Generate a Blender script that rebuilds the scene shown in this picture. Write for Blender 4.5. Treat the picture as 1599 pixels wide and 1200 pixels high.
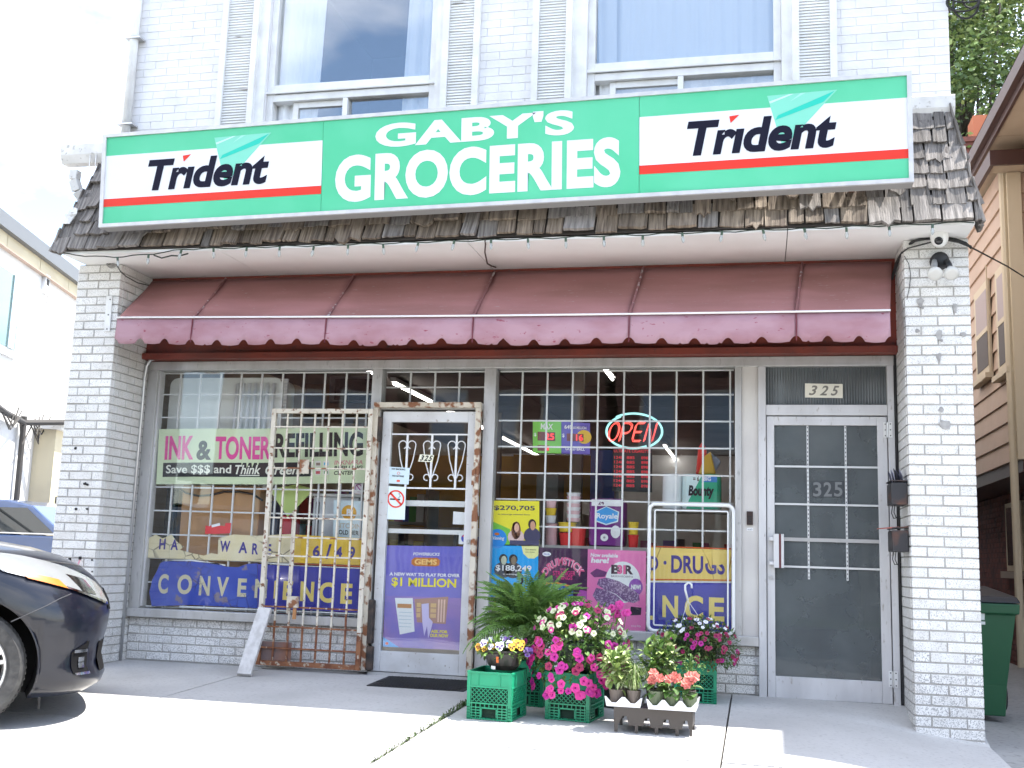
import bpy, bmesh, math, random
from mathutils import Vector, Matrix

for _o in list(bpy.data.objects):
    bpy.data.objects.remove(_o, do_unlink=True)
scene = bpy.context.scene
COL = scene.collection
RND = random.Random(7)

# ---------------------------------------------------------------- camera
cam_data = bpy.data.cameras.new('camera')
cam_data.sensor_width = 36.0
cam_data.lens = 38.372
cam_data.clip_start = 0.05
cam_data.clip_end = 2000
cam = bpy.data.objects.new('camera', cam_data)
COL.objects.link(cam)
_m = ((0.975517, 0.003277, 0.219900, 0.0000), (0.217540, -0.161229, -0.962643, -7.7000), (0.032299, 0.986912, -0.157994, 0.9000))
cam.matrix_world = Matrix((_m[0], _m[1], _m[2], (0, 0, 0, 1)))
scene.camera = cam

# ---------------------------------------------------------------- light
SUN = Vector((0.39, 0.125, 1.0)).normalized()        # towards the sun: high, from the right, just behind the facade
EL = math.asin(SUN.z)
AZ = math.atan2(SUN.x, SUN.y)
world = bpy.data.worlds.new('World')
scene.world = world
world.use_nodes = True
nt = world.node_tree
nt.nodes.clear()
w_out = nt.nodes.new('ShaderNodeOutputWorld')
w_bg = nt.nodes.new('ShaderNodeBackground')
w_bg.inputs['Strength'].default_value = 0.15
sky = nt.nodes.new('ShaderNodeTexSky')
sky.sky_type = 'NISHITA'
sky.sun_disc = False
sky.sun_elevation = EL
sky.sun_rotation = AZ
sky.air_density = 1.0
sky.dust_density = 0.7
sky.ozone_density = 1.0
w_tc = nt.nodes.new('ShaderNodeTexCoord')
w_map = nt.nodes.new('ShaderNodeMapping')
w_map.inputs['Scale'].default_value = (1.0, 1.0, 2.2)
w_no = nt.nodes.new('ShaderNodeTexNoise')
w_no.inputs['Scale'].default_value = 2.3
w_no.inputs['Detail'].default_value = 7
w_no.inputs['Roughness'].default_value = 0.55
w_ra = nt.nodes.new('ShaderNodeValToRGB')
w_ra.color_ramp.elements[0].position = 0.43
w_ra.color_ramp.elements[1].position = 0.67
w_ra.color_ramp.elements[1].color = (0.85, 0.85, 0.85, 1)
w_mix = nt.nodes.new('ShaderNodeMixRGB')
w_mix.inputs['Color2'].default_value = (9.0, 9.1, 9.3, 1)
nt.links.new(w_tc.outputs['Generated'], w_map.inputs['Vector'])
nt.links.new(w_map.outputs['Vector'], w_no.inputs['Vector'])
nt.links.new(w_no.outputs['Fac'], w_ra.inputs['Fac'])
nt.links.new(w_ra.outputs['Color'], w_mix.inputs['Fac'])
nt.links.new(sky.outputs['Color'], w_mix.inputs['Color1'])
nt.links.new(w_mix.outputs['Color'], w_bg.inputs['Color'])
nt.links.new(w_bg.outputs['Background'], w_out.inputs['Surface'])

sun_data = bpy.data.lights.new('sun', 'SUN')
sun_data.energy = 4.2
sun_data.angle = math.radians(0.53)
sun_data.color = (1.0, 0.96, 0.9)
sun = bpy.data.objects.new('sun', sun_data)
COL.objects.link(sun)
sun.rotation_euler = (-SUN).to_track_quat('-Z', 'Y').to_euler()
sun.location = (6, 4, 14)

vs = scene.view_settings
vs.view_transform = 'Standard'
vs.look = 'None'
vs.gamma = 1.0
vs.use_curve_mapping = False
vs.exposure = 1.74
scene.render.engine = 'CYCLES'
scene.cycles.max_bounces = 6
scene.cycles.diffuse_bounces = 3
scene.cycles.glossy_bounces = 3
scene.cycles.adaptive_threshold = 0.02
scene.cycles.transparent_max_bounces = 12
scene.cycles.caustics_reflective = False
scene.cycles.caustics_refractive = False

# ---------------------------------------------------------------- materials
MATS = {}


def _new_mat(name):
    m = bpy.data.materials.new(name)
    m.use_nodes = True
    return m, m.node_tree, m.node_tree.nodes['Principled BSDF']


def mat(name, col, rough=0.6, metal=0.0, col2=None, nscale=6.0, nlo=0.4, nhi=0.65, stretch=(1, 1, 1), bump=0.0,
        bscale=60.0, spots=None, cracks=None, rnd=0.0, coat=0.0, emit=0.0, spec=0.5, trans=0.0):
    """col -> col2 by noise; spots=(scale, lo, hi, colour) a second finer noise; cracks=(scale, width, colour)"""
    m, t, b = _new_mat(name)
    N, L = t.nodes, t.links
    b.inputs['Roughness'].default_value = rough
    b.inputs['Metallic'].default_value = metal
    b.inputs['Specular IOR Level'].default_value = spec
    b.inputs['Coat Weight'].default_value = coat
    b.inputs['Coat Roughness'].default_value = 0.04
    tc = N.new('ShaderNodeTexCoord')
    mp = N.new('ShaderNodeMapping')
    mp.inputs['Scale'].default_value = stretch
    L.new(tc.outputs['Object'], mp.inputs['Vector'])
    vec = mp.outputs['Vector']
    out = None
    if rnd:
        oi = N.new('ShaderNodeObjectInfo')
        add = N.new('ShaderNodeVectorMath')
        add.operation = 'ADD'
        sc = N.new('ShaderNodeVectorMath')
        sc.operation = 'SCALE'
        sc.inputs[0].default_value = (37.0, 91.0, 53.0)
        L.new(oi.outputs['Random'], sc.inputs['Scale'])
        L.new(vec, add.inputs[0])
        L.new(sc.outputs['Vector'], add.inputs[1])
        vec = add.outputs['Vector']

    def ramp(lo, hi, fac):
        r = N.new('ShaderNodeMapRange')
        r.inputs['From Min'].default_value = lo
        r.inputs['From Max'].default_value = hi
        L.new(fac, r.inputs['Value'])
        return r.outputs['Result']

    def mix(fac, c1, c2):
        x = N.new('ShaderNodeMixRGB')
        L.new(fac, x.inputs['Fac'])
        if isinstance(c1, tuple):
            x.inputs['Color1'].default_value = (*c1, 1)
        else:
            L.new(c1, x.inputs['Color1'])
        x.inputs['Color2'].default_value = (*c2, 1)
        return x.outputs['Color']

    cur = col
    if col2:
        n = N.new('ShaderNodeTexNoise')
        n.inputs['Scale'].default_value = nscale
        n.inputs['Detail'].default_value = 6
        L.new(vec, n.inputs['Vector'])
        cur = mix(ramp(nlo, nhi, n.outputs['Fac']), cur, col2)
    if spots:
        n = N.new('ShaderNodeTexNoise')
        n.inputs['Scale'].default_value = spots[0]
        n.inputs['Detail'].default_value = 3
        L.new(vec, n.inputs['Vector'])
        cur = mix(ramp(spots[1], spots[2], n.outputs['Fac']), cur, spots[3])
    if cracks:
        v = N.new('ShaderNodeTexVoronoi')
        v.feature = 'DISTANCE_TO_EDGE'
        v.inputs['Scale'].default_value = cracks[0]
        L.new(vec, v.inputs['Vector'])
        inv = ramp(cracks[1], 0.0, v.outputs['Distance'])
        n = N.new('ShaderNodeTexNoise')
        n.inputs['Scale'].default_value = 3.0
        L.new(vec, n.inputs['Vector'])
        mu = N.new('ShaderNodeMath')
        mu.operation = 'MULTIPLY'
        L.new(inv, mu.inputs[0])
        L.new(ramp(0.42, 0.55, n.outputs['Fac']), mu.inputs[1])
        cur = mix(mu.outputs['Value'], cur, cracks[2])
    if rnd:
        hs = N.new('ShaderNodeHueSaturation')
        r = N.new('ShaderNodeMapRange')
        r.inputs['To Min'].default_value = 1 - rnd
        r.inputs['To Max'].default_value = 1 + rnd
        L.new(oi.outputs['Random'], r.inputs['Value'])
        L.new(r.outputs['Result'], hs.inputs['Value'])
        if isinstance(cur, tuple):
            hs.inputs['Color'].default_value = (*cur, 1)
        else:
            L.new(cur, hs.inputs['Color'])
        cur = hs.outputs['Color']
    if isinstance(cur, tuple):
        b.inputs['Base Color'].default_value = (*cur, 1)
    else:
        L.new(cur, b.inputs['Base Color'])
    if emit:
        b.inputs['Emission Color'].default_value = (*col, 1)
        b.inputs['Emission Strength'].default_value = emit
    if trans:
        b.inputs['Transmission Weight'].default_value = trans
    if bump:
        n = N.new('ShaderNodeTexNoise')
        n.inputs['Scale'].default_value = bscale
        n.inputs['Detail'].default_value = 5
        L.new(vec, n.inputs['Vector'])
        bp = N.new('ShaderNodeBump')
        bp.inputs['Strength'].default_value = bump
        bp.inputs['Distance'].default_value = 0.01
        L.new(n.outputs['Fac'], bp.inputs['Height'])
        L.new(bp.outputs['Normal'], b.inputs['Normal'])
    MATS[name] = m
    return m


def glass_mat(name, tint=(0.93, 0.96, 0.95), ior=1.5, extra=0.0, veil=0.0, wavy=0.0):
    m = bpy.data.materials.new(name)
    m.use_nodes = True
    N, L = m.node_tree.nodes, m.node_tree.links
    N.clear()
    o = N.new('ShaderNodeOutputMaterial')
    tr = N.new('ShaderNodeBsdfTransparent')
    tr.inputs['Color'].default_value = (*tint, 1)
    gl = N.new('ShaderNodeBsdfGlossy')
    gl.inputs['Roughness'].default_value = 0.015
    fr = N.new('ShaderNodeFresnel')
    geo = N.new('ShaderNodeNewGeometry')
    flip = N.new('ShaderNodeMapRange')          # the pane's inner face counts as glass seen from air as well
    flip.inputs['To Min'].default_value = ior
    flip.inputs['To Max'].default_value = 1.0 / ior
    L.new(geo.outputs['Backfacing'], flip.inputs['Value'])
    L.new(flip.outputs['Result'], fr.inputs['IOR'])
    ad = N.new('ShaderNodeMath')
    ad.inputs[1].default_value = extra
    L.new(fr.outputs['Fac'], ad.inputs[0])
    mx = N.new('ShaderNodeMixShader')
    L.new(ad.outputs['Value'], mx.inputs['Fac'])
    L.new(tr.outputs['BSDF'], mx.inputs[1])
    L.new(gl.outputs['BSDF'], mx.inputs[2])
    last = mx.outputs['Shader']
    if wavy:
        tc = N.new('ShaderNodeTexCoord')
        n = N.new('ShaderNodeTexNoise')
        n.inputs['Scale'].default_value = 1.6
        L.new(tc.outputs['Object'], n.inputs['Vector'])
        bp = N.new('ShaderNodeBump')
        bp.inputs['Strength'].default_value = wavy
        bp.inputs['Distance'].default_value = 0.05
        L.new(n.outputs['Fac'], bp.inputs['Height'])
        L.new(bp.outputs['Normal'], gl.inputs['Normal'])
    if veil:  # patchy grey diffuse layer mixed over the pane
        df = N.new('ShaderNodeBsdfDiffuse')
        df.inputs['Color'].default_value = (0.20, 0.22, 0.225, 1)
        tc = N.new('ShaderNodeTexCoord')
        n = N.new('ShaderNodeTexNoise')
        n.inputs['Scale'].default_value = 3.5
        n.inputs['Detail'].default_value = 8
        L.new(tc.outputs['Object'], n.inputs['Vector'])
        r = N.new('ShaderNodeMapRange')
        r.inputs['From Min'].default_value = 0.1
        r.inputs['From Max'].default_value = 0.9
        r.inputs['To Min'].default_value = veil * 0.5
        r.inputs['To Max'].default_value = veil * 1.2
        L.new(n.outputs['Fac'], r.inputs['Value'])
        m2 = N.new('ShaderNodeMixShader')
        L.new(r.outputs['Result'], m2.inputs['Fac'])
        L.new(last, m2.inputs[1])
        L.new(df.outputs['BSDF'], m2.inputs[2])
        last = m2.outputs['Shader']
    L.new(last, o.inputs['Surface'])
    MATS[name] = m
    return m


def flat(name, col, rough=0.55, **k):
    return MATS.get(name) or mat(name, col, rough, **k)


_PRINT = {}


def ink(col, rough=0.6):
    """plain printed colour"""
    col = tuple(min(0.84, c * 1.25) for c in col)
    key = (tuple(round(c, 3) for c in col), rough)
    if key not in _PRINT:
        _PRINT[key] = mat('print_%d' % len(_PRINT), col, rough, spec=0.3)
    return _PRINT[key]


# ---------------------------------------------------------------- building helpers
def link(o, parent=None):
    COL.objects.link(o)
    if parent is not None:
        o.parent = parent
        o.matrix_parent_inverse = Matrix.Translation(parent.location).inverted()
    return o


def tag(o, label=None, cat=None, group=None, kind=None):
    if label:
        o['label'] = label
    if cat:
        o['category'] = cat
    if group:
        o['group'] = group
    if kind:
        o['kind'] = kind
    return o


def thing(name, label, cat, loc, group=None):
    o = bpy.data.objects.new(name, None)
    o.empty_display_size = 0.2
    o.location = loc
    COL.objects.link(o)
    return tag(o, label, cat, group)


def instance(name, me, parent=None, loc=(0, 0, 0), rot=(0, 0, 0), scale=(1, 1, 1)):
    o = bpy.data.objects.new(name, me)
    o.location = loc
    o.rotation_euler = rot
    o.scale = scale
    return link(o, parent)


class MB:
    """collects pieces of one mesh"""

    def __init__(self):
        self.v, self.f, self.mi, self.mats = [], [], [], []

    def _m(self, m):
        if m is None:
            return 0
        if m not in self.mats:
            self.mats.append(m)
        return self.mats.index(m)

    def add(self, vs_, fs, m=None):
        b = len(self.v)
        k = self._m(m)
        self.v += [tuple(p) for p in vs_]
        self.f += [tuple(i + b for i in f) for f in fs]
        self.mi += [k] * len(fs)
        return self

    def box(self, x0, x1, y0, y1, z0, z1, m=None):
        return self.add([(x0, y0, z0), (x1, y0, z0), (x1, y1, z0), (x0, y1, z0), (x0, y0, z1), (x1, y0, z1), (x1, y1, z1), (x0, y1, z1)],
                        [(0, 3, 2, 1), (4, 5, 6, 7), (0, 1, 5, 4), (1, 2, 6, 5), (2, 3, 7, 6), (3, 0, 4, 7)], m)

    def cham(self, x0, x1, y0, y1, z0, z1, c=0.006, m=None):
        """box with chamfered front (-y) edges"""
        v_ = [(x0, y1, z0), (x1, y1, z0), (x1, y1, z1), (x0, y1, z1), (x0, y0 + c, z0), (x1, y0 + c, z0), (x1, y0 + c, z1), (x0, y0 + c, z1),
              (x0 + c, y0, z0 + c), (x1 - c, y0, z0 + c), (x1 - c, y0, z1 - c), (x0 + c, y0, z1 - c)]
        return self.add(v_, [(8, 9, 10, 11), (4, 5, 9, 8), (5, 6, 10, 9), (6, 7, 11, 10), (7, 4, 8, 11), (0, 1, 5, 4), (1, 2, 6, 5), (2, 3, 7, 6), (3, 0, 4, 7), (3, 2, 1, 0)], m)

    def bar(self, a, b, w, h, up=(0, 0, 1), m=None):
        """rectangular bar from a to b, width w across, height h along up"""
        a, b = Vector(a), Vector(b)
        d = (b - a).normalized()
        upv = Vector(up)
        s = d.cross(upv)
        if s.length < 1e-5:
            s = d.cross(Vector((0, 1, 0)))
        s.normalize()
        u_ = s.cross(d).normalized()
        s, u_ = s * w / 2, u_ * h / 2
        v_ = [a - s - u_, a + s - u_, a + s + u_, a - s + u_, b - s - u_, b + s - u_, b + s + u_, b - s + u_]
        return self.add(v_, [(0, 1, 2, 3), (7, 6, 5, 4), (0, 4, 5, 1), (1, 5, 6, 2), (2, 6, 7, 3), (3, 7, 4, 0)], m)

    def tube(self, pts, r, n=8, m=None, cap=True):
        pts = [Vector(p) for p in pts]
        rs = r if isinstance(r, (list, tuple)) else [r] * len(pts)
        vs_, fs = [], []
        ref = None
        for i, p in enumerate(pts):
            d = (pts[min(i + 1, len(pts) - 1)] - pts[max(i - 1, 0)])
            d = d.normalized() if d.length > 1e-9 else Vector((0, 0, 1))
            if ref is None:
                ref = d.orthogonal().normalized()
            ref = (ref - d * ref.dot(d))
            ref = ref.normalized() if ref.length > 1e-6 else d.orthogonal().normalized()
            q = d.cross(ref)
            for k in range(n):
                a = 2 * math.pi * k / n
                vs_.append(p + (ref * math.cos(a) + q * math.sin(a)) * rs[i])
        for i in range(len(pts) - 1):
            for k in range(n):
                k2 = (k + 1) % n
                fs.append((i * n + k, i * n + k2, (i + 1) * n + k2, (i + 1) * n + k))
        if cap:
            fs.append(tuple(range(n - 1, -1, -1)))
            fs.append(tuple((len(pts) - 1) * n + k for k in range(n)))
        return self.add(vs_, fs, m)

    def lathe(self, prof, c=(0, 0, 0), n=20, axis='z', m=None, a0=0.0, a1=2 * math.pi):
        """prof: (radius, height) pairs"""
        vs_, fs = [], []
        full = abs(a1 - a0 - 2 * math.pi) < 1e-6
        cols = n if full else n + 1
        for (r, h) in prof:
            for k in range(cols):
                a = a0 + (a1 - a0) * k / n
                x, y = r * math.cos(a), r * math.sin(a)
                p = (x, y, h) if axis == 'z' else ((x, h, y) if axis == 'y' else (h, x, y))
                vs_.append((c[0] + p[0], c[1] + p[1], c[2] + p[2]))
        for i in range(len(prof) - 1):
            for k in range(n):
                k2 = (k + 1) % cols
                fs.append((i * cols + k, i * cols + k2, (i + 1) * cols + k2, (i + 1) * cols + k))
        return self.add(vs_, fs, m)

    def prism(self, poly, y0, y1, m=None):
        """polygon of (x, z) points pushed from y0 (front) to y1"""
        n = len(poly)
        vs_ = [(x, y0, z) for x, z in poly] + [(x, y1, z) for x, z in poly]
        fs = [tuple(range(n)), tuple(range(2 * n - 1, n - 1, -1))]
        fs += [(i, i + n, (i + 1) % n + n, (i + 1) % n) for i in range(n)]
        return self.add(vs_, fs, m)

    def mesh(self, name, m=None, smooth=False):
        me = bpy.data.meshes.new(name)
        me.from_pydata(self.v, [], self.f)
        ms = list(self.mats)
        if m is not None:
            ms = [m] + [x for x in ms if x is not m] if not self.mats else ms
        for x in ms:
            me.materials.append(x)
        if self.mats:
            me.polygons.foreach_set('material_index', self.mi)
        if smooth:
            me.polygons.foreach_set('use_smooth', [True] * len(me.polygons))
        bm = bmesh.new()
        bm.from_mesh(me)
        bmesh.ops.recalc_face_normals(bm, faces=bm.faces)
        bm.to_mesh(me)
        bm.free()
        me.update()
        return me

    def build(self, name, m=None, parent=None, smooth=False, bevel=0.0, kind=None):
        o = bpy.data.objects.new(name, self.mesh(name, m, smooth))
        if bevel:
            md = o.modifiers.new('bevel', 'BEVEL')
            md.width = bevel
            md.segments = 2
            md.limit_method = 'ANGLE'
        link(o, parent)
        if parent is not None:          # mesh data is in world metres
            o.matrix_parent_inverse = Matrix.Translation(parent.matrix_basis.translation).inverted()
        if kind:
            o['kind'] = kind
        return o


def box(name, x0, x1, y0, y1, z0, z1, m, parent=None, bevel=0.0, kind=None):
    return MB().box(x0, x1, y0, y1, z0, z1).build(name, m, parent, bevel=bevel, kind=kind)


def arc(c, r, a0, a1, n, y):
    return [(c[0] + r * math.cos(a0 + (a1 - a0) * i / n), y, c[1] + r * math.sin(a0 + (a1 - a0) * i / n)) for i in range(n + 1)]


_GLYPH = {}


def glyphs(s, bold=0.0, shear=0.0, space=1.0):
    key = (s, bold, shear, space)
    if key not in _GLYPH:
        cu = bpy.data.curves.new('t', 'FONT')
        cu.body = s
        cu.offset = bold
        cu.shear = shear
        cu.space_character = space
        cu.resolution_u = 5 if len(s) < 10 else 3
        o = bpy.data.objects.new('t', cu)
        me = bpy.data.meshes.new_from_object(o)
        vs_ = [tuple(v.co)[:2] for v in me.vertices]
        fs = [tuple(p.vertices) for p in me.polygons]
        bpy.data.objects.remove(o)
        bpy.data.curves.remove(cu)
        bpy.data.meshes.remove(me)
        xs = [v[0] for v in vs_]
        ys = [v[1] for v in vs_]
        x0, x1, y0, y1 = min(xs), max(xs), min(ys), max(ys)
        _GLYPH[key] = ([((x - x0) / (x1 - x0), (y - y0) / (y1 - y0)) for x, y in vs_], fs, (x1 - x0) / (y1 - y0))
    return _GLYPH[key]


class Panel:
    """a flat printed panel given by its corners (bottom left, bottom right, top right, top left); print lies in thin layers on it"""

    def __init__(self, name, corners, m, label=None, cat=None, thick=0.002, parent=None, group=None, wave=0.0, nu=1):
        self.c = [Vector(p) for p in corners]
        self.wave, self.nu = wave, nu
        self.n = (self.c[1] - self.c[0]).cross(self.c[3] - self.c[0]).normalized()
        self.layer = 0
        mb = MB()
        k = max(1, nu)
        vs_, fs = [], []
        for d in (0.0, -thick):
            for i in range(k + 1):
                vs_.append(self.at(i / k, 0, d))
                vs_.append(self.at(i / k, 1, d))
        o_ = 2 * (k + 1)
        for i in range(k):
            fs.append((2 * i, 2 * i + 2, 2 * i + 3, 2 * i + 1))
            fs.append((o_ + 2 * i, o_ + 2 * i + 1, o_ + 2 * i + 3, o_ + 2 * i + 2))
            fs.append((2 * i, o_ + 2 * i, o_ + 2 * i + 2, 2 * i + 2))
            fs.append((2 * i + 1, 2 * i + 3, o_ + 2 * i + 3, o_ + 2 * i + 1))
        fs += [(0, 1, o_ + 1, o_), (2 * k, o_ + 2 * k, o_ + 2 * k + 1, 2 * k + 1)]
        mb.add(vs_, fs)
        self.o = mb.build(name, m, parent)
        tag(self.o, label, cat, group)

    def at(self, u, v, d=0.0):
        c = self.c
        p = c[0] * (1 - u) * (1 - v) + c[1] * u * (1 - v) + c[2] * u * v + c[3] * (1 - u) * v
        if self.wave:
            p = p + self.n * (self.wave * (math.sin(u * 9.0 + v * 1.3) + 0.5 * math.sin(u * 21 + 2)))
            p.z += self.wave * 0.8 * math.sin(u * 7.5 + 0.6)
        return p + self.n * d

    def _lay(self, layer):
        return 0.0009 * (layer if layer is not None else 1)

    def poly(self, pts, m, name='print', layer=1):
        MB().add([self.at(u, v, self._lay(layer)) for u, v in pts], [tuple(range(len(pts)))]).build(name, m, self.o)
        return self

    def rect(self, u0, v0, u1, v1, m, name='print', layer=1):
        k = max(1, int(self.nu * abs(u1 - u0)))
        vs_ = []
        for i in range(k + 1):
            u = u0 + (u1 - u0) * i / k
            vs_ += [self.at(u, v0, self._lay(layer)), self.at(u, v1, self._lay(layer))]
        MB().add(vs_, [(2 * i, 2 * i + 2, 2 * i + 3, 2 * i + 1) for i in range(k)]).build(name, m, self.o)
        return self

    def disc(self, u, v, ru, rv, m, name='print', layer=1, n=20, a0=0.0, a1=2 * math.pi):
        return self.poly([(u + ru * math.cos(a0 + (a1 - a0) * i / n), v + rv * math.sin(a0 + (a1 - a0) * i / n)) for i in range(n)], m, name, layer)

    def ring(self, u, v, ru, rv, w, m, name='print', layer=1, n=24):
        vs_ = []
        for i in range(n):
            a = 2 * math.pi * i / n
            vs_ += [self.at(u + ru * math.cos(a), v + rv * math.sin(a), self._lay(layer)), self.at(u + ru * (1 - w) * math.cos(a), v + rv * (1 - w) * math.sin(a), self._lay(layer))]
        MB().add(vs_, [(2 * i, (2 * i + 2) % (2 * n), (2 * i + 3) % (2 * n), 2 * i + 1) for i in range(n)]).build(name, m, self.o)
        return self

    def text(self, s, u0, v0, u1, v1, m, bold=0.0, shear=0.0, layer=2, space=1.0, name='lettering', curve=None):
        g, fs, _ = glyphs(s, bold, shear, space)
        vs_ = []
        for x, y in g:
            u, v = u0 + (u1 - u0) * x, v0 + (v1 - v0) * y
            if curve:
                v += curve * (1 - (2 * x - 1) ** 2)
            vs_.append(self.at(u, v, self._lay(layer)))
        MB().add(vs_, fs).build(name, m, self.o)
        return self


# ---------------------------------------------------------------- palette
m_concrete = mat('concrete', (0.50, 0.49, 0.475), 0.9, col2=(0.42, 0.41, 0.395), nscale=1.3, spots=(38, 0.55, 0.75, (0.36, 0.35, 0.34)), bump=0.25, bscale=90, rnd=0.05)
m_ground = mat('ground_concrete', (0.42, 0.415, 0.40), 0.95, col2=(0.34, 0.335, 0.325), nscale=0.8, spots=(25, 0.55, 0.8, (0.2, 0.2, 0.19)), bump=0.3, bscale=60)
m_asphalt = mat('asphalt', (0.055, 0.055, 0.057), 0.95, col2=(0.08, 0.078, 0.075), nscale=2, bump=0.4, bscale=120)
m_joint = mat('joint_dirt', (0.09, 0.085, 0.075), 0.95)
m_brick_w = mat('white_glazed_brick', (0.80, 0.79, 0.77), 0.42, spots=(150, 0.52, 0.66, (0.46, 0.44, 0.42)), col2=(0.72, 0.70, 0.66), nscale=9, rnd=0.05, bump=0.15, bscale=180)
m_brick_old = mat('weathered_white_brick', (0.77, 0.76, 0.74), 0.6, spots=(130, 0.49, 0.62, (0.34, 0.33, 0.32)), col2=(0.68, 0.66, 0.63), nscale=9, rnd=0.06, bump=0.2, bscale=160)
m_mortar = mat('mortar', (0.38, 0.36, 0.335), 0.95, col2=(0.47, 0.45, 0.42), nscale=14, bump=0.3)
m_paint_brick = mat('white_painted_brick', (0.80, 0.79, 0.80), 0.6, col2=(0.72, 0.71, 0.71), nscale=5, bump=0.3, bscale=40)
m_paint_joint = mat('painted_joint', (0.74, 0.73, 0.74), 0.7)
m_white = mat('white_paint', (0.80, 0.80, 0.79), 0.5, col2=(0.70, 0.69, 0.67), nscale=7)
m_white_worn = mat('worn_white_paint', (0.76, 0.75, 0.72), 0.6, col2=(0.60, 0.58, 0.54), nscale=4, spots=(22, 0.62, 0.72, (0.30, 0.26, 0.22)), bump=0.2)
m_alu = mat('aluminium_frame', (0.53, 0.52, 0.51), 0.42, 0.35, col2=(0.44, 0.43, 0.41), nscale=8, stretch=(1, 1, 0.25), spots=(60, 0.62, 0.78, (0.3, 0.29, 0.28)))
m_alu_pale = mat('pale_door_metal', (0.62, 0.61, 0.61), 0.5, 0.15, col2=(0.52, 0.51, 0.51), nscale=6, stretch=(1, 1, 0.3), spots=(45, 0.64, 0.74, (0.36, 0.33, 0.3)))
m_beige = mat('beige_panel', (0.60, 0.57, 0.53), 0.55, col2=(0.53, 0.50, 0.47), nscale=3)
m_soffit = mat('soffit_white', (0.84, 0.84, 0.82), 0.6, col2=(0.79, 0.785, 0.76), nscale=2.5)
m_red_board = mat('red_painted_board', (0.20, 0.035, 0.02), 0.6, col2=(0.14, 0.03, 0.02), nscale=4, spots=(30, 0.6, 0.75, (0.07, 0.03, 0.025)))
m_wood_dark = mat('roof_boarding', (0.05, 0.042, 0.036), 0.9)
m_shingle = mat('weathered_shake', (0.115, 0.105, 0.097), 0.9, col2=(0.33, 0.30, 0.275), nscale=7, nlo=0.34, nhi=0.74, stretch=(1, 1, 0.10), spots=(5, 0.56, 0.72, (0.09, 0.075, 0.065)), bump=0.9, bscale=24, rnd=0.25)
m_shingle_b = mat('brown_shake', (0.09, 0.068, 0.05), 0.9, col2=(0.34, 0.275, 0.21), nscale=7, nlo=0.34, nhi=0.74, stretch=(1, 1, 0.10), spots=(5, 0.58, 0.72, (0.07, 0.05, 0.04)), bump=0.9, bscale=24, rnd=0.25)
m_black = mat('black_rubber', (0.02, 0.02, 0.02), 0.7)
m_dark = mat('dark_gap', (0.025, 0.023, 0.022), 0.8)
m_glass = glass_mat('shop_glass', (0.985, 0.99, 0.985), 1.5, 0.012, wavy=0.03)
m_glass_up = glass_mat('upper_window_glass', (0.98, 0.99, 0.99), 1.5, 0.18)
m_glass_door = glass_mat('grey_door_glass', (0.50, 0.54, 0.55), 1.42, 0.0, veil=0.55, wavy=0.02)
m_curtain = mat('white_curtain', (0.85, 0.87, 0.90), 0.8)
m_room = mat('dark_room', (0.06, 0.06, 0.07), 0.9)
m_steel = mat('galvanised', (0.55, 0.55, 0.55), 0.35, 0.8)
m_gutter = mat('gutter_white', (0.76, 0.75, 0.73), 0.5, col2=(0.62, 0.61, 0.59), nscale=6, spots=(30, 0.6, 0.7, (0.42, 0.4, 0.37)))


def sstep(a, b, x):
    t = min(1, max(0, (x - a) / (b - a)))
    return t * t * (3 - 2 * t)


def gz(x, y):
    """height of the pavement: falls gently to the street, dips at the alley on the right"""
    y_ = max(y, -30)
    b = -0.01 - 0.035 * (0.55 - min(y_, 0.55))
    e = 0.17 * sstep(0, 1.8, x) * max(min(1, max(0, (0.55 - y) / 0.55)), sstep(1.35, 1.5, x))
    return b - e


def sheet(x0, x1, y0, y1, step, dz, thick=0.0):
    nx = max(1, int(math.ceil((x1 - x0) / step)))
    ny = max(1, int(math.ceil((y1 - y0) / step)))
    vs_ = [(x0 + (x1 - x0) * i / nx, y0 + (y1 - y0) * j / ny) for j in range(ny + 1) for i in range(nx + 1)]
    vs_ = [(x, y, gz(x, y) + dz) for x, y in vs_]
    fs = [(j * (nx + 1) + i, j * (nx + 1) + i + 1, (j + 1) * (nx + 1) + i + 1, (j + 1) * (nx + 1) + i) for j in range(ny) for i in range(nx)]
    mb = MB().add(vs_, fs)
    if thick:
        ring = [i for i in range(nx + 1)] + [(j + 1) * (nx + 1) + nx for j in range(ny)] + [ny * (nx + 1) + nx - 1 - i for i in range(nx)] + [(ny - 1 - j) * (nx + 1) for j in range(ny - 1)]
        b = len(mb.v)
        mb.v += [(mb.v[i][0], mb.v[i][1], mb.v[i][2] - thick) for i in ring]
        n = len(ring)
        for k in range(n):
            mb.f.append((ring[k], b + k, b + (k + 1) % n, ring[(k + 1) % n]))
            mb.mi.append(0)
    return mb


# ---------------------------------------------------------------- ground
vs_, fs_ = [], []
xs = [-400, -120, -40, -16, -9, -6.5] + [-6 + 0.3 * i for i in range(41)] + [7, 9, 14, 40, 120, 400]
ys = [-400, -120, -40, -30, -15, -9, -7] + [-6 + 0.3 * i for i in range(31)] + [4, 6, 9, 14, 30, 90, 300]
for y in ys:
    for x in xs:
        vs_.append((x, y, gz(x, y) - 0.03))
for j in range(len(ys) - 1):
    for i in range(len(xs) - 1):
        fs_.append((j * len(xs) + i, j * len(xs) + i + 1, (j + 1) * len(xs) + i + 1, (j + 1) * len(xs) + i))
ground = MB().add(vs_, fs_).build('ground', m_ground)
tag(ground, kind='structure')

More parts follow.
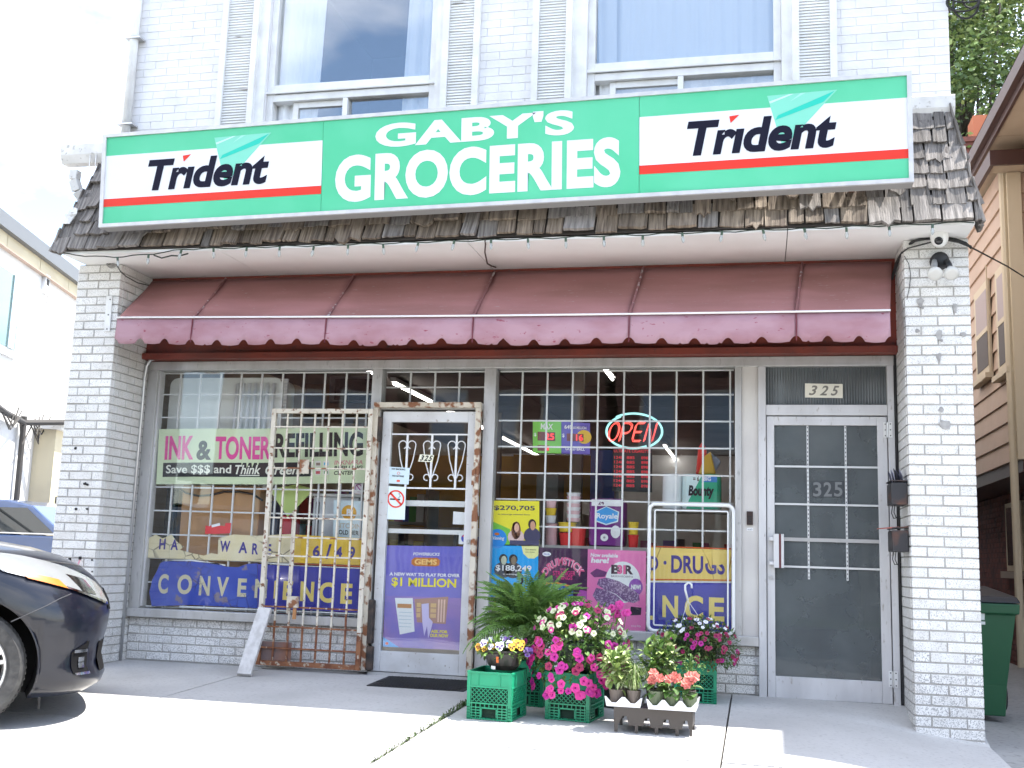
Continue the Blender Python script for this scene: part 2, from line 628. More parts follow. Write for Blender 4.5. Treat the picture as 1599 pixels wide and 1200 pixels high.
pavement = bpy.data.objects.new('pavement', None)
COL.objects.link(pavement)
tag(pavement, kind='structure')
JX = [-9.6, -7.7, -5.7, -3.8, -1.86, -0.19, 1.43]
JY = [-5.41, -3.6, -1.80, 0.545]
for j in range(len(JY) - 1):
    for i in range(len(JX) - 1):
        x0, x1 = JX[i] + 0.006, JX[i + 1] - 0.006
        if i == 3:
            x1 -= 0.014
        sheet(x0, x1, JY[j] + 0.006, JY[j + 1] - 0.006, 0.3, RND.uniform(-0.002, 0.002), 0.04).build('slab', m_concrete, pavement)
sheet(-9.7, 1.44, -5.41, 0.56, 0.6, -0.022).build('joint_bed', m_joint, pavement)

# weeds growing in the slab joint
m_weed = mat('weed_green', (0.05, 0.10, 0.02), 0.7, col2=(0.09, 0.11, 0.04), nscale=20)
mb = MB()
for k in range(330):
    t = RND.random() ** 1.5
    y = -0.35 - 2.0 * t
    x = -1.875 + RND.gauss(0, 0.008)
    h = RND.uniform(0.006, 0.03) * (1.5 - t)
    a = RND.uniform(0, 6.28)
    dx, dy = math.cos(a) * 0.012, math.sin(a) * 0.012
    z = gz(x, y) - 0.012
    mb.add([(x, y, z), (x + dx - dy * 0.4, y + dy + dx * 0.4, z + h), (x + 1.6 * dx, y + 1.6 * dy, z + h * 1.2), (x + dx + dy * 0.4, y + dy - dx * 0.4, z + h)], [(0, 1, 2, 3)])
w = mb.build('weeds', m_weed)
tag(w, 'low green weeds sprouting in the slab joint beside the milk crate', 'weeds', kind='stuff')

road = MB().box(-200, 200, -14.5, -5.6, -0.60, -0.245)
road = road.build('road', m_asphalt)
tag(road, kind='structure')
kerb = MB()
kerb.box(-200, 200, -5.6, -5.42, -0.6, -0.205)
tag(kerb.build('kerb', m_concrete), kind='structure')
lawn = MB().box(-200, 200, -60, -16.5, -1.3, -0.50).build('lawn', mat('lawn', (0.05, 0.085, 0.025), 0.9, col2=(0.07, 0.10, 0.035), nscale=3, bump=0.5, bscale=40))
tag(lawn, kind='structure')

# ---------------------------------------------------------------- the shop
shop = thing('corner_shop', 'two storey white brick corner grocery shop with shingled mansard over the shopfront', 'building', (-2.0, 0.6, 0.0))
PITCH, BL = 0.0677, 0.2145
ZS = 3.165           # soffit
YG = 0.556           # shop glass plane
XL0, XL1, XR0, XR1 = -5.44, -5.042, 0.980, 1.408
UX0, UX1, UY = -5.19, 1.345, 0.12
HTOP = 7.6

# masses behind the facade
wall_up = MB()
zs0, zs1 = 4.10, 6.0
prev = UX0
WIN = [(-3.946, -2.496), (-1.276, 0.176)]
for a, b in WIN:
    wall_up.box(prev, a, UY + 0.004, UY + 0.25, 3.9, HTOP)
    wall_up.box(a, b, UY + 0.004, UY + 0.25, zs1, HTOP)
    wall_up.box(a, b, UY + 0.004, UY + 0.25, 3.9, zs0)
    prev = b
wall_up.box(prev, UX1, UY + 0.004, UY + 0.25, 3.9, HTOP)
wall_up.build('upper_wall', m_paint_joint, shop)
# painted bricks of the upper wall, too many to list one by one
mb = MB()
row = 0
z = 4.02
while z < 5.75:
    x = UX0 + (0 if row % 2 else -BL / 2)
    while x < UX1:
        a, b = max(x, UX0) + 0.002, min(x + BL, UX1) - 0.002
        spans = [(a, b)]
        for wa, wb in WIN:
            nsp = []
            for (p, q) in spans:
                if z > zs0 - 0.08:
                    if q <= wa - 0.16 or p >= wb + 0.10:
                        nsp.append((p, q))
                    else:
                        if p < wa - 0.16:
                            nsp.append((p, wa - 0.16))
                        if q > wb + 0.10:
                            nsp.append((wb + 0.10, q))
                else:
                    nsp.append((p, q))
            spans = nsp
        for p, q in spans:
            if q - p > 0.02:
                o_ = RND.uniform(-0.0012, 0.0012)
                mb.cham(p, q, UY - 0.001 + o_, UY + 0.03, z + 0.001, z + PITCH - 0.001, 0.002)
        x += BL
    z += PITCH
    row += 1
mb.build('painted_brickwork', m_paint_brick, shop, kind='stuff')
side = MB()
side.box(UX0, UX0 + 0.2, UY + 0.25, 11.5, 3.2, HTOP)
side.box(UX1 - 0.2, UX1, UY + 0.25, 11.5, 3.2, HTOP)
side.box(UX0, UX1, 11.5, 11.7, -0.3, HTOP)
side.box(UX0 + 0.2, UX1 - 0.2, UY + 0.25, 11.5, HTOP - 0.4, HTOP - 0.2)
side.build('rear_and_side_wall', m_paint_brick, shop)
box('side_wall', XR1 - 0.25, XR1 - 0.005, 0.62, 11.49, -0.4, 3.195, m_brick_old, shop)
box('side_wall', XL0 + 0.005, UX0 - 0.004, 0.62, 11.49, -0.3, 3.195, m_brick_old, shop)


def upper_window(x0, x1, kind):
    w = MB()
    y0 = UY + 0.03
    fr = 0.055
    z_r0, z_r1 = 4.623, 4.680   # rail between the picture light and the sliders
    # casing boards beside the opening
    w.box(x0 - 0.15, x0 - 0.003, UY - 0.012, UY + 0.04, zs0, zs1)
    o = w.build('window', m_white, shop)
    box('casing', x1 + 0.003, x1 + 0.09, UY - 0.012, UY + 0.04, zs0, zs1, m_white, o)
    f = MB()
    f.box(x0, x0 + fr, y0, y0 + 0.09, zs0, zs1)
    f.box(x1 - fr, x1, y0, y0 + 0.09, zs0, zs1)
    f.box(x0 + fr, x1 - fr, y0, y0 + 0.09, zs1 - fr, zs1)
    f.box(x0 + fr, x1 - fr, y0 + 0.002, y0 + 0.09, zs0, zs0 + 0.05)
    f.box(x0 - 0.012, x1 + 0.012, y0 - 0.02, y0 - 0.002, z_r0 - 0.012, z_r0 + 0.012)
    f.box(x0 + fr, x1 - fr, y0 + 0.001, y0 + 0.09, z_r0 - 0.075, z_r0 - 0.014)
    f.box(x0 + fr, x1 - fr, y0 + 0.001, y0 + 0.09, z_r0 + 0.014, z_r0 + 0.07)
    xm = x0 + (x1 - x0) * (0.475 if kind == 0 else 0.49)
    f.box(xm - 0.022, xm + 0.022, y0 + 0.001, y0 + 0.09, zs0 + 0.05, z_r0 - 0.076)
    f.build('frame', m_white, o, bevel=0.004)
    zt = z_r0 - 0.076
    xs_ = x0 + fr + (0.17 if kind == 0 else 0.115)
    s = MB()
    s.box(xs_, xs_ + 0.045, y0 + 0.035, y0 + 0.075, zs0 + 0.051, zt - 0.002)
    s.box(xs_ + 0.046, xm - 0.024, y0 + 0.035, y0 + 0.075, zt - 0.05, zt - 0.002)
    s.build('sash', m_white, o)
    box('pane', x0 + fr, x1 - fr, y0 + 0.05, y0 + 0.056, z_r0 + 0.071, zs1 - fr, m_glass_up, o)
    box('pane', xm + 0.023, x1 - fr, y0 + 0.05, y0 + 0.056, zs0 + 0.05, zt, m_glass_up, o)
    box('pane', xs_ + 0.046, xm - 0.024, y0 + 0.052, y0 + 0.058, zs0 + 0.05, zt - 0.051, m_glass_up, o)
    # curtains
    def curtain(a, b, z0, z1, yy, top=None, amp=0.018):
        n = max(8, int((b - a) / 0.012))
        v_, f_ = [], []
        for i in range(n + 1):
            x = a + (b - a) * i / n
            yv = yy + amp * math.sin(i * 0.55 + 1.3 * math.sin(i * 0.13)) + amp * 0.4 * math.sin(i * 1.3)
            xt = x if top is None else top[0] + (top[1] - top[0]) * i / n
            v_ += [(x, yv, z0), (xt, yv, z1)]
        f_ = [(2 * i, 2 * i + 2, 2 * i + 3, 2 * i + 1) for i in range(n)]
        MB().add(v_, f_).build('curtain', m_curtain, o, smooth=True)
    if kind == 0:
        curtain(x0 + 0.03, x0 + 0.42, zs0, zs1, y0 + 0.085, (x0 + 0.03, x0 + 0.46))
        curtain(x1 - 0.31, x1 - 0.03, zs0, zs1, y0 + 0.085, (x1 - 0.27, x1 - 0.03))
    else:
        curtain(x0 + 0.03, x1 - 0.03, zs0, zs1, y0 + 0.105, amp=0.008)
        curtain(x0 + 0.10, x0 + 0.22, zs0, zs1, y0 + 0.075, (x0 + 0.03, x0 + 0.20), 0.008)
    r = MB()
    r.box(x0 - 0.3, x1 + 0.3, 3.0, 3.1, 3.4, 6.3)
    r.box(x0 - 0.3, x0 - 0.2, UY + 0.26, 3.0, 3.4, 6.3)
    r.box(x1 + 0.2, x1 + 0.3, UY + 0.26, 3.0, 3.4, 6.3)
    r.box(x0 - 0.3, x1 + 0.3, UY + 0.26, 3.0, 6.3, 6.4)
    r.box(x0 - 0.3, x1 + 0.3, UY + 0.26, 3.0, 3.3, 3.4)
    r.build('room', m_room, o)
    return o


upper_window(WIN[0][0], WIN[0][1], 0)
upper_window(WIN[1][0], WIN[1][1], 1)


m_louvre = mat('shutter_paint', (0.80, 0.80, 0.79), 0.55, col2=(0.72, 0.72, 0.70), nscale=6, spots=(7, 0.70, 0.76, (0.30, 0.28, 0.26)), stretch=(0.5, 1, 3))


def shutter(x0, x1):
    z0, z1 = 4.02, 5.9
    o = MB()
    o.box(x0, x0 + 0.05, UY - 0.045, UY - 0.006, z0, z1)
    o.box(x1 - 0.05, x1, UY - 0.045, UY - 0.006, z0, z1)
    o.box(x0 + 0.05, x1 - 0.05, UY - 0.045, UY - 0.006, z0, z0 + 0.06)
    o = o.build('shutter', m_white, shop)
    box('backing', x0 + 0.05, x1 - 0.05, UY - 0.016, UY - 0.004, z0 + 0.06, z1, m_white, o)
    s = MB()
    z = z0 + 0.062
    while z < z1 - 0.03:
        t = RND.gauss(0, 0.0012)
        a, b = x0 + 0.051, x1 - 0.051
        d = RND.uniform(-0.0015, 0.0015)
        if RND.random() < 0.06:
            d -= 0.006
        s.add([(a, UY - 0.027 + t, z), (b, UY - 0.027 - t, z + d), (b, UY - 0.0165, z + 0.0215 + d), (a, UY - 0.0165, z + 0.0215),
               (a, UY - 0.022 + t, z - 0.002), (b, UY - 0.022 - t, z - 0.002 + d), (b, UY - 0.013, z + 0.015 + d), (a, UY - 0.013, z + 0.015)],
              [(0, 1, 2, 3), (4, 7, 6, 5), (0, 4, 5, 1), (1, 5, 6, 2), (3, 2, 6, 7), (0, 3, 7, 4)])
        z += 0.0235
    s.build('louvres', m_louvre, o, kind='stuff')


for a, b in ((-4.365, -4.035), (-2.435, -2.131), (-1.705, -1.392), (0.254, 0.571)):
    shutter(a, b)

# rainwater pipe down the left edge of the upper wall
MB().tube([(UX0 + 0.02, UY - 0.05, 6.5), (UX0 + 0.02, UY - 0.05, 4.2)], 0.038, 10).build('rain_pipe', m_white, shop, smooth=True)
mb = MB()
for zz in (4.38, 5.15):
    mb.box(UX0 - 0.04, UX0 + 0.10, UY - 0.096, UY - 0.004, zz, zz + 0.014)
mb.build('pipe_clip', m_steel, shop)

# ---------------------------------------------------------------- brick pillars and stall riser
_bm = {}


def brick_mesh(w, m):
    key = (round(w, 3), m.name)
    if key not in _bm:
        _bm[key] = MB().cham(-w / 2, w / 2, -0.025, 0.025, -(PITCH - 0.0105) / 2, (PITCH - 0.0105) / 2, 0.003).mesh('brick', m)
    return _bm[key]


def pillar(x0, x1, zb, ztop, inner, nm_label):
    """front face bricks are single pieces, the foreshortened return is one joined part"""
    core_ = MB()
    core_.box(x0 + 0.008, x1 - 0.008, 0.006, 0.60, zb - 0.25, ztop)
    p = core_.build('brick_pillar', m_mortar, shop)
    W = x1 - x0
    ret = MB()
    row = 0
    z = ztop - PITCH
    while z > zb - 0.10:
        half = row % 2
        if half:
            xs_ = [0, W * 0.245, W * 0.745, W]
        else:
            xs_ = [0, W * 0.497, W]
        for a, b in zip(xs_[:-1], xs_[1:]):
            old = z < zb + RND.uniform(0.15, 0.75)
            w_ = b - a - 0.0095
            me = brick_mesh(w_, m_brick_old if old else m_brick_w)
            instance('brick', me, p, (x0 + (a + b) / 2, 0.025 + RND.gauss(0, 0.0012), z + PITCH / 2), (RND.gauss(0, 0.004), 0, RND.gauss(0, 0.004)))
        # return bricks
        y = 0.052
        first = True
        while y < 0.60:
            ln = (BL * 0.5 if half else BL) - 0.045 if first else BL
            y1 = min(y + ln, 0.60)
            mm = m_brick_old if z < zb + 0.3 else m_brick_w
            d = RND.uniform(-0.001, 0.001)
            if inner > 0:
                ret.box(x1 - 0.04, x1 + d, y + (0 if first else 0.0045), y1 - 0.0045, z + 0.005, z + PITCH - 0.005, mm)
            else:
                ret.box(x0 + d, x0 + 0.04, y + (0 if first else 0.0045), y1 - 0.0045, z + 0.005, z + PITCH - 0.005, mm)
            y = y1
            first = False
        z -= PITCH
        row += 1
    ret.build('return_brickwork', None, p, kind='stuff')
    return p


pillar(XL0, XL1, -0.03, ZS, 1, 'left')
pillar(XR0, XR1, -0.16, ZS, -1, 'right')


def riser(x0, x1, z1, off, single=True):
    p = box('stall_riser', x0, x1, 0.548, 0.66, -0.2, z1, m_mortar, shop)
    joined = MB()
    row = 0
    z = z1 - PITCH - 0.002
    while z > -0.07:
        x = x0 - (BL * 0.5 if (row + off) % 2 else BL * 0.15)
        while x < x1:
            a, b = max(x, x0), min(x + BL, x1)
            if b - a > 0.04:
                if single:
                    me = brick_mesh(b - a - 0.0095, m_brick_old)
                    instance('brick', me, p, ((a + b) / 2, 0.566 + RND.gauss(0, 0.001), z + PITCH / 2), (0, 0, RND.gauss(0, 0.004)))
                else:
                    joined.cham(a + 0.005, b - 0.005, 0.541 + RND.gauss(0, 0.001), 0.59, z + 0.005, z + PITCH - 0.005, 0.003)
            x += BL
        z -= PITCH
        row += 1
    if not single:
        joined.build('riser_brickwork', m_brick_old, p, kind='stuff')


riser(-5.040, -2.99, 0.335, 0)
riser(-2.06, 0.03, 0.335, 1, False)

# ---------------------------------------------------------------- soffit, red board, mansard
sxs = [-5.37, -4.02, -2.05, 0.20, 1.395]
for a, b in zip(sxs[:-1], sxs[1:]):
    def sag(x):
        return -0.012 * math.sin((x + 5.3) / 6.7 * math.pi)
    n = 8
    v_ = []
    for i in range(n + 1):
        x = a + 0.003 + (b - a - 0.006) * i / n
        v_ += [(x, -0.315, ZS + sag(x)), (x, 0.60, ZS), (x, -0.315, ZS + 0.02 + sag(x)), (x, 0.60, ZS + 0.02)]
    f_ = []
    for i in range(n):
        k = 4 * i
        f_ += [(k, k + 1, k + 5, k + 4), (k + 2, k + 6, k + 7, k + 3), (k, k + 4, k + 6, k + 2)]
    f_ += [(0, 2, 3, 1), (4 * n, 4 * n + 1, 4 * n + 3, 4 * n + 2)]
    MB().add(v_, f_).build('soffit_panel', m_soffit, shop)
mb = MB()
mb.box(XL1 - 0.02, XR0 + 0.02, 0.46, 0.62, 2.452, ZS - 0.004)
mb.box(XL1 + 0.002, XR0 - 0.002, 0.40, 0.458, 2.452, 2.50)
mb.build('fascia_board', m_red_board, shop)

YM0, ZM0, YM1, ZM1 = -0.335, 3.185, -0.055, 4.03
XA0, XA1 = -5.45, -5.22          # left edge bottom / top
XB0, XB1 = 1.43, 1.30


def mans(x_t, s, d=0.0):
    """point on the mansard slope: s 0 bottom .. 1 top, d out of the slope"""
    y = YM0 + (YM1 - YM0) * s
    z = ZM0 + (ZM1 - ZM0) * s
    L_ = math.hypot(YM1 - YM0, ZM1 - ZM0)
    ny, nz = -(ZM1 - ZM0) / L_, (YM1 - YM0) / L_
    return Vector((x_t, y + ny * d, z + nz * d))


mb = MB()
mb.add([mans(XA0 + 0.03, 0), mans(XB0 - 0.03, 0), mans(XB1 - 0.02, 1), mans(XA1 + 0.02, 1),
        (XA0 + 0.03, 0.6, ZM0), (XB0 - 0.03, 0.6, ZM0), (XB1 - 0.02, 0.6, ZM1), (XA1 + 0.02, 0.6, ZM1)],
       [(0, 1, 2, 3), (1, 5, 6, 2), (0, 3, 7, 4), (0, 4, 5, 1), (3, 2, 6, 7)])
mansard = mb.build('mansard_roof', m_wood_dark, shop)
ANG = math.atan2(ZM1 - ZM0, YM1 - YM0)
_sm = []
for k in range(10):                    # ten shake shapes, each a little differently curled and split
    n = 5
    W_, H_ = 1.0, 1.0
    v_, f_ = [], []
    curl = RND.uniform(0.0, 0.020)
    cup = RND.uniform(-0.004, 0.012)
    skew = RND.uniform(-0.02, 0.02)
    rag = [RND.uniform(-0.025, 0.02) if k < 7 else RND.uniform(-0.22, 0.08) for _ in range(n + 1)]
    for j in range(4):
        t = j / 3.0                    # 0 bottom
        for i in range(n + 1):
            u_ = i / n - 0.5
            out = 0.010 + curl * (1 - t) ** 2 * 1.0 + cup * (4 * u_ * u_) * (1 - t)
            zz = t + (rag[i] * (1 - t) ** 3) + skew * u_ * (1 - t)
            v_.append((u_, -out, zz))
    m_ = len(v_)
    for j in range(4):
        t = j / 3.0
        for i in range(n + 1):
            x, y, z = v_[j * (n + 1) + i]
            v_.append((x, y + 0.016 * (1 - 0.7 * t), z))
    for j in range(3):
        for i in range(n):
            a = j * (n + 1) + i
            f_.append((a, a + 1, a + n + 2, a + n + 1))
            f_.append((m_ + a, m_ + a + n + 1, m_ + a + n + 2, m_ + a + 1))
    for i in range(n):
        f_.append((i, m_ + i, m_ + i + 1, i + 1))
    for j in range(3):
        a = j * (n + 1)
        f_.append((a, a + n + 1, m_ + a + n + 1, m_ + a))
        a += n
        f_.append((a, m_ + a, m_ + a + n + 1, a + n + 1))
    mbk = MB().add(v_, f_)
    _sm.append([mbk.mesh('shake', m_shingle), mbk.mesh('shake', m_shingle_b)])
NROW = 7
for r in range(NROW):
    s0 = r / NROW
    x = XA0 + (XA1 - XA0) * s0 - 0.005
    xe = XB0 + (XB1 - XB0) * s0 + 0.005
    while x < xe - 0.03:
        w_ = RND.choice((0.085, 0.11, 0.13, 0.15, 0.17, 0.20, 0.22)) + RND.uniform(-0.01, 0.01)
        if x + w_ > xe - 0.05:
            w_ = xe - x
        xc = x + w_ / 2
        hidden = r >= 3 and (-4.72 < xc < 0.72)
        if not hidden and not (r == 1 and RND.random() < 0.02):
            p = mans(xc, s0 + RND.uniform(-0.012, 0.012), 0.006 + 0.003 * (r % 2))
            brown = -4.6 < xc < 0.8 and RND.random() < 0.75
            k = RND.randrange(7) if RND.random() < 0.68 else RND.randrange(10)
            instance('shingle', _sm[k][1 if brown else 0], mansard, p, (-(math.pi / 2 - ANG), RND.gauss(0, 0.022), RND.gauss(0, 0.02)),
                     (w_ - RND.uniform(0.006, 0.016), RND.choice((0.8, 1.1, 1.4, 1.9)), 0.205 if r < NROW - 1 else 0.15))
        x += w_
# shakes on the right-hand slope, seen edge on
for r in range(NROW):
    s0 = r / NROW
    xx = XB0 + (XB1 - XB0) * s0
    for yk in range(2):
        p = mans(xx + 0.005, s0)
        p.y += 0.07 + 0.14 * yk
        o = instance('shingle', _sm[RND.randrange(7)][0], mansard, p, (-0.12 - RND.uniform(0.04, 0.14), 0.0, math.pi / 2), (0.14, 1.4, 0.20))
    xx = XA0 + (XA1 - XA0) * s0
    p = mans(xx - 0.005, s0)
    p.y += 0.07
    instance('shingle', _sm[RND.randrange(7)][0], mansard, p, (-0.2 - RND.uniform(0.0, 0.1), 0.0, -math.pi / 2), (0.14, 1.3, 0.20))
# a loose patch of flashing hanging at the left hip
mb = MB().add([(-5.415, -0.300, 3.422), (-5.374, -0.320, 3.488), (-5.346, -0.280, 3.564), (-5.317, -0.270, 3.555), (-5.297, -0.300, 3.502), (-5.337, -0.320, 3.413)], [(0, 1, 2, 3, 4, 5)])
mb.add([tuple(Vector(p) + Vector((0.004, 0.004, 0.001))) for p in mb.v], [(5, 4, 3, 2, 1, 0)])
mb.build('loose_flashing', m_white_worn, mansard)
# gutter along the top of the mansard
prof = [(-0.125, 0.155), (-0.132, 0.148), (-0.125, 0.065), (-0.09, 0.0), (0.0, 0.0), (0.0, 0.155), (-0.006, 0.155), (-0.006, 0.008), (-0.085, 0.008), (-0.118, 0.07)]
gx0, gx1, gy, gzb = -5.662, 1.337, 0.045, 4.03
n = len(prof)
v_ = [(gx0, gy + a, gzb + b) for a, b in prof] + [(gx1, gy + a, gzb + b - 0.01) for a, b in prof]
f_ = [(i, (i + 1) % n, n + (i + 1) % n, n + i) for i in range(n)] + [tuple(range(n)), tuple(range(2 * n - 1, n - 1, -1))]
gut = MB().add(v_, f_).build('gutter', m_gutter, shop)
mb = MB()
for px in (0.28, 0.335):
    xk = gx0 + px
    mb.tube([(xk, gy - 0.117, gzb - 0.06), (xk, gy - 0.12, gzb + 0.05), (xk, gy - 0.09, gzb + 0.085), (xk, gy - 0.02, gzb + 0.085)], 0.004, 6)
mb.build('hook', m_steel, gut)
xk = gx0 + 0.11
dp = MB()
pts = [(xk, gy - 0.05, gzb - 0.05), (xk - 0.005, gy - 0.05, gzb - 0.13), (xk + 0.02, gy - 0.03, gzb - 0.22), (xk + 0.09, gy + 0.08, gzb - 0.36), (xk + 0.16, gy + 0.2, gzb - 0.5)]
for a, b in zip(pts[:-1], pts[1:]):
    dp.bar(a, b, 0.075, 0.065, up=(0, 1, 0))
dp.build('downspout', m_gutter, gut, bevel=0.006)


# ---------------------------------------------------------------- shopfront frames, glass and doors
Y0, Y1 = 0.505, 0.615          # frame depth
ZH0, ZH1 = 2.374, 2.448        # head
mb = MB()
mb.box(-5.036, 0.962, Y0, Y1, ZH0, ZH1)
mb.build('frame_head', m_alu, shop, bevel=0.004)
X1L, X1R = -4.942, -3.030
X2L, X2R = -2.003, -0.168
for a, b in ((-5.036, X1L), (X1R, -2.945), (-2.098, X2L), (X2R, -0.120)):
    box('mullion', a, b, Y0 + 0.002, Y1 - 0.002, 0.335 if a < -4 or a > -0.3 else 0.0, ZH0, m_alu, shop, bevel=0.004)
box('mullion', X1L - 0.03, X1L + 0.012, Y0 + 0.03, Y1 - 0.004, 0.42, ZH0 - 0.001, m_alu_pale, shop, bevel=0.003)
box('filler_panel', -0.118, -0.002, Y0 + 0.02, Y1, 0.335, ZH0, m_beige, shop)
box('mullion', 0.0, 0.055, Y0 - 0.004, Y1 - 0.002, -0.02, ZH0, m_alu_pale, shop, bevel=0.004)
box('mullion', 0.912, 0.958, Y0 - 0.004, Y1 - 0.002, -0.03, ZH0, m_alu_pale, shop, bevel=0.004)
box('caulk_joint', 0.960, 0.979, Y0 + 0.01, Y1, -0.05, 2.52, m_dark, shop)
for a, b in ((-5.036, -2.990), (-2.06, -0.002)):
    box('window_sill', a, b, Y0 - 0.03, Y1, 0.337, 0.405, m_alu, shop, bevel=0.005)
box('transom_bar', -2.944, -2.099, Y0 + 0.004, Y1 - 0.004, 2.045, 2.092, m_alu, shop)
box('transom_bar', 0.056, 0.911, Y0 + 0.002, Y1 - 0.004, 2.008, 2.086, m_alu_pale, shop, bevel=0.004)
box('glass_pane', X1L, X1R, YG, YG + 0.006, 0.405, ZH0, m_glass, shop)
box('glass_pane', X2L, X2R, YG, YG + 0.006, 0.405, ZH0, m_glass, shop)
box('glass_pane', -2.944, -2.099, YG, YG + 0.006, 2.092, ZH0, m_glass, shop)
# reeded glass over the flat's door
m_reed = glass_mat('reeded_glass', (0.34, 0.34, 0.31), 1.5, 0.03, veil=0.6)
v_, f_ = [], []
nr = 180
for i in range(nr + 1):
    x = 0.056 + 0.855 * i / nr
    y = YG + 0.004 * math.sin(i / nr * 2 * math.pi * 44)
    v_ += [(x, y, 2.086), (x, y, ZH0)]
MB().add(v_, [(2 * i, 2 * i + 2, 2 * i + 3, 2 * i + 1) for i in range(nr)]).build('reeded_pane', m_reed, shop, smooth=True)
num = Panel('number_plate', [(0.338, 0.548, 2.146), (0.606, 0.548, 2.141), (0.607, 0.548, 2.245), (0.339, 0.548, 2.251)], ink((0.62, 0.59, 0.50)), 'cream plate with slanted grey 325 above the glazed flat door', 'house number')
for i, ch in enumerate('325'):
    num.text(ch, 0.10 + 0.29 * i, 0.16, 0.33 + 0.29 * i, 0.86, ink((0.16, 0.15, 0.13)), 0.02, 0.35)

# window bars
m_bar = mat('white_bar', (0.74, 0.74, 0.73), 0.45)


def grille(x0, x1, xs_, zs_, z0, z1, nm):
    o = box('window_grille', x0, x1, 0.592, 0.600, z1 - 0.014, z1 - 0.002, m_bar, shop)
    for x in xs_:
        MB().box(x - 0.0065, x + 0.0065, 0.586, 0.599, z0, z1 - 0.015).build('bar', m_bar, o)
    for z in zs_:
        MB().box(x0, x1, 0.600, 0.609, z - 0.006, z + 0.006).build('bar', m_bar, o)


zz_ = [2.182, 1.986]
grille(X1L + 0.01, X1R - 0.01, [-4.774 + 0.1865 * i for i in range(10)], [zz_[0] - (zz_[0] - zz_[1]) * i for i in range(10)], 0.41, ZH0 - 0.004, 'left')
zz_ = [2.176, 1.971]
grille(X2L + 0.01, X2R - 0.01, [-1.809 + 0.2005 * i for i in range(9)], [zz_[0] - (zz_[0] - zz_[1]) * i for i in range(9)], 0.41, ZH0 - 0.004, 'right')
grille(-2.94, -2.10, [-2.731, -2.526, -2.324], [2.237], 2.092, ZH0 - 0.004, 'transom')

# ---- shop door
m_door_w = mat('door_white_metal', (0.66, 0.66, 0.66), 0.5, col2=(0.55, 0.54, 0.53), nscale=5, spots=(35, 0.63, 0.72, (0.34, 0.3, 0.26)))
DX0, DX1, DZ0, DZ1 = -2.925, -2.145, 0.012, 2.03
d = MB()
d.box(DX0, DX0 + 0.075, 0.515, 0.56, DZ0, DZ1)
d.box(DX1 - 0.075, DX1, 0.515, 0.56, DZ0, DZ1)
d.box(DX0 + 0.075, DX1 - 0.075, 0.515, 0.56, DZ1 - 0.085, DZ1)
d.box(DX0 + 0.075, DX1 - 0.075, 0.515, 0.56, DZ0, DZ0 + 0.155)
sdoor = d.build('shop_door', m_door_w, shop, bevel=0.004)
box('pane', DX0 + 0.075, DX1 - 0.075, 0.54, 0.546, DZ0 + 0.155, DZ1 - 0.085, m_glass, sdoor)
XA, XB = DX0 + 0.078, DX1 - 0.078
for za, zb in ((1.284, 1.329), (1.070, 1.105), (0.852, 0.902), (0.630, 0.679), (0.405, 0.459), (0.202, 0.255)):
    box('guard_bar', XA, XB, 0.557, 0.566, za, zb, m_bar, sdoor)
zt, zl = 1.849, 1.424
sorn = box('scroll_grille', XA, XB, 0.526, 0.534, zt - 0.006, zt + 0.006, m_bar, sdoor)
box('rail', XA, XB, 0.526, 0.534, zl - 0.006, zl + 0.006, m_bar, sorn)
for px in (636, 674.5, 713):
    xc = {636: -2.714, 674.5: -2.510, 713: -2.309}[px]
    s_ = MB()
    s_.box(xc - 0.008, xc + 0.008, 0.524, 0.536, zl + 0.006, zt - 0.006)
    H = zt - zl
    for sg in (-1, 1):
        zc = zt - 0.165 * H
        pts = []
        c = (xc + sg * 0.037, zc - 0.015)
        for i in range(13):
            a = math.radians(-110 - 250 * i / 12)
            rr = 0.031 + 0.003 * i / 12
            pts.append((c[0] - sg * -rr * math.cos(a) * 1.0, 0.53, c[1] + rr * math.sin(a)))
        pts.append((xc + sg * 0.052, 0.53, zl + 0.52 * H))
        pts.append((xc + sg * 0.012, 0.53, zl + 0.22 * H))
        s_.tube(pts, 0.0048, 6)
        c = (xc + sg * 0.034, zl + 0.20 * H)
        s_.tube([(c[0] + sg * 0.024 * math.cos(math.radians(190 - 300 * i / 12)), 0.53, c[1] + 0.024 * math.sin(math.radians(190 - 300 * i / 12))) for i in range(13)], 0.0045, 6)
    s_.build('scroll', m_bar, sorn)
MB().lathe([(0.0, -0.012), (0.014, -0.012), (0.016, 0.0)], (DX1 - 0.035, 0.513, 1.02), 14, 'y').build('lock', m_steel, sdoor)
box('threshold', DX0 - 0.01, DX1 + 0.04, 0.49, 0.62, -0.03, 0.008, m_alu, shop)

# rusty steel frame round the shop door
m_rusty = mat('rusty_cream_steel', (0.62, 0.56, 0.46), 0.65, col2=(0.50, 0.44, 0.35), nscale=7, spots=(13, 0.50, 0.58, (0.22, 0.085, 0.035)), bump=0.4, bscale=50)
m_rust = mat('rust', (0.17, 0.06, 0.03), 0.9, col2=(0.30, 0.13, 0.06), nscale=14, spots=(25, 0.6, 0.68, (0.5, 0.44, 0.35)), bump=0.6, bscale=60)
m_cream = mat('flaking_cream_steel', (0.66, 0.61, 0.51), 0.6, col2=(0.58, 0.52, 0.43), nscale=9, spots=(30, 0.58, 0.66, (0.2, 0.09, 0.045)), bump=0.3, bscale=50)
g = MB()
g.bar((-2.985, 0.475, 2.075), (-2.105, 0.475, 2.075), 0.05, 0.042)
g.bar((-2.125, 0.475, 0.02), (-2.125, 0.475, 2.053), 0.042, 0.05, up=(0, 1, 0))
g.bar((-2.965, 0.475, 0.02), (-2.965, 0.475, 2.053), 0.042, 0.05, up=(0, 1, 0))
gf = g.build('gate_frame', m_rusty, shop, bevel=0.003)
mb = MB()
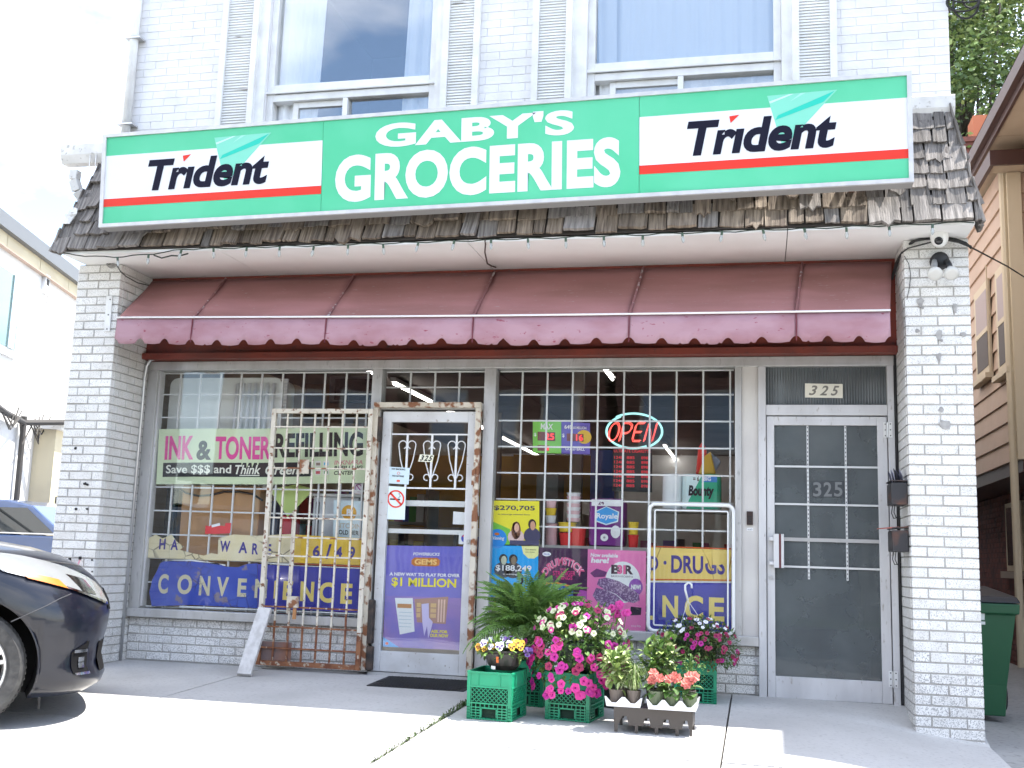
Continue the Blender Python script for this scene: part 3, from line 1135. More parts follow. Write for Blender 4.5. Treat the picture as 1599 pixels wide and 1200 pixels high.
mb.box(-2.945, -2.918, 0.452, 0.505, 1.78, 1.98)
mb.box(-2.948, -2.895, 0.460, 0.509, 0.02, 0.20)
mb.box(-2.95, -2.90, 0.455, 0.507, 0.22, 0.55)
mb.build('grimy_hinge', mat('grimy_steel', (0.035, 0.03, 0.027), 0.8, col2=(0.09, 0.06, 0.045), nscale=18), gf, bevel=0.008)
box('latch', -2.155, -2.13, 0.44, 0.452, 1.45, 1.58, m_rusty, gf)

# ---- flat door on the right
RX0, RX1, RZ0, RZ1 = 0.060, 0.906, -0.012, 2.000
d = MB()
d.box(RX0, RX0 + 0.055, 0.515, 0.56, RZ0, RZ1)
d.box(RX1 - 0.068, RX1, 0.515, 0.56, RZ0, RZ1)
d.box(RX0 + 0.055, RX1 - 0.068, 0.515, 0.56, RZ1 - 0.065, RZ1)
d.box(RX0 + 0.055, RX1 - 0.068, 0.515, 0.56, RZ0, RZ0 + 0.15)
fdoor = d.build('flat_door', m_alu_pale, shop, bevel=0.004)
box('pane', RX0 + 0.055, RX1 - 0.068, 0.535, 0.541, RZ0 + 0.15, RZ1 - 0.065, m_glass_door, fdoor)
m_perf = mat('perforated_strip', (0.66, 0.66, 0.65), 0.45, 0.3)
m_hole = mat('punched_hole', (0.10, 0.10, 0.10), 0.8)


def perf(x0, x1, z0, z1):
    o = box('perforated_strip', x0, x1, 0.529, 0.533, z0, z1, m_perf, fdoor)
    hm = MB()
    L_ = max(x1 - x0, z1 - z0)
    n = int(L_ / 0.03)
    for i in range(n):
        t = (i + 0.5) / n
        if x1 - x0 > z1 - z0:
            c = x0 + (x1 - x0) * t
            hm.box(c - 0.006, c + 0.006, 0.5282, 0.5289, (z0 + z1) / 2 - 0.003, (z0 + z1) / 2 + 0.003)
        else:
            c = z0 + (z1 - z0) * t
            hm.box((x0 + x1) / 2 - 0.003, (x0 + x1) / 2 + 0.003, 0.5282, 0.5289, c - 0.006, c + 0.006)
    hm.build('holes', m_hole, o, kind='stuff')


gxa, gxb = 0.352, 0.618
zlow = 0.823
perf(gxa - 0.007, gxa + 0.007, zlow, RZ1 - 0.066)
perf(gxb - 0.007, gxb + 0.007, zlow, RZ1 - 0.066)
for zc in (1.632, 1.358, 0.909):
    o = box('perforated_strip', RX0 + 0.056, RX1 - 0.069, 0.5240, 0.5280, zc - 0.007, zc + 0.007, m_perf, fdoor)
zc = 1.104
box('push_rail', RX0 + 0.05, RX1 - 0.069, 0.522, 0.534, zc - 0.013, zc + 0.013, m_steel, fdoor)
za, zb = 0.897, 1.139
mat('maroon_plastic', (0.12, 0.02, 0.025), 0.4)
hh = MB()
hh.box(RX0 + 0.045, RX0 + 0.083, 0.462, 0.474, za, zb)
hh.box(RX0 + 0.098, RX0 + 0.118, 0.466, 0.478, za, zb)
hh.box(RX0 + 0.015, RX0 + 0.045, 0.464, 0.514, zb - 0.05, zb - 0.025)
hh.box(RX0 + 0.015, RX0 + 0.045, 0.464, 0.514, za + 0.02, za + 0.045)
hnd = hh.build('pull_handle', m_alu_pale, fdoor, bevel=0.003)
box('grip_strip', RX0 + 0.0835, RX0 + 0.0975, 0.470, 0.478, za, zb, MATS['maroon_plastic'], hnd)
MB().lathe([(0.0, -0.012), (0.012, -0.012), (0.014, 0.0)], (RX0 + 0.028, 0.513, 0.827), 14, 'y').build('lock', m_steel, fdoor)
for zc in (1.902, 0.159):
    o = box('hinge', 0.880, 0.907, 0.504, 0.514, zc - 0.055, zc + 0.055, m_white, fdoor)
    box('leaf', 0.9135, 0.940, 0.492, 0.500, zc - 0.055, zc + 0.055, m_white, o)
    MB().tube([(0.910, 0.498, zc - 0.055), (0.910, 0.498, zc + 0.055)], 0.008, 8).build('knuckle', m_steel, o)
    sc = MB()
    for dz in (-0.042, 0.0, 0.042):
        sc.box(0.889, 0.897, 0.5030, 0.5039, zc + dz - 0.004, zc + dz + 0.004)
        sc.box(0.923, 0.931, 0.4910, 0.4919, zc + dz - 0.004, zc + dz + 0.004)
    sc.build('screws', m_black, o, kind='stuff')
dn = Panel('door_digits', [(0.380, 0.533, 1.410), (0.603, 0.533, 1.414), (0.604, 0.533, 1.530), (0.381, 0.533, 1.526)], mat('dark_door_patch', (0.035, 0.040, 0.044), 0.5), parent=fdoor, thick=0.0008)
for i, ch in enumerate('325'):
    dn.text(ch, 0.03 + 0.33 * i, 0.05, 0.29 + 0.33 * i, 0.95, ink((0.15, 0.155, 0.155)), 0.02)
# dark hallway behind the flat door
hm_ = MB()
hm_.box(0.03, 0.10, 0.66, 5.0, 0, 2.7)
hm_.box(0.90, 0.95, 0.66, 5.0, 0, 2.7)
hm_.box(0.03, 0.95, 5.0, 5.05, 0, 2.7)
hm_.box(0.03, 0.95, 0.66, 5.0, 2.70, 2.75)
hm_.box(0.03, 0.95, 0.66, 5.05, -0.06, -0.01)
hm_.build('hallway', mat('hall_paint', (0.20, 0.21, 0.21), 0.8), shop)
m_step = mat('stair_wood', (0.10, 0.075, 0.06), 0.7)
for i in range(8):
    box('stair_tread', 0.10, 0.90, 2.0 + 0.26 * i, 2.3 + 0.26 * i, 0.19 * i, 0.19 * (i + 1), m_step, shop)
box('hall_post', 0.13, 0.24, 0.70, 0.76, 0, 2.6, mat('hall_cream', (0.45, 0.43, 0.38), 0.7), shop)

# entry phone on the filler panel
ep = box('entry_phone', -0.084, -0.039, 0.505, 0.5245, 1.200, 1.298, mat('brown_plastic', (0.035, 0.018, 0.015), 0.4), bevel=0.003)
tag(ep, 'small dark brown entry phone on the beige panel', 'entry phone')
mb = MB()
z0 = 1.205
for k in range(5):
    mb.box(-0.075, -0.048, 0.5035, 0.5048, z0 + 0.012 * k + 0.005, z0 + 0.012 * k + 0.011)
mb.build('speaker_slots', m_black, ep, kind='stuff')
Panel('label_strip', [(-0.084, 0.523, 1.158), (-0.039, 0.523, 1.159), (-0.039, 0.523, 1.178), (-0.084, 0.523, 1.176)], ink((0.7, 0.7, 0.68)), parent=ep).text('ALARM', 0.1, 0.2, 0.9, 0.8, ink((0.1, 0.1, 0.1)))

# conduit at the left jamb
co = MB().tube([(-5.037, 0.46, -0.02), (-5.037, 0.46, 2.304), (-5.028, 0.46, 2.402), (-4.995, 0.46, 2.457), (-4.93, 0.46, 2.473), (-4.86, 0.455, 2.472)], 0.016, 8).build('conduit', m_steel, None, smooth=True)
tag(co, 'bent grey steel conduit beside the left shop window', 'conduit')

# ---------------------------------------------------------------- awning
m_awn = mat('faded_maroon_canvas', (0.41, 0.19, 0.185), 0.85, col2=(0.315, 0.145, 0.132), nscale=1.6, stretch=(0.6, 2.5, 2.5), spots=(26, 0.66, 0.74, (0.40, 0.27, 0.27)), bump=0.15, bscale=12)
m_val = mat('sun_bleached_valance', (0.41, 0.245, 0.285), 0.85, col2=(0.34, 0.175, 0.205), nscale=3.0, stretch=(1, 1, 2.2), spots=(18, 0.68, 0.75, (0.27, 0.06, 0.09)), bump=0.15, bscale=12)
YR = -0.12
RL, RR = Vector((-4.959, -0.120, 2.686)), Vector((0.873, -0.120, 2.636))
awn = thing('awning', 'faded maroon canvas awning with scalloped pink valance over the shopfront', 'awning', (-2.0, 0.4, 2.7))
seams = [RL.x] + [-4.294, -3.184, -2.035, -0.891, 0.257] + [RR.x]
TLx, TRx, ZT = -5.03, 0.955, 3.135


def rodz(x):
    t = (x - RL.x) / (RR.x - RL.x)
    return RL.z + (RR.z - RL.z) * t - 0.012 * math.sin(t * math.pi)


for a, b in zip(seams[:-1], seams[1:]):
    nx, ny = 16, 10
    v_, f_ = [], []
    for j in range(ny + 1):
        t = j / ny
        for i in range(nx + 1):
            s_ = i / nx
            x = a + (b - a) * s_
            xt = TLx + (TRx - TLx) * (x - RL.x) / (RR.x - RL.x)
            zz = rodz(x) + (ZT - rodz(x)) * t - 0.030 * math.sin(math.pi * t) * (0.4 + 0.6 * math.sin(math.pi * s_)) + 0.010 * math.sin(9 * s_ + 5 * t) * math.sin(math.pi * t)
            v_.append((x + (xt - x) * t, YR + (0.44 - YR) * t, zz))
    for j in range(ny):
        for i in range(nx):
            k = j * (nx + 1) + i
            f_.append((k, k + 1, k + nx + 2, k + nx + 1))
    o = MB().add(v_, f_).build('canopy_panel', m_awn, awn, smooth=True)
    sd = o.modifiers.new('thick', 'SOLIDIFY')
    sd.thickness = 0.003
    # valance with scallops
    n = max(1, round((b - a) / 0.218))
    v_, f_ = [], []
    cols = n * 16
    for i in range(cols + 1):
        x = a + 0.003 + (b - a - 0.006) * i / cols
        ph = (i / cols * n) % 1.0
        dd = abs(ph - 0.5)
        cut = 0.0
        if dd > 0.35:
            cut = 0.036 * math.sqrt(max(0.0, 1 - ((0.5 - dd) / 0.15) ** 2))
        zb_ = rodz(x) - 0.215 + cut - 0.004 * math.cos(2 * math.pi * (ph - 0.5)) + 0.006 * math.sin(x * 5)
        if RND.random() < 0.03:
            zb_ += 0.01
        wv = 0.006 * math.sin(x * 6.3) + 0.004 * math.sin(x * 17)
        v_ += [(x, YR - 0.012 + wv * (1 - j / 3) - 0.004 * (3 - j), rodz(x) - 0.008 + (zb_ - rodz(x) + 0.008) * (1 - j / 3)) for j in range(4)]
    for i in range(cols):
        for j in range(3):
            k = 4 * i + j
            f_.append((k, k + 4, k + 5, k + 1))
    o = MB().add(v_, f_).build('valance_panel', m_val, awn, smooth=True)
    sd = o.modifiers.new('thick', 'SOLIDIFY')
    sd.thickness = 0.002
m_seam = mat('canvas_seam', (0.27, 0.12, 0.12), 0.85, spots=(20, 0.58, 0.66, (0.5, 0.42, 0.42)))
for x in seams[1:-1]:
    v_ = []
    for j in range(11):
        t = j / 10
        xt = TLx + (TRx - TLx) * (x - RL.x) / (RR.x - RL.x)
        v_.append((x + (xt - x) * t, YR + (0.44 - YR) * t - 0.004, rodz(x) + (ZT - rodz(x)) * t - 0.012 * math.sin(math.pi * t) + 0.004))
    MB().tube(v_, 0.009, 6).build('seam', m_seam, awn)
    MB().tube([(x, YR - 0.02, rodz(x) - 0.01), (x, YR - 0.026, rodz(x) - 0.20)], 0.004, 5).build('seam', mat('dark_stitching', (0.16, 0.03, 0.045), 0.8) if 'dark_stitching' not in MATS else MATS['dark_stitching'], awn)
MB().tube([(RL.x + (RR.x - RL.x) * i / 20, YR - 0.022, rodz(RL.x + (RR.x - RL.x) * i / 20)) for i in range(21)], 0.0075, 8).build('front_rail', mat('white_rail', (0.8, 0.78, 0.78), 0.35), awn, smooth=True)
for x in (-4.6, -0.4):
    MB().tube([(x, 0.45, 2.66), (x + 0.04, YR + 0.02, rodz(x) - 0.02)], 0.011, 6).build('arm', m_steel, awn)

# ---------------------------------------------------------------- shop sign
m_sign_alu = mat('sign_trim', (0.60, 0.59, 0.59), 0.4, 0.2, col2=(0.52, 0.51, 0.51), nscale=12)
m_green = mat('sign_green', (0.085, 0.51, 0.275), 0.5, col2=(0.115, 0.55, 0.32), nscale=1.5, spec=0.3)
m_sign_w = mat('sign_white', (0.74, 0.75, 0.78), 0.5, spec=0.3)
m_sign_r = mat('sign_red', (0.72, 0.035, 0.02), 0.5, spec=0.3)
m_navy = mat('sign_navy', (0.010, 0.010, 0.024), 0.7, spec=0.15)
YS = -0.50
C4 = [Vector(p) for p in [(-4.941, -0.500, 3.311), (0.994, -0.500, 3.404), (0.997, -0.500, 4.170), (-4.979, -0.500, 4.065)]]
sign = thing('shop_sign', 'long green and white lightbox sign reading GABY\'S GROCERIES above the shopfront', 'sign', (-2.0, YS, 3.3))


def sg(u_, v_, d=0.0):
    p = C4[0] * (1 - u_) * (1 - v_) + C4[1] * u_ * (1 - v_) + C4[2] * u_ * v_ + C4[3] * (1 - u_) * v_
    return Vector((p.x, YS + d, p.z))


cas = MB()
v_ = [sg(0, 0, 0.012), sg(1, 0, 0.012), sg(1, 1, 0.012), sg(0, 1, 0.012), sg(0, 0, 0.115), sg(1, 0, 0.115), sg(1, 1, 0.115), sg(0, 1, 0.115)]
cas.add(v_, [(0, 1, 2, 3), (7, 6, 5, 4), (0, 4, 5, 1), (1, 5, 6, 2), (2, 6, 7, 3), (3, 7, 4, 0)])
cas.build('case', mat('sign_case', (0.30, 0.29, 0.285), 0.6), sign)
fu, fv = 0.0050, 0.036
tr = MB()
for a, b, c, e in ((0, 0, 1, fv), (0, 1 - fv, 1, 1), (0, fv, fu, 1 - fv), (1 - fu, fv, 1, 1 - fv)):
    q = [sg(a, b, -0.012), sg(c, b, -0.012), sg(c, e, -0.012), sg(a, e, -0.012)]
    q += [Vector((p.x, YS + 0.011, p.z)) for p in q]
    tr.add(q, [(0, 1, 2, 3), (0, 4, 5, 1), (1, 5, 6, 2), (2, 6, 7, 3), (3, 7, 4, 0)])
tr.build('trim', m_sign_alu, sign)
us = [fu, 0.306, 0.699, 1 - fu]
panels = []
for i in range(3):
    a, b = us[i] + (0.00025 if i else 0), us[i + 1] - (0.00025 if i < 2 else 0)
    panels.append(Panel('face_panel', [sg(a, fv), sg(b, fv), sg(b, 1 - fv), sg(a, 1 - fv)], m_green, thick=0.008, parent=sign))
m_tri = [ink((0.17, 0.50, 0.38)), ink((0.02, 0.42, 0.32)), ink((0.42, 0.62, 0.56)), ink((0.26, 0.55, 0.46))]


def brand_panel(p, zoff=0.0):
    p.rect(0, 0.265, 1, 0.785, m_sign_w, 'white_band', 1)
    p.rect(0, 0.195, 1, 0.285, m_sign_r, 'red_stripe', 2)
    # glassy triangle
    ox = -0.005 + zoff
    p.poly([(0.515 + ox, 0.905), (0.775 + ox, 0.915), (0.572 + ox, 0.37)], m_tri[0], 'triangle', 2)
    p.poly([(0.555 + ox, 0.70), (0.745 + ox, 0.885), (0.765 + ox, 0.905), (0.722 + ox, 0.80), (0.545 + ox, 0.655)], m_tri[1], 'facet', 3)
    p.poly([(0.523 + ox, 0.845), (0.60 + ox, 0.905), (0.615 + ox, 0.906), (0.526 + ox, 0.825)], m_tri[2], 'facet', 3)
    p.poly([(0.64 + ox, 0.908), (0.66 + ox, 0.909), (0.60 + ox, 0.83)], m_tri[3], 'facet', 3)
    p.text('Tr\u0131dent', 0.205 + zoff, 0.345, 0.765 + zoff, 0.70, m_navy, 0.036, 0.20, 4, 0.99)
    p.poly([(0.367 + zoff, 0.725), (0.406 + zoff, 0.735), (0.372 + zoff, 0.655)], m_sign_r, 'dot', 4)


brand_panel(panels[0])
brand_panel(panels[2], -0.02)
mp = panels[1]
for k in range(5):
    xb = C4[0].x + (C4[1].x - C4[0].x) * (0.06 + 0.22 * k)
    zb = 3.62 + 0.018 * k
    MB().bar((xb, YS + 0.116, zb), (xb, -0.16, zb - 0.03), 0.04, 0.04).build('bracket', m_sign_alu, sign)
    MB().bar((xb, YS + 0.116, zb - 0.22), (xb - 0.02, -0.25, zb - 0.26), 0.035, 0.02).build('bracket', mat('rusty_bracket', (0.14, 0.055, 0.03), 0.8) if 'rusty_bracket' not in MATS else MATS['rusty_bracket'], sign)
mp.text("GABY'S", 0.175, 0.655, 0.805, 0.925, m_sign_w, 0.042, 0.0, 2, 1.05)
mp.text('GROCERIES', 0.045, 0.085, 0.945, 0.60, m_sign_w, 0.046, 0.0, 2, 1.06)


# ---------------------------------------------------------------- prints in the windows
def put_text(s, a, b, y, m, parent, bold=0.0, shear=0.0, name='lettering', space=1.0):
    """text filling the box from a=(x, z) low corner to b=(x, z) high corner on the plane y"""
    g, fs, _ = glyphs(s, bold, shear, space)
    MB().add([(a[0] + (b[0] - a[0]) * x, y, a[1] + (b[1] - a[1]) * z) for x, z in g], fs).build(name, m, parent)


def px_text(s, bx, y, m, parent, bold=0.0, shear=0.0):
    (x0, za), (x1, zb) = bx
    put_text(s, (x0, za), (x1, zb), y, m, parent, bold, shear)


WHT, BLK = ink((0.78, 0.78, 0.78)), ink((0.02, 0.02, 0.022))

# ink banner
m_lime = mat('pale_lime_banner', (0.70, 0.79, 0.52), 0.6, col2=(0.65, 0.74, 0.48), nscale=3)
bn = Panel('banner', [(-4.913, 0.576, 1.416), (-3.037, 0.576, 1.458), (-3.057, 0.576, 1.912), (-4.926, 0.576, 1.880)], m_lime, 'pale green ink and toner refilling banner hung inside the left window', 'banner', 0.0015, None, None, 0.004, 40)
PINK = ink((0.62, 0.07, 0.27))
bn.text('INK', 0.035, 0.44, 0.175, 0.87, PINK, 0.035)
bn.text('&', 0.19, 0.43, 0.262, 0.78, BLK, 0.035)
bn.text('TONER', 0.28, 0.44, 0.545, 0.86, PINK, 0.035)
bn.text('REFILLING', 0.562, 0.47, 0.972, 0.91, BLK, 0.035)
bn.rect(0.03, 0.13, 0.735, 0.385, BLK, 'bar', 1)
LIM = ink((0.72, 0.80, 0.58))
bn.text('Save $$$ and', 0.045, 0.17, 0.36, 0.345, LIM, 0.018)
bn.text('Think', 0.378, 0.18, 0.50, 0.345, LIM, 0.018, 0.25)
bn.rect(0.40, 0.150, 0.495, 0.166, LIM, 'underline', 2)
bn.text('Green!!', 0.522, 0.17, 0.715, 0.345, LIM, 0.018, 0.25)
for k, (cu, cv, cc) in enumerate(((0.768, 0.35, (0.25, 0.18, 0.14)), (0.805, 0.35, (0.05, 0.35, 0.55)), (0.768, 0.20, (0.45, 0.08, 0.10)), (0.805, 0.20, (0.08, 0.25, 0.10)))):
    bn.rect(cu - 0.014, cv - 0.05, cu + 0.014, cv + 0.05, ink((0.62, 0.60, 0.55)), 'icon', 1)
    bn.rect(cu - 0.009, cv - 0.03, cu + 0.010, cv + 0.02, ink(cc), 'icon', 2)
bn.text('INKNARA', 0.843, 0.325, 0.972, 0.405, ink((0.55, 0.25, 0.25)), 0.02, 0.15)
bn.text('REFILLING', 0.843, 0.235, 0.972, 0.305, BLK, 0.02, 0.15)
bn.text('CENTER', 0.843, 0.145, 0.930, 0.215, BLK, 0.02, 0.15)

# old painted strips on the glass
m_crm = mat('peeling_cream_paint', (0.74, 0.63, 0.37), 0.7, cracks=(7.5, 0.05, (0.12, 0.09, 0.06)), col2=(0.78, 0.69, 0.46), nscale=5)
m_gold = mat('golden_paint', (0.82, 0.54, 0.045), 0.6, col2=(0.76, 0.50, 0.07), nscale=4)
m_gold2 = mat('pale_golden_paint', (0.82, 0.60, 0.16), 0.6, cracks=(3.0, 0.012, (0.25, 0.12, 0.02)))
m_blue = mat('deep_blue_paint', (0.045, 0.045, 0.38), 0.55, col2=(0.04, 0.04, 0.32), nscale=4)
m_blue_o = mat('cracked_blue_paint', (0.045, 0.08, 0.44), 0.55, cracks=(13.0, 0.10, (0.035, 0.02, 0.03)), col2=(0.07, 0.12, 0.50), nscale=6, spots=(9, 0.60, 0.66, (0.24, 0.20, 0.26)))
m_orange = ink((0.50, 0.09, 0.02))
m_let = mat('cream_letter', (0.66, 0.60, 0.40), 0.6, cracks=(22.0, 0.10, (0.05, 0.04, 0.16)))
m_let2 = ink((0.70, 0.53, 0.16))
m_letb = ink((0.05, 0.035, 0.20))
YP = 0.5685
ys_ = MB().prism([(-4.928, 0.812), (-4.937, 0.970), (-4.876, 1.003), (-4.809, 0.973), (-4.730, 1.007), (-4.678, 0.951), (-4.611, 0.911), (-4.643, 0.884), (-4.537, 0.861), (-4.426, 0.844), (-4.360, 0.866), (-4.302, 0.858), (-4.306, 0.982), (-4.279, 0.998), (-4.173, 1.022), (-3.975, 1.017), (-3.647, 1.041), (-3.632, 0.812), (-3.959, 0.812), (-4.355, 0.810)], YP, YP + 0.001).build('painted_strip', m_crm)
tag(ys_, 'peeling cream and yellow painted strip across the left shop window', 'painted strip')
MB().prism([(-3.645, 1.036), (-3.068, 1.021), (-3.056, 0.811), (-3.630, 0.812)], YP, YP + 0.001).build('golden_block', m_gold, ys_)
MB().prism([(-3.631, 0.807), (-3.056, 0.806), (-3.055, 0.791), (-3.630, 0.792)], YP, YP + 0.001).build('border', m_orange, ys_)
for ch, bx in (('H', [(-4.835, 0.883), (-4.778, 0.969)]), ('A', [(-4.730, 0.881), (-4.662, 0.967)]), ('W', [(-4.286, 0.879), (-4.197, 0.969)]), ('A', [(-4.121, 0.874), (-4.043, 0.963)]), ('R', [(-4.002, 0.867), (-3.947, 0.956)]), ('E', [(-3.884, 0.860), (-3.835, 0.954)]), ('6', [(-3.476, 0.863), (-3.416, 0.956)]), ('/', [(-3.366, 0.851), (-3.319, 0.969)]), ('4', [(-3.285, 0.859), (-3.226, 0.951)]), ('9', [(-3.171, 0.857), (-3.118, 0.954)])):
    px_text(ch, bx, YP - 0.001, m_letb, ys_, 0.035)
bs = MB().prism([(-4.857, 0.420), (-4.890, 0.533), (-4.871, 0.637), (-4.832, 0.716), (-4.813, 0.769), (-4.780, 0.786), (-4.526, 0.794), (-4.296, 0.786), (-4.226, 0.762), (-4.113, 0.761), (-4.036, 0.789), (-3.947, 0.797), (-3.921, 0.443), (-4.495, 0.445)], YP, YP + 0.001).build('painted_strip', m_blue_o)
tag(bs, 'blue painted strip with cracked convenience lettering low on the left window', 'painted strip')
MB().prism([(-3.945, 0.792), (-3.790, 0.787), (-3.065, 0.781), (-3.062, 0.444), (-3.384, 0.445), (-3.919, 0.443)], YP, YP + 0.001).build('sound_block', m_blue, bs)
MB().prism([(-4.804, 0.795), (-4.527, 0.809), (-4.227, 0.778), (-4.226, 0.768), (-4.526, 0.796)], YP, YP + 0.001).build('border', WHT, bs)
MB().prism([(-3.931, 0.803), (-3.736, 0.804), (-3.066, 0.796), (-3.065, 0.783), (-3.735, 0.789)], YP, YP + 0.001).build('border', WHT, bs)
MB().prism([(-4.609, 0.435), (-3.931, 0.438), (-3.062, 0.439), (-3.061, 0.429), (-3.931, 0.428), (-4.608, 0.420)], YP, YP + 0.001).build('border', WHT, bs)
for ch, bx, mm in (('C', [(-4.813, 0.525), (-4.723, 0.684)], m_let), ('O', [(-4.640, 0.527), (-4.510, 0.686)], m_let), ('N', [(-4.445, 0.524), (-4.349, 0.681)], m_let), ('V', [(-4.291, 0.525), (-4.185, 0.677)], m_let), ('E', [(-4.105, 0.527), (-4.027, 0.672)], m_let), ('N', [(-3.954, 0.523), (-3.848, 0.673)], m_let),
                   ('I', [(-3.788, 0.524), (-3.776, 0.666)], m_let2), ('E', [(-3.710, 0.517), (-3.627, 0.666)], m_let2), ('N', [(-3.562, 0.513), (-3.446, 0.668)], m_let2), ('C', [(-3.404, 0.509), (-3.273, 0.669)], m_let2), ('E', [(-3.220, 0.507), (-3.122, 0.664)], m_let2)):
    px_text(ch, bx, YP - 0.001, mm, bs, 0.035)

gs = MB().prism([(-0.802, 0.772), (-0.805, 1.017), (-0.195, 1.016), (-0.195, 0.789)], YP, YP + 0.001).build('painted_strip', m_gold2)
tag(gs, 'yellow painted strip with purple drugs lettering in the right window', 'painted strip')
MB().prism([(-0.805, 1.020), (-0.806, 1.029), (-0.195, 1.028), (-0.195, 1.019)], YP, YP + 0.001).build('border', m_orange, gs)
MB().prism([(-0.802, 0.786), (-0.802, 0.777), (-0.195, 0.793), (-0.195, 0.801)], YP - 0.001, YP - 0.0004).build('border', m_orange, gs)
px_text('D', [(-0.794, 0.848), (-0.728, 0.953)], YP - 0.001, m_letb, gs, 0.03)
px_text('\u00b7', [(-0.690, 0.893), (-0.667, 0.922)], YP - 0.001, m_letb, gs, 0.03)
px_text('DRU', [(-0.633, 0.834), (-0.399, 0.964)], YP - 0.001, m_letb, gs, 0.03)
px_text('GS', [(-0.385, 0.834), (-0.242, 0.964)], YP - 0.001, m_letb, gs, 0.03)
MB().prism([(-0.394, 0.908), (-0.395, 0.968), (-0.232, 0.973), (-0.232, 0.922), (-0.297, 0.897), (-0.353, 0.918)], YP - 0.0026, YP - 0.002).build('flaked_patch', m_gold2, gs)
b2 = MB().prism([(-0.798, 0.395), (-0.802, 0.758), (-0.195, 0.775), (-0.195, 0.409)], YP, YP + 0.001).build('painted_strip', m_blue)
tag(b2, 'blue painted strip ending in NCE low in the right window', 'painted strip')
MB().prism([(-0.802, 0.760), (-0.802, 0.770), (-0.195, 0.787), (-0.195, 0.778)], YP, YP + 0.001).build('border', WHT, b2)
for ch, bx in (('N', [(-0.695, 0.511), (-0.580, 0.669)]), ('C', [(-0.532, 0.499), (-0.398, 0.676)]), ('E', [(-0.356, 0.498), (-0.246, 0.668)]), ('-', [(-0.794, 0.488), (-0.752, 0.518)])):
    px_text(ch, bx, YP - 0.001, m_let2, b2, 0.035)

# tube frame against the right window
fr = thing('tubular_stand', 'empty white tube frame with rounded corners leaning on the right window', 'stand', (-0.35, 0.49, 0.41))
m_tube = mat('white_tube', (0.80, 0.80, 0.79), 0.35)


def rounded(x0, x1, z0, z1, r, y):
    p = []
    for cx, cz, a in ((x1 - r, z1 - r, 0), (x0 + r, z1 - r, 90), (x0 + r, z0 + r, 180), (x1 - r, z0 + r, 270)):
        for i in range(6):
            t = math.radians(a + 18 * i)
            p.append((cx + r * math.cos(t), y, cz + r * math.sin(t)))
    return p + [p[0], p[1]]


fa, fb = [(-0.790, 0.418), (-0.166, 1.336)]
fb = (-0.178, fb[1])
fa = (fa[0], 0.415)
MB().tube(rounded(fa[0], fb[0], fa[1], fb[1], 0.045, 0.485), 0.014, 8).build('outer_tube', m_tube, fr, smooth=True)
MB().tube(rounded(fa[0] + 0.04, fb[0] - 0.04, fa[1] + 0.04, fb[1] - 0.045, 0.012, 0.487), 0.006, 6).build('inner_tube', m_tube, fr, smooth=True)

# posters --------------------------------------------------------
def person(p, u, v, s, skin, hair, top, asp=1.0, layer=3, long_hair=False):
    """simple printed head and shoulders"""
    p.disc(u, v - 0.30 * s, 0.42 * s * asp, 0.34 * s, ink(top), 'figure', layer, 16, 0, math.pi * 2)
    if long_hair:
        p.disc(u, v - 0.02 * s, 0.24 * s * asp, 0.38 * s, ink(hair), 'figure', layer, 16)
    p.disc(u, v + 0.17 * s, 0.20 * s * asp, 0.21 * s, ink(hair), 'figure', layer, 16)
    p.disc(u + 0.03 * s * asp, v + 0.11 * s, 0.13 * s * asp, 0.19 * s, ink(skin), 'figure', layer + 1, 16)


YQ = 0.574
p1 = Panel('poster', [(-2.034, 0.574, 1.006), (-1.635, 0.574, 1.007), (-1.645, 0.574, 1.344), (-2.031, 0.574, 1.341)], ink((0.80, 0.60, 0.04)), 'yellow lottery poster reading $270,705 in the right window', 'poster')
p1.text('$270,705', 0.08, 0.77, 0.91, 0.89, ink((0.05, 0.045, 0.09)), 0.018)
p1.text('in winnings claimed here', 0.17, 0.665, 0.81, 0.705, ink((0.12, 0.10, 0.12)), 0.01)
p1.poly([(0, 0.55), (0.0, 0.0), (0.42, 0.0), (0.42, 0.35)], ink((0.16, 0.45, 0.06)), 'swoosh', 1)
p1.disc(0.17, 0.13, 0.19, 0.22, ink((0.02, 0.22, 0.60)), 'badge', 2)
p1.text('Winning', 0.04, 0.08, 0.31, 0.18, WHT, 0.02, 0.2, 3)
p1.disc(0.16, 0.235, 0.05, 0.03, ink((0.6, 0.16, 0.02)), 'badge', 3)
person(p1, 0.54, 0.33, 0.52, (0.62, 0.36, 0.26), (0.22, 0.10, 0.06), (0.62, 0.45, 0.42), 0.75, 3, True)
person(p1, 0.86, 0.38, 0.55, (0.50, 0.27, 0.18), (0.03, 0.02, 0.02), (0.05, 0.05, 0.10), 0.72, 3)
p1.rect(0.42, 0, 1, 0.10, ink((0.06, 0.06, 0.12)), 'print', 4)
p2 = Panel('poster', [(-2.024, 0.574, 0.608), (-1.639, 0.574, 0.613), (-1.640, 0.574, 1.000), (-2.033, 0.574, 0.998)], ink((0.01, 0.30, 0.66)), 'blue lottery poster reading $188,249 behind the fern', 'poster')
person(p2, 0.30, 0.66, 0.46, (0.42, 0.44, 0.33), (0.02, 0.02, 0.02), (0.05, 0.06, 0.08), 0.95, 1)
person(p2, 0.50, 0.66, 0.46, (0.20, 0.15, 0.10), (0.02, 0.02, 0.02), (0.06, 0.06, 0.07), 0.95, 1)
p2.poly([(0.66, 1.0), (1.0, 1.0), (1.0, 0.82), (0.92, 0.76), (0.80, 0.76), (0.70, 0.85)], ink((0.72, 0.66, 0.28)), 'bubble', 1)
p2.text('Fine winners', 0.74, 0.92, 0.95, 0.95, BLK)
p2.text('very back!', 0.74, 0.865, 0.93, 0.895, BLK)
p2.text('$188,249', 0.15, 0.49, 0.87, 0.62, WHT, 0.02, 0, 4)
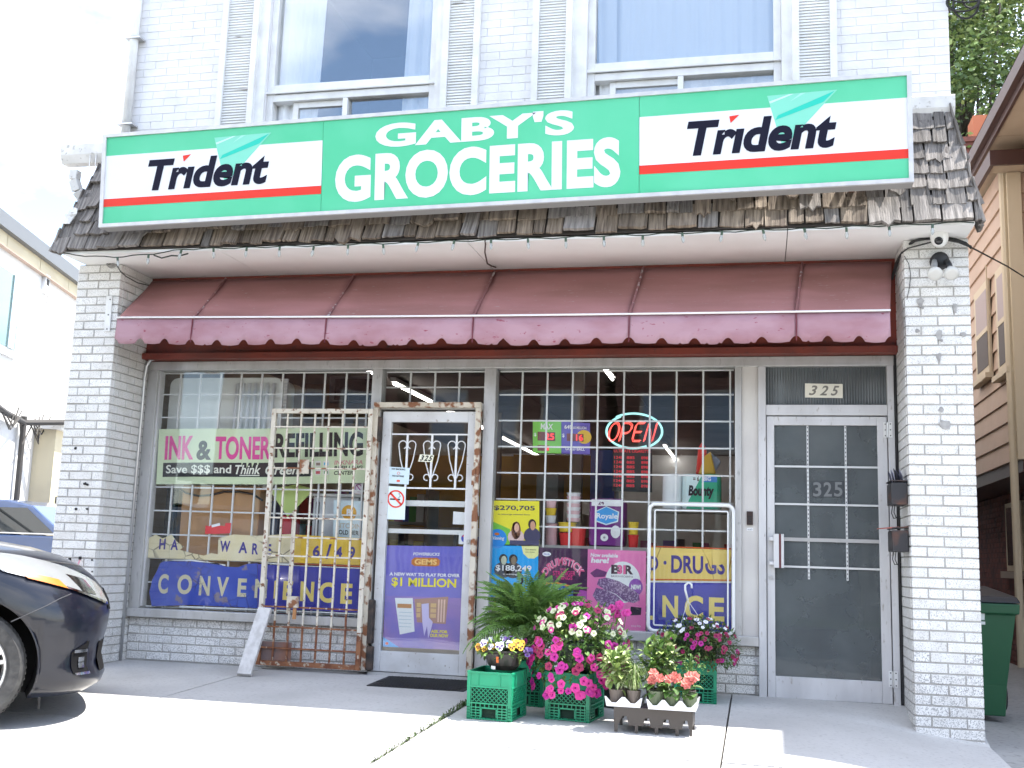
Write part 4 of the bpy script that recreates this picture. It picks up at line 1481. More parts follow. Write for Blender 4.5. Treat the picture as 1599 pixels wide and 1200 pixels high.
p2.text('in winnings & prizes', 0.30, 0.42, 0.85, 0.46, WHT, 0.01, 0, 4)
p3 = Panel('poster', [(-1.640, 0.574, 0.499), (-1.259, 0.574, 0.515), (-1.260, 0.574, 0.994), (-1.635, 0.574, 0.993)], mat('dark_plum_poster', (0.035, 0.012, 0.05), 0.4, col2=(0.10, 0.02, 0.09), nscale=5), 'dark purple ice cream poster with arched DRUMSTICK lettering', 'poster')
g_, f__, _ = glyphs('DRUMSTICK', 0.05, 0.0, 1.05)
for mm, grow, lay in ((ink((0.72, 0.46, 0.56)), 0.035, 2), (ink((0.62, 0.10, 0.22)), 0.0, 3)):
    g_, f__, _ = glyphs('DRUMSTICK', 0.025 + grow, 0.0, 1.05)
    vv = []
    for x, y in g_:
        a = math.radians(146 - 112 * x)
        r_ = 0.40 + 0.13 * y
        vv.append(p3.at(0.51 + r_ * math.cos(a) * 1.02, 0.34 + r_ * math.sin(a) * 0.98, 0.0009 * lay))
    MB().add(vv, f__).build('lettering', mm, p3.o)
p3.text('WILD', 0.44, 0.655, 0.56, 0.69, ink((0.5, 0.08, 0.2)), 0.02)
p3.text('STRANGER', 0.30, 0.575, 0.76, 0.645, ink((0.62, 0.03, 0.18)), 0.01)
p3.text('THINGS', 0.36, 0.51, 0.70, 0.57, ink((0.62, 0.03, 0.18)), 0.01)
p3.disc(0.16, 0.90, 0.09, 0.035, WHT, 'badge', 1)
p3.text('Nestle', 0.10, 0.885, 0.22, 0.915, ink((0.05, 0.1, 0.4)), 0.0)
p3.poly([(0, 0), (0.72, 0), (0.72, 0.36), (0.66, 0.42), (0, 0.46)], ink((0.03, 0.08, 0.34)), 'blue_block', 1)
p3.poly([(0, 0.46), (0.40, 0.47), (0.70, 0.42), (0.70, 0.385), (0.4, 0.44), (0, 0.43)], ink((0.55, 0.20, 0.05)), 'torn_edge', 2)
p3.disc(0.28, 0.34, 0.17, 0.05, ink((0.5, 0.55, 0.62)), 'print', 2)
p3.poly([(0.74, 0.0), (1.0, 0.0), (1.0, 0.34), (0.86, 0.36), (0.76, 0.2)], ink((0.32, 0.06, 0.28)), 'print', 1)
p4 = Panel('poster', [(-1.261, 0.574, 0.397), (-0.817, 0.574, 0.403), (-0.820, 0.574, 0.988), (-1.260, 0.574, 0.990)], mat('pink_poster', (0.82, 0.21, 0.46), 0.45, col2=(0.77, 0.18, 0.42), nscale=4), 'pink ice cream poster with BR logo in the right window', 'poster')
p4.text('Now available', 0.05, 0.905, 0.52, 0.955, ink((0.78, 0.70, 0.74)), 0.03, 0.1)
p4.text('here!', 0.06, 0.83, 0.37, 0.90, WHT, 0.045, 0.1)
p4.disc(0.61, 0.60, 0.30, 0.26, ink((0.66, 0.72, 0.66)), 'disc', 1, 28)
p4.text('B', 0.41, 0.70, 0.565, 0.815, ink((0.06, 0.035, 0.05)), 0.05, 0, 2)
p4.text('3', 0.515, 0.70, 0.60, 0.815, ink((0.62, 0.12, 0.27)), 0.05, 0, 3)
p4.text('1', 0.615, 0.70, 0.655, 0.815, ink((0.62, 0.12, 0.27)), 0.05, 0, 3)
p4.text('R', 0.635, 0.70, 0.785, 0.815, ink((0.06, 0.035, 0.05)), 0.05, 0, 2)
p4.text('BASKIN-ROBBINS', 0.41, 0.660, 0.78, 0.684, ink((0.1, 0.06, 0.08)), 0.0, 0, 2)
m_ice = mat('printed_ice_cream', (0.16, 0.075, 0.20), 0.5, spots=(90, 0.5, 0.56, (0.42, 0.30, 0.44)))
p4.poly([(0.17, 0.56), (0.20, 0.63), (0.34, 0.65), (0.55, 0.61), (0.75, 0.53), (0.88, 0.46), (0.90, 0.38), (0.80, 0.345), (0.64, 0.365), (0.5, 0.45), (0.30, 0.50)], m_ice, 'ice_cream', 3)
p4.poly([(0.10, 0.42), (0.16, 0.52), (0.30, 0.50), (0.50, 0.44), (0.62, 0.36), (0.58, 0.29), (0.42, 0.27), (0.22, 0.31)], m_ice, 'ice_cream', 4)
p4.poly([(0.05, 0.70), (0.16, 0.76), (0.34, 0.72), (0.30, 0.66), (0.12, 0.65)], ink((0.13, 0.04, 0.13)), 'chocolate', 2)
p4.poly([(0.74, 0.19), (0.92, 0.20), (0.93, 0.29), (0.75, 0.30)], ink((0.03, 0.015, 0.035)), 'chocolate', 2)
p4.disc(0.83, 0.545, 0.12, 0.105, ink((0.22, 0.06, 0.33)), 'badge', 2)
p4.text('NEW!', 0.755, 0.515, 0.915, 0.575, WHT, 0.04, 0, 5)
p4.text('scoop shop', 0.76, 0.045, 0.92, 0.075, WHT)

m_pb = mat('violet_blue_poster', (0.13, 0.12, 0.52), 0.45, col2=(0.19, 0.17, 0.58), nscale=3)
p5 = Panel('poster', [(-2.842, 0.551, 0.196), (-2.205, 0.551, 0.198), (-2.201, 0.551, 0.981), (-2.852, 0.551, 0.972)], m_pb, 'violet lottery poster reading $1 MILLION on the shop door', 'poster')
p5.rect(0, 0, 1, 0.50, mat('mauve_poster', (0.30, 0.18, 0.50), 0.45, col2=(0.18, 0.14, 0.52), nscale=4), 'lower_field', 1)
p5.text('POWERBUCKS', 0.34, 0.905, 0.67, 0.935, WHT, 0.02, 0.15)
p5.poly([(0.32, 0.86), (0.36, 0.885), (0.64, 0.885), (0.68, 0.86), (0.67, 0.81), (0.62, 0.80), (0.36, 0.80), (0.32, 0.82)], ink((0.42, 0.14, 0.03)), 'badge', 1)
p5.text('GEMS', 0.36, 0.815, 0.64, 0.87, ink((0.72, 0.42, 0.14)), 0.04)
p5.text('A NEW WAY TO PLAY FOR OVER', 0.05, 0.70, 0.93, 0.733, WHT, 0.035)
p5.text('$1 MILLION', 0.08, 0.585, 0.89, 0.685, ink((0.78, 0.58, 0.02)), 0.03)
p5.poly([(0.13, 0.48), (0.355, 0.485), (0.395, 0.16), (0.21, 0.125)], ink((0.66, 0.76, 0.80)), 'ticket', 2)
p5.rect(0.165, 0.385, 0.345, 0.425, ink((0.42, 0.18, 0.08)), 'ticket_print', 3)
for k in range(5):
    p5.rect(0.19, 0.34 - 0.035 * k, 0.35, 0.345 - 0.035 * k, ink((0.35, 0.45, 0.5)), 'ticket_print', 3)
p5.poly([(0.375, 0.475), (0.80, 0.51), (0.78, 0.245), (0.42, 0.25)], ink((0.36, 0.20, 0.16)), 'ticket', 2)
for k in range(3):
    p5.rect(0.41, 0.40 - 0.05 * k, 0.46, 0.44 - 0.05 * k, ink((0.55, 0.36, 0.18)), 'ticket_print', 3)
    p5.rect(0.585, 0.40 - 0.05 * k, 0.655, 0.44 - 0.05 * k, ink((0.55, 0.36, 0.18)), 'ticket_print', 3)
    p5.rect(0.675 + 0.035 * k, 0.26, 0.695 + 0.035 * k, 0.48, ink((0.62, 0.42, 0.34)), 'ticket_print', 3)
p5.poly([(0.47, 0.43), (0.56, 0.44), (0.57, 0.30), (0.62, 0.26), (0.60, 0.18), (0.57, 0.10), (0.55, 0.22), (0.52, 0.12), (0.49, 0.25)], ink((0.50, 0.44, 0.66)), 'tear', 4)
p5.text('ASK FOR', 0.60, 0.155, 0.81, 0.185, ink((0.66, 0.55, 0.05)), 0.05)
p5.text('OUR NOW', 0.59, 0.115, 0.82, 0.147, ink((0.66, 0.55, 0.05)), 0.05)
p5.poly([(0, 0), (0.21, 0), (0, 0.095)], ink((0.06, 0.30, 0.66)), 'corner_flash', 2)
p5.disc(0.05, 0.033, 0.02, 0.014, ink((0.6, 0.12, 0.05)), 'badge', 3)

sn = Panel('notice', [(-2.861, 0.521, 1.457), (-2.686, 0.521, 1.450), (-2.682, 0.521, 1.581), (-2.863, 0.521, 1.589)], ink((0.50, 0.60, 0.64)), 'pale blue no smoking no eating notice on the shop door', 'notice')
sn.text('NO SMOKING', 0.18, 0.83, 0.80, 0.93, BLK, 0.03)
sn.ring(0.5, 0.64, 0.07, 0.085, 0.25, ink((0.6, 0.1, 0.06)), 'symbol')
sn.text('NO EATING', 0.22, 0.42, 0.76, 0.52, BLK, 0.03)
sn.rect(0.43, 0.12, 0.58, 0.24, ink((0.6, 0.1, 0.06)), 'symbol')
sm_ = Panel('notice', [(-2.862, 0.521, 1.175), (-2.704, 0.521, 1.174), (-2.706, 0.521, 1.430), (-2.866, 0.521, 1.437)], ink((0.60, 0.68, 0.70)), 'white notice with red prohibition ring on the shop door', 'notice')
sm_.ring(0.5, 0.62, 0.44, 0.27, 0.17, ink((0.66, 0.05, 0.03)), 'ring', 3, 32)
sm_.poly([(0.155, 0.775), (0.225, 0.82), (0.845, 0.465), (0.775, 0.42)], ink((0.66, 0.05, 0.03)), 'slash', 3)
sm_.rect(0.20, 0.585, 0.72, 0.63, BLK, 'cigarette', 2)
sm_.poly([(0.60, 0.65), (0.70, 0.72), (0.62, 0.78), (0.70, 0.83), (0.74, 0.80), (0.68, 0.77), (0.76, 0.71), (0.66, 0.65)], ink((0.3, 0.32, 0.33)), 'smoke', 2)
dpn = Panel('number_plate', [(-2.616, 0.521, 1.633), (-2.500, 0.521, 1.629), (-2.487, 0.521, 1.685), (-2.603, 0.521, 1.689)], ink((0.70, 0.66, 0.52)), 'small tilted cream 325 plate on the shop door scrolls', 'house number')
for i, ch in enumerate('325'):
    dpn.text(ch, 0.08 + 0.30 * i, 0.12, 0.34 + 0.30 * i, 0.90, BLK, 0.03, 0.2)
cd = Panel('card', [(-2.321, 0.551, 1.150), (-2.177, 0.551, 1.149), (-2.175, 0.551, 1.242), (-2.320, 0.551, 1.249)], WHT, 'blank white card behind the shop door glass', 'card')
st = Panel('sticker', [(-2.268, 0.551, 0.999), (-2.165, 0.551, 0.997), (-2.164, 0.551, 1.085), (-2.267, 0.551, 1.087)], ink((0.66, 0.68, 0.72)), 'small round red and blue debit sticker on the shop door', 'sticker')
st.disc(0.5, 0.52, 0.32, 0.36, ink((0.05, 0.07, 0.42)), 'disc', 1)
st.disc(0.5, 0.60, 0.26, 0.24, ink((0.62, 0.04, 0.05)), 'disc', 2, 12, 0, math.pi)
pl = Panel('sticker', [(-2.128, 0.513, 1.217), (-2.103, 0.513, 1.218), (-2.108, 0.513, 1.341), (-2.133, 0.513, 1.340)], ink((0.60, 0.59, 0.57)), 'narrow pull label on the right stile of the shop door', 'sticker')
for k, ch in enumerate('LLUP'):
    pl.text(ch, 0.15, 0.06 + 0.235 * k, 0.85, 0.06 + 0.235 * k + 0.19, BLK, 0.02)
bc = Panel('poster', [(-3.332, 0.620, 1.020), (-3.076, 0.620, 1.012), (-3.088, 0.620, 1.317), (-3.345, 0.620, 1.322)], ink((0.52, 0.62, 0.66)), 'pale bitcoin sold here sheet inside the left window', 'poster')
bc.disc(0.52, 0.68, 0.25, 0.20, ink((0.62, 0.32, 0.03)), 'coin', 1)
bc.text('B', 0.44, 0.60, 0.60, 0.78, ink((0.7, 0.7, 0.68)), 0.05)
bc.text('BITCOIN', 0.12, 0.27, 0.92, 0.40, ink((0.45, 0.40, 0.32)), 0.02)
bc.text('SOLD HERE', 0.12, 0.10, 0.92, 0.22, BLK, 0.02)
ns = Panel('notice', [(-3.173, 0.620, 1.377), (-3.102, 0.620, 1.373), (-3.102, 0.620, 1.460), (-3.173, 0.620, 1.459)], ink((0.62, 0.58, 0.62)), 'tiny purple no smoking sign inside the left window', 'notice')
ns.ring(0.5, 0.55, 0.42, 0.38, 0.2, ink((0.30, 0.05, 0.25)), 'ring', 2)
ns.poly([(0.2, 0.78), (0.28, 0.85), (0.82, 0.32), (0.74, 0.25)], ink((0.30, 0.05, 0.25)), 'slash', 2)
gp = Panel('paper', [(-3.753, 0.660, 1.176), (-3.533, 0.660, 1.409), (-3.698, 0.660, 1.443), (-3.933, 0.660, 1.402)], ink((0.42, 0.52, 0.18)), 'lime paper sheet hanging crooked inside the left window', 'paper')
rp = MB().prism([(-4.430, 1.020), (-4.430, 1.088), (-4.395, 1.083), (-4.379, 1.094), (-4.305, 1.107), (-4.298, 1.091), (-4.258, 1.087), (-4.254, 1.113), (-4.203, 1.114), (-4.208, 1.031), (-4.315, 1.023)], YP, YP + 0.001).build('sticker', ink((0.58, 0.03, 0.03)))
tag(rp, 'torn red sticker remnant on the left window glass', 'sticker')
MB().prism([(-4.378, 1.094), (-4.305, 1.112), (-4.298, 1.091), (-4.371, 1.074)], YP - 0.001, YP - 0.0005).build('torn_white', WHT, rp)

# neon open sign ---------------------------------------------------
m_neon_r = mat('red_neon', (1.0, 0.09, 0.07), 0.4, emit=0.62)
m_neon_c = mat('cyan_neon', (0.38, 0.88, 0.86), 0.4, emit=0.30)
ns_ = thing('neon_sign', 'red neon OPEN sign in a cyan oval in the right window', 'neon sign', (-0.939, 0.660, 1.899))
ec = Vector((-0.939, 0.660, 1.899))
ex, ez = -0.718 - ec.x, 2.038 - ec.z


def oval(a0, a1, k):
    return [(ec.x + ex * k * math.cos(math.radians(a0 + (a1 - a0) * i / 40)), 0.66, ec.z + ez * k * math.sin(math.radians(a0 + (a1 - a0) * i / 40))) for i in range(41)]


MB().tube(oval(-55, 128, 1.0), 0.009, 6).build('oval_tube', m_neon_c, ns_, smooth=True)
MB().tube(oval(118, 300, 0.94), 0.009, 6).build('oval_tube', m_neon_c, ns_, smooth=True)
lx0, lx1 = -1.131, -0.751
lw = (lx1 - lx0) / 4
lh = 1.963 - 1.824
lz = 1.824
STROKES = {'O': [[(0.5 + 0.42 * math.cos(math.radians(t)), 0.5 + 0.5 * math.sin(math.radians(t))) for t in range(0, 361, 20)]],
           'P': [[(0.1, 0), (0.1, 1), (0.6, 1), (0.85, 0.88), (0.88, 0.7), (0.75, 0.5), (0.5, 0.43), (0.15, 0.43)]],
           'E': [[(0.85, 1), (0.25, 1), (0.12, 0.85), (0.12, 0.15), (0.25, 0), (0.85, 0)], [(0.15, 0.5), (0.75, 0.5)]],
           'N': [[(0.1, 0), (0.1, 1), (0.82, 0), (0.82, 1)]]}
for k, ch in enumerate('OPEN'):
    for stz in STROKES[ch]:
        for off in (-0.0045, 0.0045):
            MB().tube([(lx0 + lw * (k + x * 0.92) + (z - 0.5) * lh * 0.25 + off, 0.655, lz + lh * z + off) for x, z in stz], 0.0042, 5).build('letter_tube', m_neon_r, ns_, smooth=True)
# lottery displays -------------------------------------------------
m_led = mat('red_led', (0.95, 0.05, 0.05), 0.5, emit=0.40)
m_ledoff = ink((0.16, 0.05, 0.05))
l1 = Panel('lottery_display', [(-1.733, 0.700, 1.731), (-1.507, 0.700, 1.726), (-1.514, 0.700, 1.976), (-1.740, 0.700, 1.985)], mat('lit_green', (0.16, 0.45, 0.07), 0.5, emit=0.10), 'green lottery jackpot display with red digits in the right window', 'display', 0.02)
l1.text('MAX', 0.28, 0.74, 0.72, 0.92, ink((0.7, 0.75, 0.8)), 0.03, 0.1)
l1.rect(0.17, 0.38, 0.80, 0.66, m_ledoff, 'screen', 1)
l1.text('25', 0.44, 0.42, 0.76, 0.62, m_led, 0.02)
l1.text('$', 0.04, 0.50, 0.13, 0.62, WHT, 0.02)
l1.rect(0.17, 0.06, 0.58, 0.24, m_ledoff, 'screen', 1)
l1.text('1', 0.50, 0.08, 0.57, 0.22, m_led, 0.03)
l2 = Panel('lottery_display', [(-1.504, 0.700, 1.726), (-1.279, 0.700, 1.721), (-1.285, 0.700, 1.967), (-1.511, 0.700, 1.976)], mat('lit_violet', (0.10, 0.08, 0.34), 0.5, emit=0.10), 'violet lottery display with gold ball lettering in the right window', 'display', 0.02)
l2.disc(0.80, 0.55, 0.26, 0.22, ink((0.66, 0.42, 0.06)), 'ball', 1)
l2.text('649', 0.11, 0.78, 0.38, 0.91, WHT, 0.03)
l2.text('60 MILLION', 0.42, 0.79, 0.88, 0.88, WHT, 0.02)
l2.rect(0.19, 0.40, 0.78, 0.64, m_ledoff, 'screen', 2)
l2.text('16', 0.52, 0.42, 0.76, 0.62, m_led, 0.02, 0, 3)
l2.text('$', 0.03, 0.50, 0.11, 0.63, WHT, 0.02)
l2.text('GOLD BALL', 0.14, 0.11, 0.82, 0.20, WHT, 0.02)
m_leddim = mat('dim_red_led', (0.75, 0.03, 0.05), 0.5, emit=0.10)
l3 = Panel('rate_board', [(-1.132, 0.950, 1.457), (-0.818, 0.950, 1.452), (-0.822, 0.950, 1.797), (-1.133, 0.950, 1.799)], mat('charcoal_board', (0.016, 0.019, 0.022), 0.5), 'dark rate board with rows of dim red figures below the neon sign', 'display', 0.03)
l3.text('ULTIMATE CIGARETTE', 0.03, 0.90, 0.97, 0.97, m_leddim, 0.01)
for k in range(7):
    zt_ = 0.80 - 0.108 * k
    l3.text('1248', 0.04, zt_ - 0.05, 0.27, zt_ + 0.015, m_leddim, 0.01)
    l3.text('885', 0.36, zt_ - 0.05, 0.56, zt_ + 0.015, m_leddim, 0.01)
    l3.text('8985', 0.73, zt_ - 0.05, 0.96, zt_ + 0.015, m_leddim, 0.01)

# ---------------------------------------------------------------- security gate folded back over the left window
YGt = 0.435
gate = thing('security_gate', 'rusty cream steel security gate swung open across the left window', 'gate', (-3.0, YGt, 0.0))
gL0, gL1 = Vector((-3.786, 0.435, 0.002)), Vector((-3.818, 0.435, 2.031))
gxl = (gL0.x + gL1.x) / 2 - 0.02
gxr = -2.995
gzb, gzt = 0.02, 2.037


def gbar(nm, a, b, w, h, m):
    return MB().bar(a, b, w, h, up=(0, 1, 0)).build(nm, m, gate)


zsplit = 0.42
for x in (gxl, gxr):
    gbar('stile', (x, YGt, gzb), (x, YGt, 0.22 if x == gxl else 0.3), 0.036, 0.034, m_rust)
    gbar('stile', (x, YGt, 0.2205 if x == gxl else 0.3005), (x, YGt, gzt), 0.036, 0.034, m_cream)
gbar('rail', (gxl + 0.02, YGt, gzt - 0.018), (gxr - 0.02, YGt, gzt - 0.018), 0.036, 0.034, m_cream)
gbar('rail', (gxl + 0.02, YGt, gzb + 0.018), (gxr - 0.02, YGt, gzb + 0.018), 0.036, 0.034, m_rust)
for z, m_ in ((1.890, m_cream), (1.718, m_cream), (1.558, m_rusty), (1.163, m_cream), (1.011, m_rusty), (0.865, m_cream), (0.470, m_rust), (0.317, m_rust), (0.155, m_rust)):
    gbar('rail', (gxl + 0.02, YGt - 0.012, z), (gxr - 0.02, YGt - 0.012, z), 0.012, 0.010, m_)
for k in range(6):
    x = gxl + (gxr - gxl) * (k + 1) / 7.0
    zc = 0.34 + RND.uniform(-0.08, 0.10)
    gbar('bar', (x, YGt, gzb + 0.038), (x, YGt, zc), 0.014, 0.012, m_rust)
    gbar('bar', (x, YGt, zc + 0.0005), (x, YGt, gzt - 0.038), 0.014, 0.012, m_cream)
xk = gxl + (gxr - gxl) * 2 / 7.0
gbar('lock_stile', (xk - 0.018, YGt + 0.02, 0.42), (xk - 0.018, YGt + 0.02, 1.22), 0.03, 0.012, m_cream)
lb = box('lock_box', xk - 0.01, xk + 0.085, YGt - 0.045, YGt - 0.018, 0.468, 0.556, m_rusty, gate, bevel=0.004)
box('bolt', xk + 0.045, xk + 0.072, YGt - 0.040, YGt - 0.028, 0.381, 0.464, mat('orange_rust', (0.42, 0.2, 0.08), 0.8), lb)
box('lock_plate', xk + 0.02, xk + 0.10, YGt - 0.03, YGt - 0.018, 1.514, 1.627, m_rusty, gate, bevel=0.003)
box('base_plate', gxl + 0.02, gxl + 0.27, YGt + 0.004, YGt + 0.008, 0.058, 0.20, mat('brown_plate', (0.17, 0.12, 0.115), 0.8, col2=(0.25, 0.12, 0.08), nscale=10), gate)

# plank propping the gate
pb = Vector((-3.731, 0.020, -0.029))
pk = MB().bar((pb.x, pb.y, pb.z + 0.012), (-3.764, 0.375, 0.452), 0.105, 0.036, up=(0.15, -1, 0.5)).build('plank', mat('weathered_plank', (0.62, 0.60, 0.58), 0.8, col2=(0.48, 0.46, 0.44), nscale=3, stretch=(8, 8, 0.5), bump=0.3, bscale=12), bevel=0.003)
tag(pk, 'weathered pale plank propped against the open security gate', 'plank')

# door mat
ma = [Vector(p) for p in ((-2.699, -0.031, -0.030), (-2.021, -0.042, -0.031), (-2.147, 0.538, -0.010), (-2.754, 0.466, -0.013))]
mx0, mx1, my0, my1 = -2.74, -2.02, -0.06, 0.44
mt = sheet(mx0, mx1, my0, my1, 0.12, 0.006, 0.012).build('door_mat', mat('black_mat', (0.028, 0.028, 0.03), 0.85, bump=0.5, bscale=70))
tag(mt, 'black ribbed rubber mat in front of the shop door', 'door mat')
rb = MB()
n = 26
for k in range(-14, n):
    x = mx0 + (mx1 - mx0) * k / n
    for sg_ in (1, -1):
        a = (x, my0 + 0.01) if sg_ == 1 else (x, my1 - 0.01)
        L_ = 0.48
        pts_ = []
        for t in range(7):
            xx, yy = a[0] + L_ * t / 6 * 0.8, a[1] + sg_ * (my1 - my0 - 0.02) * t / 6
            if mx0 + 0.01 < xx < mx1 - 0.01:
                pts_.append((xx, yy, gz(xx, yy) + 0.0065))
        if len(pts_) > 1:
            rb.tube(pts_, 0.0035, 4)
rb.build('ribs', m_black, mt, kind='stuff')


# ---------------------------------------------------------------- shop interior
IX0, IX1, IY0, IY1, IZ1 = -5.15, -0.03, 0.66, 13.6, 2.78
m_ceil = mat('stained_ceiling', (0.17, 0.15, 0.135), 0.9, col2=(0.13, 0.115, 0.10), nscale=2)
m_floor_in = mat('shop_floor', (0.20, 0.18, 0.16), 0.5, col2=(0.15, 0.135, 0.12), nscale=3)
m_wall_in = mat('tan_wall', (0.33, 0.27, 0.20), 0.8, col2=(0.28, 0.23, 0.17), nscale=2)
m_ochre = mat('ochre_wall', (0.50, 0.28, 0.045), 0.8, col2=(0.44, 0.24, 0.04), nscale=2)
box('shop_floor', IX0, IX1, 0.62, IY1, -0.10, 0.0, m_floor_in, shop)
cl = box('shop_ceiling', IX0, IX1, 0.62, IY1, IZ1 + 0.01, IZ1 + 0.06, m_ceil, shop)
for i in range(4):
    for j in range(8):
        x0 = IX0 + (IX1 - IX0) * i / 4
        y0 = 0.64 + 1.6 * j
        box('ceiling_tile', x0 + 0.012, x0 + (IX1 - IX0) / 4 - 0.012, y0 + 0.012, y0 + 1.588, IZ1 - 0.004, IZ1 + 0.006, m_ceil, cl)
box('interior_wall', IX0 - 0.03, IX0, 0.63, IY1, 0, IZ1, m_wall_in, shop)
box('interior_wall', IX1, IX1 + 0.03, 0.66, IY1, 0, IZ1, m_wall_in, shop)
box('interior_wall', IX0, IX1, IY1, IY1 + 0.05, 0, IZ1, m_ochre, shop)
box('bulkhead', -2.9, -1.9, 5.2, 5.3, 1.62, 2.15, m_ochre, shop)
box('bulkhead', -4.9, -3.1, 7.0, 7.1, 1.3, 2.3, m_ochre, shop)
m_lamp = mat('fluorescent_tube', (1.0, 0.97, 0.92), 0.4, emit=4.5)
m_fix = mat('lamp_housing', (0.6, 0.6, 0.58), 0.5)
for x, y0, ln, lab in ((-3.79, 2.40, 0.55, 'nearest, short lit tube in the left row of ceiling lights'), (-3.79, 3.2, 1.45, 'second lit tube in the left row, above the shop door'), (-3.79, 4.9, 1.2, 'third lit tube in the left row of ceiling lights'), (-3.79, 6.3, 1.5, 'fourth lit tube in the left row, right of the shop door'),
                       (-3.79, 8.2, 3.2, 'farthest long lit tube in the left row of ceiling lights'), (-1.42, 2.40, 0.65, 'short lit tube at the top of the right window'), (-1.42, 9.2, 3.2, 'long far lit tube right of the neon sign')):
    t = thing('tube_light', lab, 'ceiling light', (x, y0, 2.76), 'fluorescent tubes on the shop ceiling')
    box('housing', x - 0.03, x + 0.03, y0, y0 + ln, 2.722, 2.765, m_fix, t)
    MB().tube([(x, y0 + 0.02, 2.702), (x, y0 + ln - 0.02, 2.702)], 0.013, 8).build('tube', m_lamp, t)
for x, y in ((-1.595, 2.0), (-3.3, 6.0)):
    c = box('column', x - 0.045, x + 0.045, y, y + 0.09, 0, IZ1 - 0.01, mat('column_tan_%d' % int(y), (0.30, 0.25, 0.20), 0.7), None)
    tag(c, 'thin tan ceiling column %s' % ('behind the lottery displays' if y < 3 else 'deep in the shop behind the door'), 'column')

GOODS = [ink(c, 0.4) for c in ((0.45, 0.03, 0.03), (0.05, 0.10, 0.35), (0.55, 0.42, 0.05), (0.05, 0.25, 0.07), (0.55, 0.55, 0.52), (0.22, 0.05, 0.22), (0.5, 0.2, 0.04), (0.04, 0.04, 0.05), (0.12, 0.35, 0.42), (0.42, 0.10, 0.22))]
m_shelf = mat('shelf_metal', (0.35, 0.33, 0.30), 0.5)


def gondola(x0, x1, y0, y1, h, lab, lv=4):
    g = thing('shelf_unit', lab, 'shelf', ((x0 + x1) / 2, y0, 0))
    for s in range(lv):
        z = 0.1 + s * (h - 0.1) / lv
        box('shelf', x0, x1, y0, y1, z, z + 0.025, m_shelf, g)
    box('upright', x0, x0 + 0.03, y0, y1, 0.0, h, m_shelf, g)
    box('upright', x1 - 0.03, x1, y0, y1, 0.0, h, m_shelf, g)
    mb = MB()
    for s in range(lv):
        z = 0.1 + s * (h - 0.1) / lv + 0.026
        x = x0 + 0.04
        while x < x1 - 0.06:
            w_ = RND.uniform(0.05, 0.11)
            mb.box(x, min(x + w_, x1 - 0.035), y0 + 0.02, y0 + RND.uniform(0.12, 0.2), z, z + RND.uniform(0.10, (h - 0.1) / lv - 0.05), RND.choice(GOODS))
            x += w_ + 0.006
    st_ = mb.build('packed_goods', None, None)
    tag(st_, 'packed coloured goods on the shelf, ' + lab, 'goods', kind='stuff')


gondola(-3.05, -1.85, 3.2, 3.6, 1.15, 'low goods shelf facing the shop door')
gondola(-3.2, -2.2, 6.4, 6.8, 1.5, 'second goods shelf further inside the shop')
gondola(-1.75, -0.15, 2.4, 2.8, 1.15, 'goods shelf behind the right window display')
gondola(-4.9, -3.4, 3.4, 3.8, 1.6, 'goods shelf behind the left window display')

# left window display
m_pale = mat('pale_plastic_sheet', (0.80, 0.82, 0.80), 0.5, col2=(0.74, 0.76, 0.72), nscale=2)
Yc = 0.70
ca, cb = [(-4.931, 1.736), (-3.893, 2.340)]
cz0 = 1.409
v_ = []
cor = rounded(ca[0], cb[0], cz0, cb[1], 0.07, Yc)[:-2]
frz = MB().prism([(p[0], p[2]) for p in cor], Yc, Yc + 0.25).build('display_cabinet', m_pale)
tag(frz, 'pale rounded plastic cabinet behind the top of the left window', 'cabinet')
for k in range(7):
    x = cb[0] - 0.42 + 0.055 * k
    MB().tube([(x, Yc - 0.012, cz0 + 0.02), (x + 0.02, Yc - 0.012, cb[1] - 0.05)], 0.014, 6).build('fold', m_curtain, frz, smooth=True)
m_card = mat('cardboard', (0.50, 0.28, 0.13), 0.8, col2=(0.43, 0.235, 0.105), nscale=3)
ka, kb = [(-4.713, 0.379), (-4.009, 1.421)]
cbx = box('cardboard_box', ka[0], kb[0], 0.66, 0.95, 0.02, kb[1], m_card, bevel=0.006)
tag(cbx, 'large brown cardboard box standing behind the left window', 'box')
box('tape_strip', (ka[0] + kb[0]) / 2 + 0.3, (ka[0] + kb[0]) / 2 + 0.34, 0.6585, 0.6595, 0.1, kb[1] - 0.02, mat('tape', (0.45, 0.28, 0.14), 0.3), cbx)
tag(MB().tube([(-4.752, 0.650, 1.398), (-4.678, 0.650, 1.356), (-4.558, 0.650, 1.332), (-4.431, 0.650, 1.345), (-4.328, 0.650, 1.373), (-4.201, 0.650, 1.375), (-4.068, 0.650, 1.357), (-3.979, 0.650, 1.306)], 0.009, 6).build('cable', m_black), 'dark cable drooping across the cardboard box', 'cable')
for px_, wd, dk in ((-4.881, 0.05, (0.03, 0.03, 0.03)), (-4.844, 0.05, (0.03, 0.05, 0.06))):
    tag(box('dark_board', px_ - wd / 2, px_ + wd / 2, 0.74, 0.79, 0.02, 1.430, ink(dk)), 'narrow dark board standing %s behind the left window' % ('at the jamb' if wd == 0.05 and dk[1] == 0.03 else 'against the cardboard box'), 'board')
bl = box('slatted_blind', -3.976, -3.865, 0.74, 0.76, 2.075, 2.337, ink((0.55, 0.55, 0.58)))
tag(bl, 'short white slatted blind at the top of the left window', 'blind')
for k in range(9):
    z = 2.075 + 0.028 * k
    box('slat', -3.976, -3.865, 0.734, 0.7395, z, z + 0.018, WHT, bl)
mo = box('monitor', -3.719, -3.208, 1.3, 1.36, 2.221, 2.451, mat('screen_bezel', (0.10, 0.10, 0.11), 0.4))
tag(mo, 'wall monitor hanging above the refilling banner', 'monitor')
